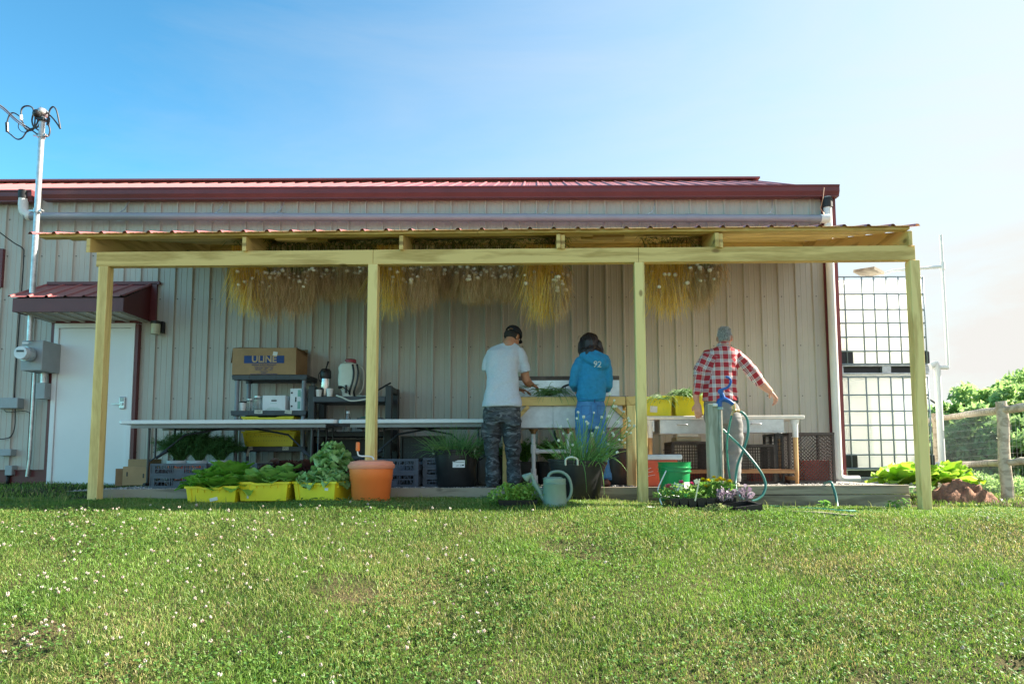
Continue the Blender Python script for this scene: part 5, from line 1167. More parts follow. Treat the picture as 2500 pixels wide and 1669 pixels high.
leafy((at(1192, 1210, 6.35).x, 6.35, ground(-.4, 6.35)), .12, .06, .05, 30, .04, leafmat('wilted cabbage leaf', (.16, .25, .14), (.30, .40, .26)), 'wilted_leaves', 'wilted grey green leaves lying in the shade before the edging board')
# ---- right-hand bench
YT = 7.62
def right_table():
    x0, x1 = at(1566, 1020, YT).x, at(1966, 1020, YT).x; D = .62; zt = at(1800, 1014, YT).z
    t = thing('work_table', ((x0+x1)/2, YT+D/2, 0), 'cream enamel work table with two steel drawers and worn turned legs', 'table')
    q = MB(); q.box(((x0+x1)/2, YT+D/2, zt-.02), (x1-x0, D, .042)); q.build('table_top', mat('cream enamel', (.74, .72, .66), .3, 0, .1, 6, dirt=((.55, .42, .28), 5, .66)), t, bevel=.012)
    for a, b, py0, py1 in ((1612, 1728, 1028, 1064), (1812, 1915, 1028, 1062)):
        xa_, xb_ = at(a, 1040, YT).x, at(b, 1040, YT).x; z0_, z1_ = at(0, py1, YT).z, zt-.043
        q = MB(); q.box(((xa_+xb_)/2, YT+.24, (z0_+z1_)/2), (xb_-xa_, .46, z1_-z0_)); q.box(((xa_+xb_)/2, YT+.01, z0_-.004), (xb_-xa_+.02, .03, .01)); d_ = q.build('drawer', galv_dull, t, bevel=.004)
        q = MB(); hc = V(((xa_+xb_)/2+(-.02 if a < 1700 else -.08), YT-.005, (z0_+z1_)/2+.02)); q.tube(smoothpath([hc+V((-.05, .01, 0)), hc+V((-.045, -.02, 0)), hc+V((.045, -.02, 0)), hc+V((.05, .01, 0))], 4), .007, 6); q.build('drawer_handle', galv, d_, smooth=True)
    q = MB(); q.box((at(1596, 1045, YT).x, YT+.24, zt-.11), (.02, .44, .13)); q.build('drawer_runner', galv_dull, t)
    xl, xr = at(1590, 1100, YT).x, at(1948, 1100, YT).x
    for x in (xl, xr):
        for y in (YT+.06, YT+D-.06):
            l = MB(); l.tube([(x, y, 0), (x, y, .10), (x, y, .55)], [.019, .024, .026], 10); lg = l.build('leg', tan_z, t, smooth='auto')
            l = MB(); l.tube([(x, y, .52), (x, y, zt-.11), (x, y, zt-.045)], [.030, .031, .052], 10); l.build('leg_socket', mat('white painted iron', (.72, .74, .74), .4), lg, smooth='auto')
    for y in (YT+.06, YT+D-.06):
        l = MB(); l.bar((xl, y, at(0, 1158, YT).z), (xr, y, at(0, 1158, YT).z), .03, .045); l.build('stretcher', tan_x, t, bevel=.004)
    for x in (xl, xr): l = MB(); l.bar((x, YT+.07, .06), (x, YT+D-.07, .06), .03, .04); l.build('stretcher', tan_x, t)
    return zt
zt2 = right_table()
for i, (a, b, lab) in enumerate(((1548, 1645, 'yellow crate of chives behind the third post on the work table'), (1646, 1724, 'yellow crate heaped with greens beside the man in the plaid shirt'))):
    w_ = at(b, 1000, YT+.05).x-at(a, 1000, YT+.05).x; h_ = at(0, 973, YT+.05).z-zt2; c = crate_yellow(w_, .40, h_, (.0, h_*.35, .08, .07, 3) if i == 0 else None, holes=False)
    place(c, (at((a+b)/2, 1000, YT+.05).x, YT+.25, zt2), 0, lab, 'yellow crates on the work table')
chives((at(1600, 970, YT+.2).x, YT+.22, zt2+.12), .15, 60, .20, chive, 'chives', 'chives sticking up from the yellow crate behind the post', (0, -.2), 1.4, .004, 1.6)
bundle((at(1612, 976, YT+.04).x, YT+.04, zt2+.18), 26, .26, chive, 'chives hanging over the front of the yellow crate behind the post')
fuzz((at(1680, 965, YT+.2).x, YT+.24, zt2+.20), (.20, .12, .10), 520, .09, chive, 'heaped_greens', 'heap of bunched green leaves piled in the right yellow crate', 'plant', None, .3, .007)
bundle((at(1668, 962, YT+.08).x, YT+.1, zt2+.24), 60, .26, chive, 'green onion tops hanging over the heaped yellow crate', w=.005)
bundle((at(1715, 960, YT+.1).x, YT+.15, zt2+.22), 50, .22, chive_p, 'pale onion tops behind the arm of the man in plaid')
# wire crates etc underneath
wc = mat('rusty black wire crate', (.045, .035, .03), .6, 0, .4, 20)
def gcr(a, b, py0, py1, Y, D, m, nx, nz, lab, diag=False, z=0, nm='wire_crate'):
    w_ = at(b, 1100, Y).x-at(a, 1100, Y).x; h_ = at(0, py0, Y).z-z; c = grid_crate(w_, D, h_, m, nx, nz, nm, diag=diag, bt=.006); return place(c, (at((a+b)/2, 1100, Y).x, Y+D/2, z), 0, lab)
gcr(1641, 1728, 1085, 1187, YT+.12, .42, wc, 14, 14, 'dark wire crate under the first drawer of the work table')
gcr(1806, 1892, 1092, 1187, YT+.12, .42, wc, 14, 14, 'dark wire crate under the second drawer of the work table')
gcr(1893, 1912, 1066, 1186, YT+.25, .4, blk, 3, 12, 'narrow black crate on edge between the wire crate and the table leg', nm='slotted_crate')
gcr(1926, 2036, 1064, 1187, YT+.3, .44, mat('brown black lattice plastic', (.07, .055, .05), .5), 8, 13, 'brown black lattice crate standing at the right end of the table', True, nm='lattice_crate')
q = MB(); q.box((at(1995, 1150, YT+.55).x, YT+.55, .14), (.36, .18, .24)); tag(q.build('red_crate', mat('faded red crate plastic', (.32, .05, .04), .6, var=.3), bevel=.004), 'faded red crate glimpsed inside the brown black lattice crate', 'crate')
for (a, b, lab) in ((1655, 1715, 'low red crate inside the left dark wire crate'), (1825, 1885, 'low red crate inside the right dark wire crate')):
    q = MB(); w_ = at(b, 1100, YT+.4).x-at(a, 1100, YT+.4).x; q.shell(w_-.02, .22, w_, .24, .015, .15, .005, (at((a+b)/2, 1100, YT+.4).x, YT+.36, 0)); tag(q.build('red_crate', mat('faded red crate plastic', (.32, .05, .04))), lab, 'crate')
q = MB(); zz = at(0, 1085, YT+.12).z; q.box((at(1678, 1070, YT+.2).x, YT+.3, zz+.08), (.24, .26, .05)); tag(q.build('white_box', white_card, bevel=.004), 'shallow white carton lid on the left wire crate under the table', 'box')
q = MB(); q.box((at(1680, 1080, YT+.2).x, YT+.3, zz+.03), (.28, .3, .045)); tag(q.build('wooden_tray', mat('aged tan tray', (.42, .36, .26), .7)), 'tan tray below the white carton lid on the wire crate', 'tray')
# cooler
ck = thing('cooler', (at(1617, 1150, 6.98).x, 7.1, 0), 'red cooler with a white lid behind the green bucket', 'cooler')
a, b = at(1576, 1187, 6.98), at(1655, 1122, 6.98); q = MB(); q.box(((a.x+b.x)/2, 7.13, b.z/2), (b.x-a.x, .30, b.z)); q.build('cooler_body', mat('cooler red', (.70, .10, .04), .4), ck, bevel=.015)
q = MB(); q.box(((a.x+b.x)/2+.02, 7.13, b.z+.028), (b.x-a.x+.05, .33, .055)); q.build('lid', mat('cooler lid grey white', (.66, .68, .72), .4), ck, bevel=.015)
q = MB(); 
for k in range(3): q.bar((a.x+.02, 6.978, .11+.035*k), (a.x+.10-.02*k, 6.978, .125+.035*k), .003, .012, up=(0, -1, 0))
q.build('emblem', paper, ck)
# green bucket
def bucket():
    Y = 6.24; cx = at(1648, 1200, Y+.15).x; c = V((cx, Y+.16, at(1648, 1224, Y).z)); k = 1/ppm(Y, 0); gr = mat('green bucket plastic', (.012, .26, .08), .32, 0, .05, 3, spec=.5)
    t = thing('bucket', c, 'bright green plastic bucket with a white bail handle behind the flowers', 'bucket')
    H = (1224-1128)*k; q = MB(); q.lathe([(.120, 0), (.125, .01), (.143, H*.74), (.156, H*.745), (.156, H*.76), (.146, H*.77), (.147, H*.84), (.158, H*.845), (.158, H*.86), (.148, H*.87), (.150, H*.97), (.155, H), (.147, H), (.120, .02), (.001, .018)], c, 40); q.build('bucket_body', gr, t, smooth='auto')
    q = MB(); q.tube(smoothpath([c+V((-.10, -.125, H*.78)), c+V((-.15, -.17, H*.55)), c+V((-.19, -.19, H*.30)), c+V((-.15, -.20, H*.14)), c+V((-.05, -.20, H*.12))], 6), .006, 6); q.build('bail_handle', pvc, t, smooth=True)
    q = MB(); q.box(c+V((.0, -.136, H*.36)), (.085, .003, .075), Matrix.Rotation(R(20), 3, 'Y') @ Matrix.Rotation(R(-5), 3, 'X')); q.box(c+V((.09, -.108, H*.40)), (.085, .003, .06), Matrix.Rotation(R(40), 3, 'Z')); q.build('paper_sticker', paper, t)
bucket()
# ---- hydrant post, hydrant, hoses
Yp = 6.56
def hydrant():
    a, b = at(1729, 1000, Yp), at(1757, 1000, Yp); zt = at(0, 993, Yp).z; cx = (a.x+b.x)/2
    q = MB(); gz = ground(cx, Yp); q.box((cx+.015, Yp+.07, (zt+gz)/2-.05), (.135, .135, zt-gz+.1)); tag(q.build('hydrant_post', old_z, bevel=.006), 'weathered grey green square post carrying the blue hydrant', 'post')
    t = thing('yard_hydrant', (cx+.10, Yp, gz), 'blue yard hydrant with a curved lever handle beside the weathered post', 'hydrant'); P = lambda px, py, d=0: at(px, py, Yp-.02+d)
    bl = mat('blue enamel hydrant', (.012, .10, .36), .3, 0, .08, 9)
    q = MB(); x = P(1761, 1050).x; q.tube([(x, Yp-.0, gz-.05), (x, Yp, P(0, 990).z)], .017, 12); q.build('standpipe', mat('galvanised brown pipe', (.36, .33, .28), .5, .4, .2, 20), t, smooth='auto')
    q = MB(); q.cyl((x, Yp, P(0, 1006).z), (x, Yp, P(0, 1001).z), .028, 12); q.build('pipe_collar', mat('pale blue collar', (.35, .52, .56), .4), t, smooth='auto')
    q = MB(); q.tube([P(1753, 986), P(1756, 978), P(1768, 974), P(1780, 979), P(1790, 986)], [.022, .026, .026, .022, .020], 12); q.tube([P(1768, 976), P(1764, 965), P(1759, 955)], [.024, .018, .020], 10); q.cyl(P(1757, 993), P(1757, 975), .024, 12); q.cyl(P(1759, 955, -.025), P(1759, 955, .025), .026, 16); q.cyl(P(1759, 972), P(1759, 955), .009, 8); q.build('hydrant_head', bl, t, smooth='auto')
    q = MB(); q.tube(smoothpath([P(1759, 952), P(1768, 949), P(1778, 944), P(1784, 933), P(1782, 924), P(1775, 920), P(1772, 921)], 5), [(.012, .007)]*31, 8, up=(0, 1, 0)); q.build('lever_handle', bl, t, smooth=True)
    q = MB(); q.tube([P(1741, 988), P(1751, 988)], .017, 10); q.build('lever_counterweight', paper, t, smooth='auto')
    br = mat('tarnished brass', (.55, .40, .20), .35, .8, .2)
    q = MB(); q.cyl(P(1790, 984), P(1793, 1000), .018, 12); q.cyl(P(1788, 999), P(1806, 1004), .012, 10); q.cyl(P(1790, 1003), P(1786, 1014), .012, 10); q.ball(P(1794, 1002), .02, 10); q.build('hose_splitter', br, t, smooth='auto')
    def hose(pts, r, m, nm, lab, n=8):
        q = MB(); q.tube(smoothpath(pts, n), r, 10); return tag(q.build(nm, m, smooth=True), lab, 'hose', 'hoses around the hydrant')
    hm = mat('green garden hose', (.015, .19, .13), .35, 0, .08, 10); hm2 = mat('teal garden hose', (.03, .16, .14), .35, 0, .08, 10)
    hose([P(1786, 1014), P(1781, 1036), P(1775, 1075), P(1776, 1120), P(1781, 1160), P(1786, 1185), P(1788, 1205, -.1)], .0095, hm, 'garden_hose', 'thin green hose dropping from the hydrant splitter in front of the grey trousers')
    hose([P(1806, 1004), P(1816, 1010), P(1825, 1026), P(1826, 1058), P(1816, 1095), P(1802, 1130), P(1796, 1165), P(1797, 1195, -.1), P(1806, 1212, -.25), P(1815, 1218, -.3)], .0125, hm2, 'garden_hose', 'thick teal hose looping from the brass splitter to the flower trays')
    hose([P(1762, 1046, .1), P(1785, 1068, .08), P(1812, 1094, -.03), P(1842, 1130, -.08), P(1862, 1160, -.1), P(1869, 1185, -.12), P(1862, 1207, -.15), P(1848, 1219, -.18), P(1835, 1223, -.2)], .0125, hm2, 'garden_hose', 'thick teal hose looping wide right of the grey trousers')
    g_ = lambda px, py, Y: V((at(px, py, Y).x, Y, ground(at(px, py, Y).x, Y)+.016))
    hose([g_(1838, 0, 6.2), g_(1880, 0, 6.12), g_(1940, 0, 6.05), g_(2000, 0, 5.98), g_(2035, 0, 6.0)], .0125, hm, 'garden_hose', 'green hose lying on the grass along the stacked boards')
    Y_ = YB-.12; hose([at(2012, 1180, Y_+.14), at(2027, 1176, Y_), at(2033, 1186, Y_-.03), at(2040, 1208, Y_-.06), at(2043, 1226, Y_-.1), at(2044, 1237, Y_-.14)], .0125, hm2, 'garden_hose', 'teal hose end draped over the stacked boards near the right post')
    hose([g_(1556, 0, 5.75), g_(1591, 0, 5.82), at(1612, 1216, 5.9), at(1636, 1209, 6.0), at(1660, 1212, 6.05)], .006, pvc, 'plastic_tube', 'thin white plastic tube lying on the grass by the flower trays')
hydrant()
# ---- flower trays
Yf = 5.88
def flowers():
    a, b = at(1634, 1230, Yf), at(1742, 1230, Yf); cx = (a.x+b.x)/2; gz = ground(cx, Yf); w_ = b.x-a.x
    t = thing('flower_tray', (cx, Yf, gz), 'black cell tray of pink and yellow bedding flowers on the grass', 'tray'); q = MB()
    for i in range(5):
        for j in range(3): q.shell(w_/5*.72, .075, w_/5*.98, .098, 0, .085, .003, (cx-w_/2+w_/5*(i+.5), Yf-.02+j*.10, gz+.01), Matrix.Rotation(R(-3), 3, 'Y'))
    q.box((cx, Yf+.08-.152, gz+.097), (w_+.01, .012, .006)); q.build('tray_cells', blk, t)
    lm = leafmat('bedding plant leaf', (.09, .24, .04), (.34, .50, .13), .3, .5, 14, .6)
    leafy((cx-.10, Yf+.02, gz+.09), .22, .12, .13, 260, .034, lm, 'bedding_plants', 'green leaves of the pink bedding flowers in the black tray')
    frond_plant((at(1755, 1220, Yf+.1).x, Yf+.14, gz+.05), .20, .24, 60, lm, 'marigold_foliage', 'feathery green marigold foliage behind the trays', 'plant', None, 30, .04, .004)
    frond_plant((at(1710, 1220, Yf+.1).x, Yf+.10, gz+.07), .15, .17, 40, lm, 'marigold_foliage', 'shorter marigold foliage in the middle of the black tray', 'plant', None, 30, .035, .004)
    q = MB()
    for i in range(3): q.shell(.07, .10, .09, .12, 0, .085, .003, (at(1738+i*22, 1220, Yf+.15).x, Yf+.16, gz+.01))
    tag(q.build('plant_cells', blk), 'black plant cells behind the first tray, holding marigolds', 'tray')
    def bloom(px, py, Y, r, m, nm, lab, flat=.6, grp=None):
        q = MB(); p = at(px, py, Y)
        for k in range(46):
            f_ = k/46; an = k*2.4; el = R(88-70*f_); d = V((math.cos(an)*math.cos(el), math.sin(an)*math.cos(el), math.sin(el)*flat)); leaf(q, p, d, (0, 0, 1), r*random.uniform(.8, 1.05), r*.55, .5, .1, 2, 3)
        return tag(q.build(nm, m, smooth=True, fix=False), lab, 'flower', grp)
    ym = leafmat('marigold petals', (.75, .55, .01), (.95, .82, .05), .2, .6, 20, .8); pk = leafmat('pink petals', (.70, .05, .22), (.90, .30, .50), .25, .5, 20, .8)
    for (px, py, r) in ((1716, 1171, .028), (1729, 1174, .03), (1722, 1188, .027), (1733, 1186, .025), (1743, 1166, .026), (1750, 1174, .034), (1765, 1173, .032), (1758, 1169, .03), (1781, 1176, .033)): bloom(px, py, Yf+.06+random.uniform(-.03, .05), r, ym, 'marigold', 'round yellow marigold bloom standing above the flower trays', .8, 'yellow marigolds')
    for (px, py, r) in ((1629, 1189, .034), (1634, 1186, .026), (1663, 1178, .030), (1688, 1180, .025), (1640, 1194, .018)): bloom(px, py, Yf+.0, r, pk, 'pink_flower', 'pink bedding flower at the left of the black tray', .7, 'pink flowers')
    q = MB(); q.bar(at(1697, 1222, Yf-.08), at(1708, 1168, Yf-.08), .012, .003, up=(0, 1, 0)); q.box(at(1700, 1175, Yf-.083), (.034, .004, .038), Matrix.Rotation(R(-25), 3, 'Y')); tag(q.build('plant_label', mat('cream plant tag', (.80, .76, .55), .5)), 'cream plant label stuck in the tray among the marigolds', 'label')
    kl = leafmat('purple kale leaf', (.16, .10, .17), (.42, .36, .42), .2, .5, 14, .6); q = MB(); c = at(1790, 1224, Yf-.05)
    for i in range(46):
        f_ = random.random(); p = c+V((random.uniform(-.13, .14), random.uniform(-.05, .06), random.uniform(0, .03))); d = V((random.gauss(0, .5), random.gauss(-.1, .4), 1)).normalized(); h_ = random.uniform(.03, .09); q.tube([p, p+d*h_], .003, 4); leaf(q, p+d*h_, d+V((random.gauss(0, .4), -.3, 0)), (random.gauss(0, 1), 1, 0), .045, .04, .8, .08, 4, 4)
    tag(q.build('purple_kale', kl, smooth=True, fix=False), 'purple leaved kale seedlings beside the marigolds', 'plant')
    leafy((at(1748, 1248, 5.72).x, 5.72, ground(1.5, 5.72)), .12, .05, .07, 120, .02, leafmat('grey green thyme', (.20, .26, .10), (.48, .52, .26)), 'pale_weeds', 'pale grey green weed tuft in front of the black tray')
    tk = grid_crate(.235, .24, .052, blk, 9, 2, 'mesh_tray'); c = at(1822, 1250, 5.72); place(tk, (c.x, 5.84, ground(c.x, 5.80)+.012), 0, 'slanted black mesh tray on the grass in front of the purple kale'); tk.rotation_euler = (R(4), R(-6), R(8))
flowers()
for (px, Y_, lab, s) in ((2010, 6.3, 'small green weed growing against the stacked boards', .12), (2200, 6.3, 'weeds growing at the foot of the right post', .16), (2172, 6.35, 'low weeds left of the right post', .12)):
    x = at(px, 1225, Y_).x; leafy((x, Y_, ground(x, Y_)-.01), s*.6, .05, s*.8, 40, .04, let_mid, 'leafy_weed', lab)
# flat bare boards / soil strips in the lawn at right
q = MB(); p0, p1 = V((at(1900, 1240, 5.85).x, 5.86, 0)), V((at(2080, 1256, 5.7).x, 5.66, 0))
for i in range(14):
    a_ = p0.lerp(p1, i/14); b_ = p0.lerp(p1, (i+1)/14); za, zb_ = ground(a_.x, a_.y)+.008, ground(b_.x, b_.y)+.008
    q.box(((a_.x+b_.x)/2, (a_.y+b_.y)/2, (za+zb_)/2), ((b_-a_).length*1.05, .07, .02), Matrix.Rotation(math.atan2(p1.y-p0.y, p1.x-p0.x), 3, 'Z') @ Matrix.Rotation(-math.atan2(zb_-za, (b_-a_).length), 3, 'Y'))
tag(q.build('old_board', old_x, weld=False), 'grey board sunk in the grass in front of the stacked boards', 'board')
# ================================================================== right side: tanks, pipes, fence, trees
YI = 9.12
def ibc(z0, h, lab):
    x0, x1 = at(2040, 900, YI).x, at(2268, 900, YI).x; D = 1.0; cx = (x0+x1)/2; W_ = x1-x0; pal = .13
    t = thing('water_tank', (cx, YI+D/2, z0), lab, 'water tank', 'stacked caged water tanks')
    tank = leafmat('translucent white tank', (.88, .88, .86), (.92, .92, .90), .5, .35, 2, 0); zt = z0+h
    q = MB(); n = 32; vs = []; prof = [(0, .93), (.03, .97), (.08, .985), (h-pal-.16, .985), (h-pal-.08, .96), (h-pal-.05, .86)]
    for z, s_ in prof:
        for j in range(n):
            a = 2*math.pi*(j+.5)/n; ca, sa = math.cos(a), math.sin(a); e_ = .28
            vs.append((cx+math.copysign(abs(ca)**e_, ca)*(W_/2-.02)*s_, YI+D/2+math.copysign(abs(sa)**e_, sa)*(D/2-.02)*s_, z0+pal+z+.005))
    q.add(vs, [(i*n+j, i*n+(j+1) % n, (i+1)*n+(j+1) % n, (i+1)*n+j) for i in range(len(prof)-1) for j in range(n)]+[tuple(range(n-1, -1, -1)), tuple((len(prof)-1)*n+j for j in range(n))])
    for fx in (-.35, -.12, .12, .35): q.box((cx+fx*W_, YI+.05, z0+pal+h*.40), (.02, .04, h*.6), top=(.6, 1))
    q.build('tank', tank, t, smooth='auto')
    cg = mat('blue grey cage tube', (.27, .34, .38), .4, .2, .1); r = .011
    q = MB(); zb_ = z0+pal+.01; ztp = zt-.03
    for f_ in (.02, .13, .32, .45, .585, .715, .87, .985):
        for y in (YI, YI+D): q.tube([(x0+f_*W_, y, zb_), (x0+f_*W_, y, ztp)], r*.9, 6)
    for f_ in (.1, .3, .5, .7, .9):
        for x in (x0, x1): q.tube([(x, YI+f_*D, zb_), (x, YI+f_*D, ztp)], r*.9, 6)
    for f_ in (0, .145, .306, .466, .621, .80, 1.0):
        z = zb_+(ztp-zb_)*f_; c_ = .07; pts = []
        for sx, sy, a0 in ((1, -1, -90), (1, 1, 0), (-1, 1, 90), (-1, -1, 180)):
            for k in range(5): a = R(a0+22.5*k); pts.append(V((cx+sx*(W_/2-c_)+c_*math.cos(a), YI+D/2+sy*(D/2-c_)+c_*math.sin(a), z)))
        pts.append(pts[0]); q.tube(pts, r, 6, caps=False)
    q.build('cage', cg, t, smooth=True)
    for fx, yy in ((-.40, 0), (.42, 0)):
        q = MB(); q.box((cx+fx*W_, YI+.055, z0+pal+.10), (.25, .10, .17)); q.build('corner_guard', blk, t, bevel=.012)
    q = MB(); q.box((cx, YI+D/2, z0+pal/2), (W_-.06, D-.12, pal-.06)); q.build('pallet_void_shade', blk, t)  # black box added to stand for the shaded void inside the pallet
    q = MB(); q.box((cx, YI+D/2, z0+pal-.012), (W_, D, .024)); q.box((cx, YI+D/2, z0+.012), (W_, D, .022)); 
    for fx in (-.46, 0.05, .46):
        for fy in (-.45, 0, .45): q.box((cx+fx*W_, YI+D/2+fy*D, z0+pal/2), (.12, .09, pal-.03))
    q.build('pallet', galv, t, bevel=.006)
zI = at(2150, 1168, YI).z; hI = at(2150, 914, YI).z-zI
ibc(zI, hI, 'lower white caged water tank on its pallet beside the shed'); ibc(zI+hI+.004, at(2150, 671, YI).z-at(2150, 914, YI).z, 'upper white caged water tank stacked on the lower one')
q = MB(); q.box((at(2150, 1175, YI).x, YI+.45, zI-.045), (1.3, 1.0, .085)); tag(q.build('concrete_slab', mat('pale concrete', (.42, .43, .42), .9, bump=.3), bevel=.008), 'pale concrete pad under the stacked water tanks', 'slab')
q = MB(); q.box(at(2121, 664, YI+.15), (.26, .30, .04), Matrix.Rotation(R(8), 3, 'Y') @ Matrix.Rotation(R(35), 3, 'Z')); tag(q.build('wood_plank', old_x), 'short wood plank lying on top of the upper water tank', 'plank')
pr_ = thing('standpipe_frame', (at(2300, 900, 9.6).x, 9.6, 0), 'white pvc pipework standing right of the water tanks', 'pipework'); P = lambda px, py: at(px, py, 9.6)
q = MB(); xv = P(2309, 800).x; q.tube([(xv, 9.6, P(0, 584).z), (xv, 9.6, P(0, 908).z)], .022, 10); q.build('riser_pipe', pvc, pr_, smooth='auto')
q = MB(); q.tube([P(2150, 672), P(2180, 660), (xv, 9.6, P(0, 661).z)], .022, 10); q.cyl(V((xv, 9.6, P(0, 668).z)), V((xv, 9.6, P(0, 650).z)), .032, 12); q.build('cross_pipe', pvc, pr_, smooth='auto')
q = MB(); xv2 = P(2293, 1000).x; q.tube([(xv2, 9.6, P(0, 905).z), (xv2, 9.6, P(0, 1150).z)], .045, 12); q.tube(smoothpath([(xv2-.1, 9.6, P(0, 905).z), (xv2-.02, 9.6, P(0, 898).z), (xv2, 9.6, P(0, 915).z)], 4), .045, 10); q.cyl((xv2, 9.6, P(0, 907).z), (xv, 9.6, P(0, 907).z), .03, 10); q.tube([(xv2-.2, 9.6, P(0, 1145).z), (xv2+.25, 9.6, P(0, 1145).z)], .045, 10); q.build('drain_pipe', pvc, pr_, smooth='auto')
for cx_, s, lab in ((2206, .26, 'bright lettuce row left of the right post'), (2268, .24, 'bright lettuce just right of the right post'), (2312, .26, 'bright lettuce beside the dirt mound')):
    x = at(cx_, 1170, 8.2).x; lettuce((x, 8.2, at(0, 1190, 8.2).z), s, leafmat('bright lettuce leaf', (.22, .42, .04), (.50, .68, .14), .4), lab, .14, 30, 1.0, None, .9)  # these heads have a bright yellow green leaf colour
# dirt mound
q = MB(); c = at(2345, 1222, 7.7); n1, n2 = 28, 20
q.v = [(c.x+(i/(n1-1)-.5)*.66, c.y+(j/(n2-1)-.5)*.5, ground(c.x, c.y)-.04+.23*max(0, 1-((i/(n1-1)-.5)*2)**2)**.6*max(0, 1-((j/(n2-1)-.5)*2)**2)**.5*(1+.5*noise.noise(V((i*.35, j*.35, 2))))+.02*noise.noise(V((i*.9, j*.9, 5)))) for j in range(n2) for i in range(n1)]
q.f = [(j*n1+i, j*n1+i+1, (j+1)*n1+i+1, (j+1)*n1+i) for j in range(n2-1) for i in range(n1-1)]; q.m = [0]*len(q.f)
tag(q.build('dirt_mound', mat('red brown soil', (.30, .15, .09), .95, var=.35, scale=14, bump=.8), smooth=True, fix=False), 'mound of red brown soil near the right post', 'soil mound')
# fence
def fence():
    pts = [(at(2640, 1100, 6.9).x, 6.9), (at(2452, 1100, 7.75).x, 7.75), (7.15, 12.2), (8.4, 18.5), (9.6, 25)]
    t = thing('log_fence', (5.3, 7.75, ground(5.3, 7.75)), 'split log fence with wire mesh running back past the tanks', 'fence')
    hs = [1.22, 1.16, 1.12, 1.1, 1.1]
    zt = [at(2640, 962, 6.9).z, at(2452, 990, 7.75).z, at(2285, 1015, 12.2).z]; zt += [zt[-1]-.3, zt[-1]-.6]
    zl = [at(2640, 1095, 6.9).z, at(2452, 1119, 7.75).z, at(2290, 1127, 12.2).z]; zl += [zl[-1]-.3, zl[-1]-.6]
    for i, (x, y) in enumerate(pts):
        q = MB(); b = ground(x, y)-.1; q.tube([(x+.01*math.sin(k*2), y, b+(zt[i]+.05-b)*k/5) for k in range(6)], [.068, .064, .066, .061, .064, .058], 10); q.build('post', log_x, t, smooth='auto')
    for i in range(len(pts)-1):
        for zz, r in ((zt, .046), (zl, .040)):
            a, b = V((*pts[i], zz[i]-.05)), V((*pts[i+1], zz[i+1]-.05)); q = MB(); k = 9
            q.tube([a.lerp(b, j/k)+V((0, 0, .02*noise.noise(V((j*1.3, i*3, zz[i]))))) for j in range(k+1)], [r*(1+.18*noise.noise(V((j*2.1, i, 4)))) for j in range(k+1)], 9); q.build('rail', log_x, t, smooth='auto')
        q = MB(); a, b = V((*pts[i], 0)), V((*pts[i+1], 0)); ga, gb = ground(*pts[i]), ground(*pts[i+1]); L_ = (b-a).length; nv = int(L_/.05)
        if i < 3:
            for j in range(nv): p = a.lerp(b, j/nv); f_ = j/nv; q.tube([(p.x+.05, p.y, ga+(gb-ga)*f_), (p.x+.05, p.y, zt[i]+(zt[i+1]-zt[i])*f_-.08)], .0011, 3, caps=False)
            for j in range(14): f_ = j/13; q.tube([(a.x+.05, a.y, ga+(zt[i]-.08-ga)*f_), (b.x+.05, b.y, gb+(zt[i+1]-.08-gb)*f_)], .0011, 3, caps=False)
            q.build('wire_mesh', mat('fence wire', (.45, .46, .46), .4, .6), t)
fence()
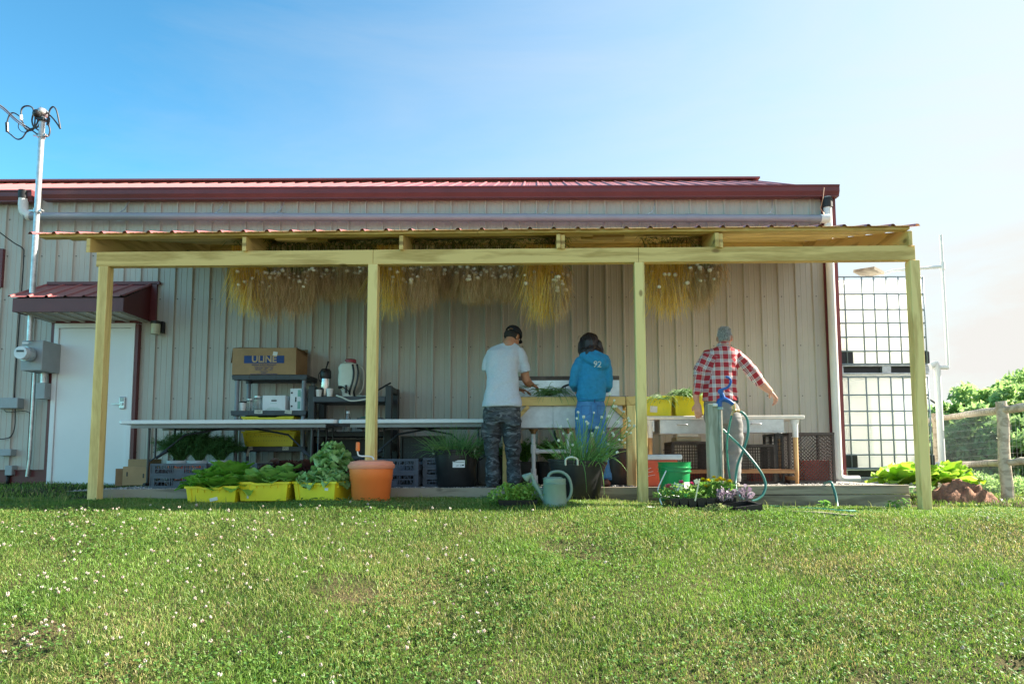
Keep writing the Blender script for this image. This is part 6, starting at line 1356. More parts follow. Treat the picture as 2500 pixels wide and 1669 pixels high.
# trees
tl = [leafmat('tree leaves light', (.15, .26, .08), (.42, .55, .24), .5, .5, .6, .6), leafmat('tree leaves dark', (.10, .19, .06), (.30, .42, .18), .45, .5, .6, .6)]
bark = mat('bark', (.10, .085, .06), .9, bump=.8, bscale=8)
def tree(x, y, h, r, mi, lab, n=9000, grp='trees beyond the fence', base=None, ls=.16):
    gz = ground(x, y)-.3 if base is None else base; n = int(n*.6); t = thing('tree', (x, y, gz), lab, 'tree', grp)
    q = MB(); tips = []
    q.tube([(x+random.uniform(-.1, .1), y, gz+h*.62*k/6) for k in range(7)], [r*.09*(1-.12*k) for k in range(7)], 9)
    for i in range(14):
        a = i*2.4; z0 = gz+h*random.uniform(.2, .6); L_ = r*random.uniform(.5, .95); e_ = V((x+math.cos(a)*L_, y+math.sin(a)*L_, z0+h*random.uniform(.12, .35))); q.tube([(x, y, z0), V((x, y, z0)).lerp(e_, .5)+V((0, 0, h*.04)), e_], [r*.035, r*.022, r*.01], 5); tips.append(e_)
    q.build('trunk', bark, t, smooth=True)
    cl = []
    for i in range(34):
        u = V((random.gauss(0, 1), random.gauss(0, 1), random.gauss(0, 1))).normalized()*random.uniform(.3, 1)**.5
        taper = 1-.35*max(0, u.z); cl.append((V((x+u.x*r*taper, y+u.y*r*taper, gz+h*(.56+.38*u.z))), r*random.uniform(.12, .27)))
    cl += [(e_, r*.24) for e_ in tips]
    vs = np.zeros((n, 4, 3)); 
    ci = rng.integers(0, len(cl), n); cen = np.array([tuple(cl[k][0]) for k in ci]); rad = np.array([cl[k][1] for k in ci])[:, None]
    u = rng.normal(0, 1, (n, 3)); u /= np.linalg.norm(u, axis=1)[:, None]; p = cen+u*rad*rng.uniform(.3, 1.05, (n, 1))*np.array([1, 1, .7])
    a = rng.normal(0, 1, (n, 3)); a /= np.linalg.norm(a, axis=1)[:, None]; b = np.cross(a, rng.normal(0, 1, (n, 3))); b /= np.linalg.norm(b, axis=1)[:, None]; s = ls*rng.uniform(.5, 1.2, (n, 1))
    vs[:, 0] = p-a*s; vs[:, 1] = p-b*s*.45; vs[:, 2] = p+a*s; vs[:, 3] = p+b*s*.45
    me = bpy.data.meshes.new('crown'); me.from_pydata(vs.reshape(-1, 3), [], np.arange(n*4).reshape(-1, 4)); me.materials.append(tl[mi]); o = bpy.data.objects.new('crown', me); COL.objects.link(o); o.parent = t; o.matrix_parent_inverse = Matrix.Translation(-t.location)
for (px_, top, Y_, r_, mi, lab, n_) in (
    (2425, 893, 30, 2.5, 0, 'tallest round crowned pale green tree beyond the fence', 15000), (2500, 905, 31, 3.0, 0, 'pale green tree at the right edge beyond the fence', 14000), (2345, 925, 33, 2.4, 0, 'light green tree partly behind the white pipework', 11000),
    (2300, 985, 36, 2.2, 1, 'darker tree beside the white standpipe', 9000), (2395, 985, 24, 1.9, 1, 'dark lower tree in the middle beyond the fence', 11000), (2470, 1000, 23, 2.0, 1, 'dark lower tree behind the near fence post', 11000), (2330, 1040, 25, 1.5, 1, 'low dark tree behind the lower rail', 8000),
    (2560, 940, 26, 2.6, 1, 'dark tree cut by the right edge', 9000), (2250, 1010, 40, 2.4, 1, 'distant dark tree behind the water tanks', 7000)):
    p = at(px_, top, Y_); gz = -1.9-.02*Y_; tree(p.x, Y_, (p.z-gz)/.98, r_, mi, lab, n_, base=gz, ls=.12+.002*Y_)
for (px_, top, Y_, r_, lab) in ((2408, 1150, 14.5, .75, 'round clipped green shrub behind the wire mesh'), (2330, 1168, 15.5, .7, 'low green shrub left of the round one'), (2475, 1165, 14, .8, 'leafy shrub right of the near fence post')):
    p = at(px_, top, Y_); gz = ground(p.x, Y_)-.1; tree(p.x, Y_, (p.z-gz), r_, 0, lab, 5000, 'shrubs behind the fence', gz, .045)
q = MB(); 
for i in range(160):
    x = 4+random.uniform(0, 60); y = random.uniform(48, 75); c_ = V((x, y, ground(x, y)+random.uniform(0, 3)))
    for k in range(60):
        d = V((random.gauss(0, 1), random.gauss(0, 1), random.gauss(0, 1))).normalized(); p = c_+d*random.uniform(.8, 1.9); s = d.cross(V((random.random(), random.random(), 1))).normalized()*.35; u_ = d.cross(s).normalized()*.25; q.add([p-s, p-u_, p+s, p+u_], [(0, 1, 2, 3)])
tag(q.build('distant_woods', tl[1], fix=False), 'dark green wood on the slope far beyond the fence', kind='stuff')
# ================================================================== people
skin = mat('tanned skin', (.50, .24, .14), .5, 0, .10, 25, spec=.4); skin2 = mat('fair skin', (.62, .33, .24), .5, 0, .10, 25, spec=.4)
def organic(mb, name, m, parent, voxel=.008, smooth_it=4, disp=None, sf=.5):
    me = bpy.data.meshes.new(name); me.from_pydata(mb.v, [], mb.f); me.update()
    import bmesh
    bm = bmesh.new(); bm.from_mesh(me); bmesh.ops.recalc_face_normals(bm, faces=bm.faces); bm.to_mesh(me); bm.free()
    o = bpy.data.objects.new(name, me)
    r = o.modifiers.new('r', 'REMESH'); r.mode = 'VOXEL'; r.voxel_size = voxel
    s = o.modifiers.new('s', 'SMOOTH'); s.iterations = smooth_it; s.factor = sf
    m2 = bake(o, name)
    if disp:
        new = [v.co+v.normal*disp(v.co, v.normal) for v in m2.vertices]
        m2.vertices.foreach_set('co', [c for p in new for c in p])
    m2.materials.clear()
    for mm in (m if isinstance(m, list) else [m]): m2.materials.append(mm)
    m2.polygons.foreach_set('use_smooth', [True]*len(m2.polygons)); m2.update()
    o = bpy.data.objects.new(name, m2); COL.objects.link(o)
    if parent: o.parent = parent; o.matrix_parent_inverse = Matrix.Translation(-parent.location)
    return o
def rings(mb, rs, n=20, sq=1.0):
    """rs: list of (centre, half width x, half depth y) stacked: a closed body"""
    vs = []
    for c, a, b in rs:
        for j in range(n):
            t = 2*math.pi*j/n; ca, sa = math.cos(t), math.sin(t)
            vs.append(V(c)+V((math.copysign(abs(ca)**sq, ca)*a, math.copysign(abs(sa)**sq, sa)*b, 0)))
    k = len(rs); mb.add(vs, [(i*n+j, i*n+(j+1) % n, (i+1)*n+(j+1) % n, (i+1)*n+j) for i in range(k-1) for j in range(n)]+[tuple(range(n-1, -1, -1)), tuple((k-1)*n+j for j in range(n))])
def limb(mb, pts, rs, n=14, cap=True):
    p = smoothpath(pts, 4); k = len(pts); rr = []
    for i in range(len(p)):
        t = i/4; a = min(int(t), k-2); f_ = t-a; rr.append(rs[a]*(1-f_)+rs[a+1]*f_)
    mb.tube(p, rr, n)
    if cap: mb.ball(pts[0], rs[0]*.99, 12); mb.ball(pts[-1], rs[-1]*.99, 12)
def hand(mb, wrist, d, palm_n, side, s=1.0, curl=.5, spread=.1):
    """palm + five separate fingers; d = pointing direction, palm_n = normal out of the palm, side = +1/-1 thumb side"""
    d = V(d).normalized(); n = V(palm_n); n = (n-d*n.dot(d)).normalized(); s_ = d.cross(n)*side; W = V(wrist)
    pc = W+d*.048*s; rot = Matrix((s_, n, d)).transposed(); mb.ball(pc, (.040*s, .016*s, .052*s), 14, rot=rot); mb.ball(W+d*.02*s, (.030*s, .018*s, .034*s), 12, rot=rot)
    for i, (off, L_, cu) in enumerate(((.030, .072, .8), (.011, .080, .95), (-.009, .075, 1.05), (-.028, .060, 1.2))):
        b = W+d*.088*s+s_*off*s; dirv = (d+s_*(off*spread*12)).normalized(); p = [b-dirv*.02*s]; q = b.copy(); c_ = curl*cu
        for k, fr in enumerate((.45, .30, .25)):
            p.append(q.copy()); an = c_*(.5+.45*k); dv = (dirv*math.cos(an)+n*math.sin(an)).normalized(); q = q+dv*L_*fr*s
        p.append(q.copy()); mb.tube(p, [.0098*s, .0096*s, .0090*s, .0082*s, .0070*s], 8); mb.ball(q, .0070*s, 8)
    b = W+d*.028*s+s_*.026*s; t1 = b+(d*.55+s_*.65+n*.3).normalized()*.034*s; t2 = t1+(d*.85+s_*.25+n*.45).normalized()*.030*s; mb.tube([b-s_*.01, b, t1, t2], [.013*s, .0130*s, .0110*s, .0085*s], 8); mb.ball(t2, .0085*s, 8)
def head(mb, c, fwd, s=1.0, up=(0, 0, 1)):
    f = V(fwd).normalized(); u = V(up); u = (u-f*u.dot(f)).normalized(); r = f.cross(u); c = V(c); M_ = Matrix((r, f, u)).transposed()
    T = lambda x, y, z: c+M_ @ V((x*s, y*s, z*s))
    mb.ball(T(0, -.012, .022), (.074*s, .092*s, .088*s), 20, rot=M_); mb.ball(T(0, .030, -.045), (.054*s, .058*s, .066*s), 16, rot=M_)
    mb.ball(T(0, .062, -.088), (.026*s, .022*s, .022*s), 10, rot=M_); mb.tube([T(0, .078, .012), T(0, .104, -.028), T(0, .088, -.036)], [.010*s, .015*s, .013*s], 8)
    for sx in (-1, 1):
        mb.ball(T(sx*.080, -.005, -.008), (.013*s, .022*s, .035*s), 10, rot=M_ @ Matrix.Rotation(R(18*sx), 3, 'Z')); mb.ball(T(sx*.030, .080, .024), (.026*s, .010*s, .009*s), 8, rot=M_); mb.ball(T(sx*.040, .050, -.03), (.022*s, .028*s, .022*s), 8, rot=M_)
    mb.tube([T(-.024, .083, -.058), T(0, .090, -.056), T(.024, .083, -.058)], [.006*s, .009*s, .006*s], 6); mb.tube([T(-.02, .082, -.066), T(0, .088, -.068), T(.02, .082, -.066)], [.006*s, .009*s, .006*s], 6)
    return T, M_
def face_bits(T, M_, parent):
    for sx in (-1, 1):
        e = MB(); e.ball(T(sx*.031, .073, .008), .0115, 10); ob = e.build('eye', mat('eye white', (.75, .73, .70), .2), parent, smooth=True)
        e = MB(); e.ball(T(sx*.031, .0815, .008), (.0055, .0045, .0055), 8, rot=M_); e.build('iris', mat('dark iris', (.05, .03, .02), .2), ob, smooth=True)
def fold(amp, sx, sz, seed, vert=0):
    def f(p, n):
        a = noise.noise(V((p.x*sx, p.y*sx, p.z*sz+seed))); b = noise.noise(V((p.x*sx*2.7, p.y*sx*2.7, p.z*sz*2.4+seed*3))); r = 1-abs(a)*2.2
        return amp*(a*.9+b*.45-.5*max(0, r)**3*.8)
    return f
def camo():
    m = bpy.data.materials.new('dark grey camouflage cloth'); m.use_nodes = True; N = m.node_tree.nodes; L = m.node_tree.links; p = N['Principled BSDF']; p.inputs['Roughness'].default_value = .85
    tc = N.new('ShaderNodeTexCoord'); out = None
    cols = [(.075, .085, .095), (.040, .046, .052), (.135, .15, .16), (.018, .020, .023)]
    prev = None
    for i, (sc_, th) in enumerate(((9, .50), (13, .60), (11, .60))):
        mp = N.new('ShaderNodeMapping'); mp.inputs['Location'].default_value = (i*5, i*3, i*7); mp.inputs['Scale'].default_value = (.75, 1, 1.9); L.new(tc.outputs['Object'], mp.inputs[0])
        n = N.new('ShaderNodeTexNoise'); n.inputs['Scale'].default_value = sc_; n.inputs['Detail'].default_value = 2.5; n.inputs['Distortion'].default_value = 1.2; L.new(mp.outputs[0], n.inputs[0])
        r = N.new('ShaderNodeValToRGB'); r.color_ramp.elements[0].position = th-.01; r.color_ramp.elements[1].position = th+.01; L.new(n.outputs[0], r.inputs[0])
        x = N.new('ShaderNodeMix'); x.data_type = 'RGBA'; L.new(r.outputs[0], x.inputs[0]); x.inputs[7].default_value = (*cols[i+1], 1)
        if prev is None: x.inputs[6].default_value = (*cols[0], 1)
        else: L.new(prev, x.inputs[6])
        prev = x.outputs[2]
    L.new(prev, p.inputs['Base Color']); return m
def plaid():
    m = bpy.data.materials.new('red white navy plaid flannel'); m.use_nodes = True; N = m.node_tree.nodes; L = m.node_tree.links; p = N['Principled BSDF']; p.inputs['Roughness'].default_value = .85; p.inputs['Specular IOR Level'].default_value = .2
    at_ = N.new('ShaderNodeAttribute'); at_.attribute_name = 'cloth_pos'; sp = N.new('ShaderNodeSeparateXYZ'); L.new(at_.outputs['Vector'], sp.inputs[0]); o_ = []
    for k, per in ((0, .088), (1, .088)):
        d = N.new('ShaderNodeMath'); d.operation = 'DIVIDE'; d.inputs[1].default_value = per; L.new(sp.outputs[k], d.inputs[0]); f = N.new('ShaderNodeMath'); f.operation = 'FRACT'; L.new(d.outputs[0], f.inputs[0])
        r = N.new('ShaderNodeValToRGB'); r.color_ramp.interpolation = 'CONSTANT'; e = r.color_ramp.elements
        W_, Rd, Nv, Yl = (.78, .76, .76, 1), (.40, .035, .05, 1), (.03, .07, .16, 1), (.55, .45, .25, 1)
        e[0].position = 0; e[0].color = Rd; e[1].position = .40; e[1].color = W_
        for ps, cl in ((.50, Nv), (.545, W_), (.62, Nv), (.665, W_), (.76, Yl), (.785, Rd)): q = e.new(ps); q.color = cl
        L.new(f.outputs[0], r.inputs[0]); o_.append(r.outputs[0])
    x = N.new('ShaderNodeMix'); x.data_type = 'RGBA'; x.inputs[0].default_value = .5; L.new(o_[0], x.inputs[6]); L.new(o_[1], x.inputs[7]); L.new(x.outputs[2], p.inputs['Base Color']); return m
def cloth_pos(o, arms, cx, cz_):
    me = o.data; a = me.attributes.new('cloth_pos', 'FLOAT_VECTOR', 'POINT'); out = []
    for v in me.vertices:
        p = v.co; best = None
        for (A, B, r) in arms:
            ab = B-A; t = (p-A).dot(ab)/ab.length_squared
            if -.02 < t < 1.3:
                q = A+ab*t; dd = (p-q).length
                if dd < r*1.5 and (best is None or dd < best[0]): 
                    axd = ab.normalized(); sd = V((0, 1, 0)).cross(axd).normalized(); best = (dd, ((p-q).dot(sd), t*ab.length))
        out += [best[1][0], best[1][1], 0] if best else [p.x-cx, p.z-cz_, 0]
    a.data.foreach_set('vector', out)
# -------- man in grey t-shirt and camouflage trousers
def man_camo():
    Y = 7.0; k = .2806; S = k/ppm(Y, 1); J = lambda x, y, d=0: at(1150+x*k, 780+y*k, Y+d)
    t = thing('person', (J(270, 1460).x, Y, 0), 'person in pale grey t-shirt, black cap and dark camouflage trousers at the sink', 'person')
    lean = lambda y: .17*max(0, (760-y)/520)**1.2
    b = MB()
    rings(b, [(J(320, 215, lean(215)), .06, .06), (J(300, 250, lean(245)), .11, .06), (J(285, 300, lean(300)), .14, .085), (J(275, 450, lean(450)), .14, .10), (J(275, 620, .04), .14, .10), (J(270, 760), .14, .10), (J(268, 860), .14, .10)])
    limb(b, [J(325, 215, .15), J(345, 175, .18), J(358, 140, .20)], [.062, .056, .055])
    T, M_ = head(b, J(366, 150, .22), (.62, .62, -.48), .91)
    for pts, rs in (([J(405, 300, .17), J(455, 410, .16), J(478, 520, .20)], [.040, .044, .044]), ([J(478, 520, .20), J(502, 555, .30), J(528, 562, .38)], [.046, .043, .028]), ([J(200, 310, .15), J(160, 420, .15), J(165, 545, .20)], [.040, .042, .042]), ([J(165, 545, .20), J(290, 590, .40), J(405, 606, .46)], [.044, .038, .027])): limb(b, pts, rs)
    hand(b, J(528, 562, .38), (.35, .5, -.1), (-.6, .1, -.7), 1, 1.0, .8); hand(b, J(405, 606, .46), (.8, .15, -.12), (.0, .2, -1), -1, 1.0, .7)
    for a_, c_ in ((J(185, 860), J(195, 1420)), (J(350, 860), J(370, 1420))): limb(b, [a_, a_.lerp(c_, .5)+V((0, .02, 0)), c_], [.070, .050, .036])
    organic(b, 'body', skin, t, .0055, 3); face_bits(T, M_, t)
    s = MB(); hw = lambda x: x*S
    rings(s, [(J(322, 203, lean(205)), .072, .062), (J(312, 215, lean(215)), .105, .075), (J(296, 240, lean(240)), .155, .085), (J(286, 275, lean(275)), .182, .11), (J(277, 330, lean(330)), hw(147), .125), (J(274, 410, lean(410)), hw(142), .13), (J(274, 490, lean(490)), hw(141), .13), (J(272, 570, lean(570)), hw(147), .135), (J(270, 660, lean(660)), hw(160), .14), (J(269, 735, 0), hw(170), .150), (J(269, 760, 0), hw(172), .150)], 28, .85)
    limb(s, [J(395, 275, .16), J(445, 360, .15), J(474, 462, .15)], [.068, .066, .064], cap=False); limb(s, [J(185, 280, .15), J(155, 370, .14), J(147, 448, .13)], [.064, .062, .058], cap=False)
    s = organic(s, 't_shirt', mat('heather grey cotton', (.52, .57, .62), .9, 0, .06, 60, bump=.15, bscale=300), t, .0085, 5, fold(.017, 4.5, 5.5, 3))
    p = MB()
    rings(p, [(J(268, 735), hw(140), .110), (J(268, 785), hw(164), .130), (J(268, 850), hw(172), .135), (J(268, 905), hw(165), .12)], 28, .85)
    P2 = lambda lst: rings(p, [(J(x, y, d), hw(w_), dp) for x, y, w_, dp, d in lst], 24)
    P2([(185, 840, 80, .12, 0), (184, 920, 80, .115, .0), (189, 1000, 77, .105, .01), (184, 1080, 65, .095, .02), (186, 1200, 58, .085, .01), (193, 1300, 61, .085, 0), (196, 1370, 66, .088, -.01), (193, 1420, 55, .08, 0), (191, 1452, 46, .08, .02)])
    P2([(352, 840, 88, .12, 0), (355, 920, 90, .115, 0), (358, 1000, 82, .105, .01), (361, 1080, 74, .095, .02), (366, 1200, 66, .085, .01), (372, 1300, 67, .085, 0), (377, 1360, 71, .088, -.01), (372, 1420, 55, .08, 0), (370, 1452, 48, .08, .02)])
    for x0_, y0_ in ((424, 975), (110, 975)): p.box(J(x0_, y0_, .01), (.035, .14, .17))
    cm = camo(); ob = organic(p, 'trousers', cm, t, .0085, 5, fold(.020, 5, 9, 9))
    q = MB(); 
    for sx, x_ in ((1, 385), (-1, 150)):
        q.box(J(x_-sx*2, 905, -.105), (.10 if sx > 0 else .06, .010, .03)); 
    q.build('pocket_flap', cm, ob, bevel=.004)
    for x_ in (193, 371):
        q = MB(); q.ball(J(x_, 1452, .04), (.050, .145, .045), 14); organic(q, 'shoe', mat('dark brown shoe', (.035, .025, .02), .6), t, .008, 2)
    c = MB(); c.ball(T(0, -.010, .036), (.082, .100, .088), 24, rot=M_); cp = MB(); 
    for i, vv in enumerate(c.v):
        pass
    keep = []; cu = M_ @ V((0, .12, 1)).normalized(); cc = T(0, 0, .028)
    c.f = [f for f in c.f if sum(((V(c.v[i])-cc).dot(cu)) for i in f)/len(f) > -.002]; c.m = [0]*len(c.f)
    ck_ = mat('black cap cotton', (.012, .013, .016), .8); co = c.build('cap', ck_, t, smooth=True, fix=False)
    so = co.modifiers.new('s', 'SOLIDIFY'); so.thickness = .004; so.offset = 1
    vz = MB(); vs = []; nv_ = 11
    for r_ in range(5):
        for i in range(nv_):
            a = R(-62+124*i/(nv_-1)); rr = .088+r_*.019*math.cos(a*.75); vs.append(T(math.sin(a)*.080*(1+r_*.03), -.010+math.cos(a)*.088+ r_*.0165*math.cos(a*.9), .030-.006*r_-.018*(math.sin(a)**2)))
    vz.add(vs, [(r_*nv_+i, r_*nv_+i+1, (r_+1)*nv_+i+1, (r_+1)*nv_+i) for r_ in range(4) for i in range(nv_-1)]); vo = vz.build('visor', ck_, co, smooth=True, fix=False); so = vo.modifiers.new('s', 'SOLIDIFY'); so.thickness = .004
    h = MB(); h.ball(T(0, -.022, -.004), (.080, .088, .066), 20, rot=M_); h.f = [f for f in h.f if (sum((V(h.v[i]) for i in f), V())/len(f)-T(0, .0, 0)).dot(M_ @ V((0, 1, 0))) < .012]; h.m = [0]*len(h.f)
    ho = h.build('hair', mat('short dark hair', (.025, .018, .013), .7, bump=.6, bscale=220, var=.3), t, smooth=True, fix=False); so = ho.modifiers.new('s', 'SOLIDIFY'); so.thickness = .003; so.offset = 1
    q = MB(); bk = lambda x, z: T(x, -.012-.1005*math.sqrt(max(0, 1-(x/.082)**2)), z); q.tube([bk(-.045, .018), bk(-.02, .018)], .004, 6, flat=.6); q.box(bk(.012, .018), (.024, .006, .016), M_); q.build('cap_buckle', galv, co)
    q = MB(); q.tube([T(-.03, -.075, .088), T(-.005, -.085, .088), T(.02, -.078, .094)], .0022, 5); q.build('cap_stitching', paper, co)
man_camo()
# -------- woman in blue hoodie and jeans
def woman():
    Y = 7.0; k = .2933; S = k/ppm(Y, 1); J = lambda x, y, d=0: at(1340+x*k, 780+y*k, Y+d); hw = lambda x: x*S
    t = thing('person', (J(350, 1390).x, Y, 0), 'person with long dark hair in a blue hooded sweatshirt and jeans at the sink', 'person')
    b = MB()
    rings(b, [(J(345, 310, .04), .05, .05), (J(355, 345, .04), .12, .07), (J(360, 420, .03), .13, .085), (J(360, 540), .11, .08), (J(352, 660), .125, .095), (J(350, 800), .12, .09), (J(350, 900), .12, .09)])
    limb(b, [J(345, 320, .05), J(340, 270, .07), J(336, 225, .08)], [.052, .047, .048]); T, M_ = head(b, J(336, 192, .10), (-.10, .92, -.38), .93)
    for pts, rs in (([J(250, 365, .03), J(215, 450, .0), J(200, 525, .02)], [.046, .042, .037]), ([J(200, 525, .02), J(218, 560, .15), J(240, 575, .27)], [.038, .034, .022]), ([J(475, 365, .03), J(497, 460, .0), J(502, 540, .02)], [.046, .042, .037]), ([J(502, 540, .02), J(480, 575, .15), J(455, 588, .27)], [.038, .034, .022])): limb(b, pts, rs)
    hand(b, J(240, 575, .27), (.4, .9, -.2), (.4, 0, -1), 1, .9, .6); hand(b, J(455, 588, .27), (-.4, .9, -.2), (-.4, 0, -1), -1, .9, .6)
    for a_, c_ in ((J(285, 900), J(290, 1360)), (J(420, 900), J(474, 1340, .02))): limb(b, [a_, a_.lerp(c_, .5), c_], [.062, .045, .032])
    organic(b, 'body', skin2, t, .0055, 3); face_bits(T, M_, t)
    s = MB()
    rings(s, [(J(348, 300, .05), .065, .062), (J(355, 318, .04), .10, .078), (J(362, 345, .03), .145, .09), (J(370, 395, .02), hw(122), .105), (J(368, 460, .01), hw(117), .108), (J(364, 530, 0), hw(116), .108), (J(354, 590, 0), hw(121), .115), (J(345, 630, 0), hw(125), .122), (J(347, 652, 0), hw(118), .118), (J(348, 684, 0), hw(114), .115)], 28, .9)
    limb(s, [J(262, 352, .02), J(222, 440, -.01), J(203, 528, .01)], [.062, .055, .050]); limb(s, [J(203, 528, .01), J(215, 556, .12), J(230, 568, .21)], [.051, .046, .038])
    limb(s, [J(470, 352, .02), J(492, 450, -.01), J(497, 540, .01)], [.062, .054, .048]); limb(s, [J(497, 540, .01), J(482, 575, .12), J(465, 585, .21)], [.049, .045, .038])
    for pts, rs in (([J(275, 305, -.02), J(330, 278, -.035), J(400, 285, -.055), J(470, 315, -.04), J(492, 335, .0)], [.030, .036, .038, .034, .028]), ([J(300, 315, -.05), J(360, 350, -.085), J(425, 392, -.095)], [.030, .034, .030]), ([J(400, 310, -.07), J(440, 350, -.095), J(438, 395, -.098)], [.045, .048, .028]), ([J(470, 330, -.05), J(475, 370, -.075), J(445, 400, -.095)], [.034, .034, .026]), ([J(350, 300, -.06), J(400, 345, -.09)], [.04, .042])): limb(s, pts, rs)
    hd_m = mat('blue sweatshirt fleece', (.025, .24, .44), .9, 0, .10, 30, bump=.2, bscale=260); hd_ = organic(s, 'hooded_sweatshirt', hd_m, t, .0075, 4, fold(.013, 6, 7, 21))
    tx = text_mesh('92', .085, 'printed_number', mat('cracked white print', (.75, .77, .76), .8, dirt=((.05, .2, .4), 60, .58)), None, Matrix.Identity(4), bold=.001)
    tx.data.transform(Matrix.Translation(J(412, 361, -.22)) @ Matrix.Rotation(R(6), 4, 'Y') @ FACE)
    from mathutils.bvhtree import BVHTree
    bv = BVHTree.FromPolygons([v.co.copy() for v in hd_.data.vertices], [tuple(p.vertices) for p in hd_.data.polygons])
    import bmesh
    bm = bmesh.new(); bm.from_mesh(tx.data); bmesh.ops.triangulate(bm, faces=bm.faces); bmesh.ops.subdivide_edges(bm, edges=bm.edges, cuts=2); bm.to_mesh(tx.data); bm.free()
    for v in tx.data.vertices:
        h_ = bv.ray_cast(v.co-V((0, .5, 0)), V((0, 1, 0)))
        if h_[0] is not None: v.co = h_[0]+V((0, -.0025, 0))
    tx.parent = hd_
    q = MB(); q.tube([J(x, y, d) for x, y, d in ((238, 655, -.075), (290, 662, -.115), (348, 665, -.125), (410, 664, -.115), (458, 656, -.075))], .002, 5); q.build('waistband_seam', mat('darker blue seam', (.006, .09, .26), .9), hd_)
    p = MB(); rings(p, [(J(350, 668), hw(108), .10), (J(350, 720), hw(124), .115), (J(348, 790), hw(130), .125), (J(347, 860), hw(130), .125), (J(348, 915), hw(122), .10)], 28, .92)
    P2 = lambda lst: rings(p, [(J(x, y, d), hw(w_), dp) for x, y, w_, dp, d in lst], 24)
    P2([(283, 860, 64, .115, 0), (284, 930, 63, .105, 0), (286, 1010, 56, .09, 0), (284, 1090, 47, .075, .0), (288, 1200, 41, .068, 0), (292, 1300, 42, .066, 0), (292, 1350, 43, .066, 0)])
    P2([(415, 860, 64, .115, 0), (416, 930, 60, .105, 0), (430, 1010, 52, .09, 0), (446, 1090, 45, .075, 0), (464, 1200, 43, .068, .01), (473, 1290, 46, .066, .02), (474, 1335, 49, .066, .02)])
    jm = mat('blue denim', (.08, .23, .43), .85, 0, .2, 7, bump=.25, bscale=400, col2=(.035, .14, .34)); jn = organic(p, 'jeans', jm, t, .008, 4, fold(.011, 7, 11, 33))
    q = MB(); q.tube([J(427, 1318, -.055), J(474, 1322, -.062), J(520, 1316, -.05)], .006, 6); q.box(J(381, 676, -.115), (.010, .008, .04)); q.tube([J(352, 690, -.128), J(354, 760, -.135), J(352, 850, -.125)], .0015, 4); 
    for x_ in (300, 430):
        pk_ = [J(x_-37, 722, 0), J(x_+37, 722, 0), J(x_+34, 790, 0), J(x_, 806, 0), J(x_-34, 790, 0), J(x_-37, 722, 0)]
        bvj = BVHTree.FromPolygons([v.co.copy() for v in jn.data.vertices], [tuple(pp.vertices) for pp in jn.data.polygons]); path = []
        for a_, c_ in zip(pk_, pk_[1:]):
            for f_ in (0, .25, .5, .75):
                w_ = a_.lerp(c_, f_); h_ = bvj.ray_cast(V((w_.x, w_.y-.5, w_.z)), V((0, 1, 0)))
                if h_[0] is not None: path.append(h_[0]+V((0, -.001, 0)))
        if len(path) > 3: q.tube(path+[path[0]], .0018, 4)
    q.build('seams', mat('denim stitching', (.05, .10, .22), .8), jn)
    q = MB(); q.ball(J(476, 1362, .04), (.046, .13, .040), 14); q.ball(J(476, 1358, -.03), (.042, .05, .045), 12); organic(q, 'shoe', mat('brown leather shoe', (.16, .06, .035), .5), t, .007, 3)
    q = MB(); q.ball(J(292, 1372, .04), (.046, .13, .040), 14); organic(q, 'shoe', mat('brown leather shoe', (.16, .06, .035), .5), t, .007, 3)
    h = MB(); rings(h, [(J(345, 112, .08), .03, .03), (J(340, 122, .08), hw(52), .06), (J(335, 145, .07), hw(74), .085), (J(332, 185, .06), hw(83), .10), (J(335, 225, .05), hw(85), .095), (J(349, 262, .01), hw(94), .085), (J(354, 292, -.01), hw(92), .075), (J(352, 312, .0), hw(80), .05)], 24)
    limb(h, [J(275, 200, .04), J(268, 260, .02), J(262, 308, -.01)], [.038, .030, .010]); limb(h, [J(410, 200, .04), J(428, 255, .02), J(442, 300, -.02)], [.038, .032, .010])
    hm = mat('long dark brown hair', (.020, .011, .008), .38, 0, .5, 3, stretch=(60, 60, 2), bump=.5, bscale=6, spec=.6)
    ho = organic(h, 'hair', hm, t, .0065, 3, lambda p, n: .007*noise.noise(V((p.x*55, p.y*55, p.z*3)))+.007*noise.noise(V((p.x*18, p.y*18, p.z*4))))
    q = MB()
    for i in range(230):
        a = random.uniform(-2.9, -.2); x = 335+math.cos(a)*80; d = .06+math.sin(a)*.10; y0 = random.uniform(118, 200)
        pts = [J(335+math.cos(a)*50, y0-8+18*abs(math.cos(a)), .06+math.sin(a)*.075), J(x+random.gauss(0, 3), y0+55, d), J(x+8+random.gauss(0, 5), y0+105, d-.005), J(x+14+random.gauss(0, 9), min(y0+150, 312), d-.01+random.gauss(0, .008))]
        q.tube(smoothpath(pts, 3), [.0022]*9+[.0008], 3, caps=False)
    for pts in (((262, 150), (245, 148), (240, 165)), ((265, 140), (250, 135), (241, 150)), ((430, 230), (442, 262), (440, 285))): q.tube(smoothpath([J(a, c, .04) for a, c in pts], 4), .0015, 3, caps=False)
    q.build('hair_strands', hm, ho, smooth=True, fix=False)['kind'] = 'stuff'
woman()
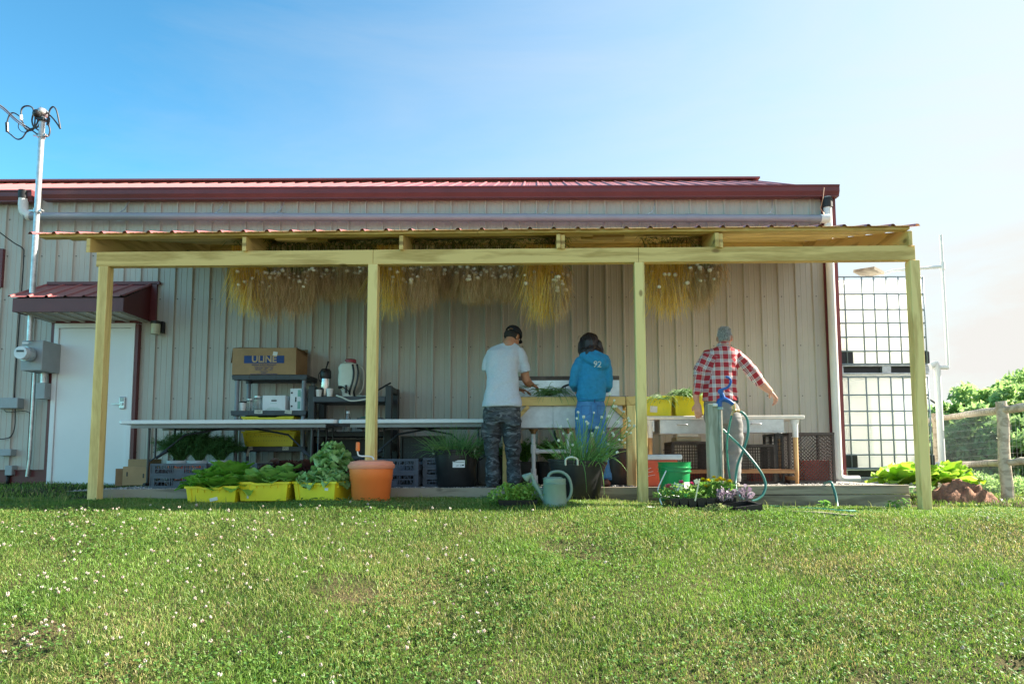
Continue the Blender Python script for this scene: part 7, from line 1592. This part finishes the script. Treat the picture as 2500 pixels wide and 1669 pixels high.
# -------- man in plaid shirt
def man_plaid():
    Y = 7.2; k = .2805; S = k/ppm(Y, 1); J = lambda x, y, d=0: at(1660+x*k, 780+y*k, Y+d); hw = lambda x: x*S
    t = thing('person', (J(380, 1440).x, Y, 0), 'person with short grey hair in a red plaid shirt reaching out to the right', 'person')
    b = MB()
    rings(b, [(J(378, 225, .0), .055, .055), (J(370, 262, .0), .13, .08), (J(360, 330), .16, .105), (J(352, 480), .14, .105), (J(352, 640), .14, .11), (J(365, 760), .13, .10), (J(375, 860), .13, .10)])
    limb(b, [J(380, 240, 0), J(386, 205, .015), J(388, 170, .02)], [.066, .064, .062]); T, M_ = head(b, J(389, 163, .03), (.32, .93, -.14), .94)
    for pts, rs in (([J(235, 320), J(170, 440), J(148, 590)], [.046, .052, .046]), ([J(148, 590), J(140, 660, .02), J(148, 720, .03)], [.045, .037, .026]), ([J(490, 320), J(600, 422), J(682, 520, .02)], [.046, .054, .046]), ([J(682, 520, .02), J(735, 580, .06), J(782, 620, .09)], [.052, .046, .034])): limb(b, pts, rs)
    hand(b, J(148, 722, .03), (.14, .1, -1), (.45, .85, .1), -1, 1.12, .75); hand(b, J(782, 620, .09), (.66, .25, -.70), (-.55, .1, -.8), 1, 1.18, 1.25)
    for a_, c_ in ((J(300, 860), J(310, 1400)), (J(450, 860), J(470, 1400))): limb(b, [a_, a_.lerp(c_, .5), c_], [.070, .050, .036])
    organic(b, 'body', skin2, t, .0055, 3); face_bits(T, M_, t)
    s = MB()
    rings(s, [(J(380, 222, .0), .062, .062), (J(378, 236, .0), .076, .07), (J(370, 248, 0), .12, .085), (J(362, 278, 0), .18, .105), (J(358, 330, 0), hw(152), .125), (J(357, 420, 0), hw(154), .13), (J(352, 500, 0), hw(147), .13), (J(348, 580, 0), hw(146), .135), (J(352, 650, 0), hw(152), .14), (J(354, 712, 0), hw(156), .142)], 28, .88)
    limb(s, [J(240, 312), J(172, 430, -.01), J(152, 600, 0)], [.066, .060, .053]); limb(s, [J(485, 308), J(600, 425), J(680, 522, .02)], [.068, .066, .060])
    limb(s, [J(154, 592, 0), J(150, 622, 0)], [.054, .053]); limb(s, [J(670, 512, .02), J(690, 535, .03)], [.066, .063])
    s = organic(s, 'plaid_shirt', plaid(), t, .0075, 4, fold(.016, 5, 7, 41)); cloth_pos(s, [(J(228, 305), J(170, 430), .10), (J(170, 430), J(150, 640), .09), (J(495, 305), J(600, 425), .10), (J(600, 425), J(700, 545), .09)], J(357, 0).x, J(0, 700).z)
    q = MB(); q.tube([J(377, 219, 0)+V((math.cos(a)*.064, math.sin(a)*.064, -.010*math.sin(a))) for a in np.linspace(0, 2*math.pi, 17)], [(.006, .014)]*17, 8, up=(0, 0, 1)); o = q.build('collar', s.data.materials[0], s, smooth=True, fix=True)
    cloth_pos(o, [], J(357, 0).x, J(0, 700).z)
    p = MB(); rings(p, [(J(355, 690), hw(140), .12), (J(362, 750), hw(150), .13), (J(376, 850), hw(162), .13), (J(382, 915), hw(158), .11)], 28, .9)
    P2 = lambda lst: rings(p, [(J(x, y, d), hw(w_), dp) for x, y, w_, dp, d in lst], 24)
    P2([(305, 850, 85, .12, .0), (308, 950, 80, .11, 0), (308, 1080, 70, .095, .02), (306, 1220, 62, .085, .02), (308, 1340, 64, .085, 0), (308, 1415, 62, .085, 0)])
    P2([(455, 850, 82, .12, 0), (463, 950, 84, .11, 0), (468, 1080, 76, .095, .02), (465, 1220, 68, .088, .02), (466, 1340, 67, .088, 0), (468, 1415, 62, .085, 0)])
    tr = mat('grey work trousers', (.21, .21, .205), .85, 0, .12, 8, bump=.2, bscale=200); ob = organic(p, 'trousers', tr, t, .0085, 4, fold(.013, 5, 9, 51))
    q = MB(); 
    
    q = MB(); q.box(J(495, 700, -.07), (.03, .03, .055)); q.build('belt_pouch', steel_dk, ob, bevel=.005)
    for x_ in (308, 470):
        q = MB(); q.ball(J(x_, 1435, .05), (.050, .15, .045), 14); organic(q, 'shoe', mat('dusty work shoe', (.30, .27, .23), .8), t, .008, 2)
    h = MB(); h.ball(T(0, -.012, .030), (.0765, .093, .083), 22, rot=M_); h.ball(T(0, -.043, -.004), (.062, .057, .050), 18, rot=M_)
    fw = M_ @ V((0, 1, 0)); up_ = M_ @ V((0, 0, 1)); keepf = lambda c_: not ((abs((c_-T(0, 0, 0)).dot(M_ @ V((1, 0, 0)))) > .052 and (c_-T(0, 0, 0)).dot(up_) < .028 and (c_-T(0, 0, 0)).dot(fw) > -.058) or (c_-T(0, 0, 0)).dot(up_) < -.036 or ((c_-T(0, 0, 0)).dot(fw) > .045 and (c_-T(0, 0, 0)).dot(up_) < .06))
    hg = mat('short grey hair', (.27, .27, .28), .6, 0, .5, 30, stretch=(3, 3, .6), bump=.8, bscale=60); 
    ho = organic(h, 'hair', hg, t, .006, 2, lambda p, n: .004*noise.noise(V((p.x*90, p.y*90, p.z*40))))
    import bmesh
    bm = bmesh.new(); bm.from_mesh(ho.data); bmesh.ops.delete(bm, geom=[f for f in bm.faces if not keepf(f.calc_center_median())], context='FACES'); bm.to_mesh(ho.data); bm.free()
    q = MB()
    vl = [v for v in ho.data.vertices]
    for v in random.sample(vl, min(1900, len(vl))):
        tp = v.normal.z > .55; d = (v.normal*(.8 if tp else .30)+V((random.gauss(0, .3 if tp else .10), random.gauss(0, .3), random.gauss(.3, .2) if tp else -1))).normalized(); l = random.uniform(.006, .018) if v.normal.z < .6 else random.uniform(.012, .03); q.tube([v.co-d*.002, v.co+d*l*.6, v.co+d*l+V((0, 0, -.002))], [.0022, .0018, .0007], 3, caps=False)
    q.build('hair_strands', leafmat('grey hair strands', (.24, .24, .25), (.72, .72, .73), .1, .5), ho, fix=False)['kind'] = 'stuff'
man_plaid()
# ================================================================== hanging garlic
def garlic(px0, px1, seed):
    pass
g_green = leafmat('drying garlic leaves green', (.10, .13, .03), (.34, .36, .08), .3, .6, 6, .7); g_gold = leafmat('dry golden garlic leaves', (.50, .32, .07), (.92, .72, .32), .45, .6, 6, .7, mid=((.74, .55, .10), .4))
g_stem = leafmat('garlic stems', (.42, .32, .15), (.82, .70, .42), .2, .6, 8, .7); g_root = leafmat('garlic roots', (.38, .26, .13), (.78, .58, .34), .15, .8, 8, .8)
g_bulb = mat('garlic bulb skin', (.82, .77, .66), .6, 0, .15, 60, island=.6, col2=(.50, .40, .28))
def ribbons(P, W, name, m, parent):
    """P (n,k,3) polylines, W (n,) half widths: one mesh of tapering ribbons"""
    n, k, _ = P.shape; an = rng.uniform(0, np.pi, n)[:, None]+np.linspace(0, 1.6, k)[None, :]*rng.uniform(.2, 1, (n, 1))
    s = np.stack([np.cos(an), np.sin(an), np.zeros_like(an)], 2)*(W[:, None]*np.linspace(1, .25, k)[None, :])[:, :, None]
    v = np.stack([P-s, P+s], 2).reshape(-1, 3); b = (np.arange(n)*2*k)[:, None]+(np.arange(k-1)*2)[None, :]
    lo = np.stack([b, b+1, b+3, b+2], 2).reshape(-1).astype(np.int32); nf = n*(k-1)
    me = bpy.data.meshes.new(name); me.vertices.add(len(v)); me.vertices.foreach_set('co', v.ravel()); me.loops.add(nf*4); me.loops.foreach_set('vertex_index', lo)
    me.polygons.add(nf); me.polygons.foreach_set('loop_start', (np.arange(nf)*4).astype(np.int32)); me.polygons.foreach_set('loop_total', np.full(nf, 4, np.int32)); me.update(calc_edges=True); me.materials.append(m)
    o = bpy.data.objects.new(name, me); COL.objects.link(o); o.parent = parent; o.matrix_parent_inverse = Matrix.Translation(-parent.location); o['kind'] = 'stuff'; return o
def strands(n, x, y, z0, L, sway, wav, k=8):
    """hanging polylines starting at x,y,z0 with lengths L"""
    t = np.linspace(0, 1, k)[None, :]; ph = rng.uniform(0, 6.3, (n, 1)); ph2 = rng.uniform(0, 6.3, (n, 1)); fr = rng.uniform(2, 6, (n, 1))
    dx = rng.normal(0, sway, (n, 1)); dy = rng.normal(0, sway*.6, (n, 1))
    X = x[:, None]+dx*t**1.5+wav*np.sin(ph+fr*t)*t; Yy = y[:, None]+dy*t**1.5+wav*.7*np.sin(ph2+fr*t)*t; Z = z0[:, None]-L[:, None]*t
    return np.stack([X, Yy, Z], 2)
def garlic_bunch(px0, px1, Yg, ybulb, yroot, kind, lab, top=585, nst=70, ytail=None):
    """stalks hung over the rafters, bulbs and roots down; kind 'bulb' shows bulbs, 'leaf' long golden leaves"""
    xa, xb = at(px0, 650, Yg).x, at(px1, 650, Yg).x; zt = at(0, 612, Yg).z; zb = at(0, ybulb, Yg).z; zr_ = at(0, yroot, Yg).z
    t = thing('garlic_bunch', ((xa+xb)/2, Yg, zt), lab, 'garlic', 'garlic hung to dry under the canopy roof')
    D = .13; w_ = xb-xa; leafy_ = kind == 'leaf'; env = lambda u: (.70 if leafy_ else .55)+(.30 if leafy_ else .45)*np.sin(np.pi*np.clip(u, 0, 1))**.8
    ns = int(w_*(420 if leafy_ else 750)); u = rng.uniform(0, 1, ns); x = xa+w_*u; y = Yg+rng.uniform(-D, D, ns); L = (zt-zb)*rng.uniform(.62, 1.1, ns)*env(u)
    P = strands(ns, x, y, np.full(ns, zt), L, .03, .012); ribbons(P, rng.uniform(.003, .0055, ns), 'stems', g_stem, t)
    ends = P[:, -1]; nb = int(ns*(.05 if leafy_ else .16)); bl = MB()
    for e in ends[:nb]:
        r = random.uniform(.016, .026); e[1] = Yg-D-random.uniform(-.03, .06); bl.ball(V(e)-V((0, 0, r*.6)), (r, r, r*.85), 8)
    if nb: o = bl.build('bulbs', g_bulb, t, smooth=True, fix=False); o['kind'] = 'stuff'
    rpb = 34 if not leafy_ else 8; rep = np.repeat(ends, rpb, 0); nr = len(rep); rep = rep+rng.normal(0, .010, rep.shape); Lr = np.minimum(rng.exponential(.085, nr)+.03, .30); Lr = np.minimum(Lr, np.maximum(rep[:, 2]-zr_, .03)*1.1)
    ribbons(strands(nr, rep[:, 0], rep[:, 1], rep[:, 2]-.02, Lr, .03, .022, 6), rng.uniform(.0014, .0030, nr), 'roots', g_root, t)
    zl = at(0, ytail, Yg).z if ytail else zr_
    nl = int(w_*(3200 if leafy_ else 420)); u = rng.uniform(0, 1, nl); x = xa+w_*u; y = Yg+rng.uniform(-D*1.1, D*.8, nl)
    L = (zt-(zl if leafy_ else zb))*(rng.uniform(.25, 1.0, nl)**.8)*env(u)
    ribbons(strands(nl, x, y, np.full(nl, zt), L, .085 if leafy_ else .05, .025), rng.uniform(.0022, .0050, nl), 'leaves', g_gold if leafy_ else g_green, t)
    nt_ = int(w_*420); x = rng.uniform(xa, xb, nt_); y = Yg+rng.uniform(-D, D*1.6, nt_); z = zt+rng.uniform(-.02, .16, nt_); d = rng.normal(0, 1, (nt_, 3)); d[:, 2] = d[:, 2]*.4+.35; d /= np.linalg.norm(d, axis=1)[:, None]; l = rng.uniform(.08, .20, (nt_, 1))
    p0 = np.stack([x, y, z], 1); P = np.stack([p0, p0+d*l*.5, p0+d*l+np.array([0, 0, -.03]), p0+d*l*1.3+np.array([0, 0, -.09])], 1)
    lim = np.array([[zroof(q[0], max(q[1], 6.45))-.02 for q in pp] for pp in P]); P[:, :, 2] = np.minimum(P[:, :, 2], lim)
    ribbons(P, rng.uniform(.004, .008, nt_), 'tops', g_green, t)
for a in ((578, 648, 6.95, 700, 780, 'leaf', 'leftmost garlic bunch of long yellow stalks by the second rafter', 600, 60, 790),
          (615, 705, 7.05, 716, 790, 'bulb', 'thick dark garlic bunch hanging lowest, left of the second post', 600, 100), (690, 775, 7.15, 716, 790, 'bulb', 'garlic bunch with a brown root beard above the paper box', 600, 90),
          (770, 850, 7.25, 686, 735, 'bulb', 'short garlic bunch hanging above the white sprayer', 600, 70), (845, 915, 7.2, 680, 730, 'bulb', 'short garlic bunch just left of the second post', 600, 60),
          (928, 985, 6.9, 700, 790, 'leaf', 'pale stringy garlic stalks just right of the second post', 600, 46, 800), (975, 1065, 7.0, 700, 765, 'bulb', 'garlic bunch with a white bulb cluster right of the second post', 600, 85), (1060, 1135, 7.2, 680, 730, 'bulb', 'middle garlic bunch with scattered pale bulbs', 600, 60),
          (1125, 1200, 7.1, 700, 740, 'bulb', 'garlic bunch with round pale bulbs above the shelf gap', 600, 60), (1195, 1270, 7.1, 690, 735, 'bulb', 'garlic bunch of dark bulbs above the man in the black cap', 600, 60),
          (1285, 1365, 6.9, 715, 800, 'leaf', 'tall golden garlic bunch with long thin leaves above the sink', 600, 80, 815), (1345, 1382, 6.95, 730, 790, 'bulb', 'narrow garlic bunch with white bulbs down its right edge', 600, 36),
          (1575, 1680, 6.9, 715, 780, 'leaf', 'golden green garlic bunch right of the third post', 600, 105, 800), (1670, 1750, 6.95, 700, 770, 'bulb', 'garlic bunch ending in white bulbs above the man in plaid', 600, 70)):
    garlic_bunch(*a)

bake_cleanup()
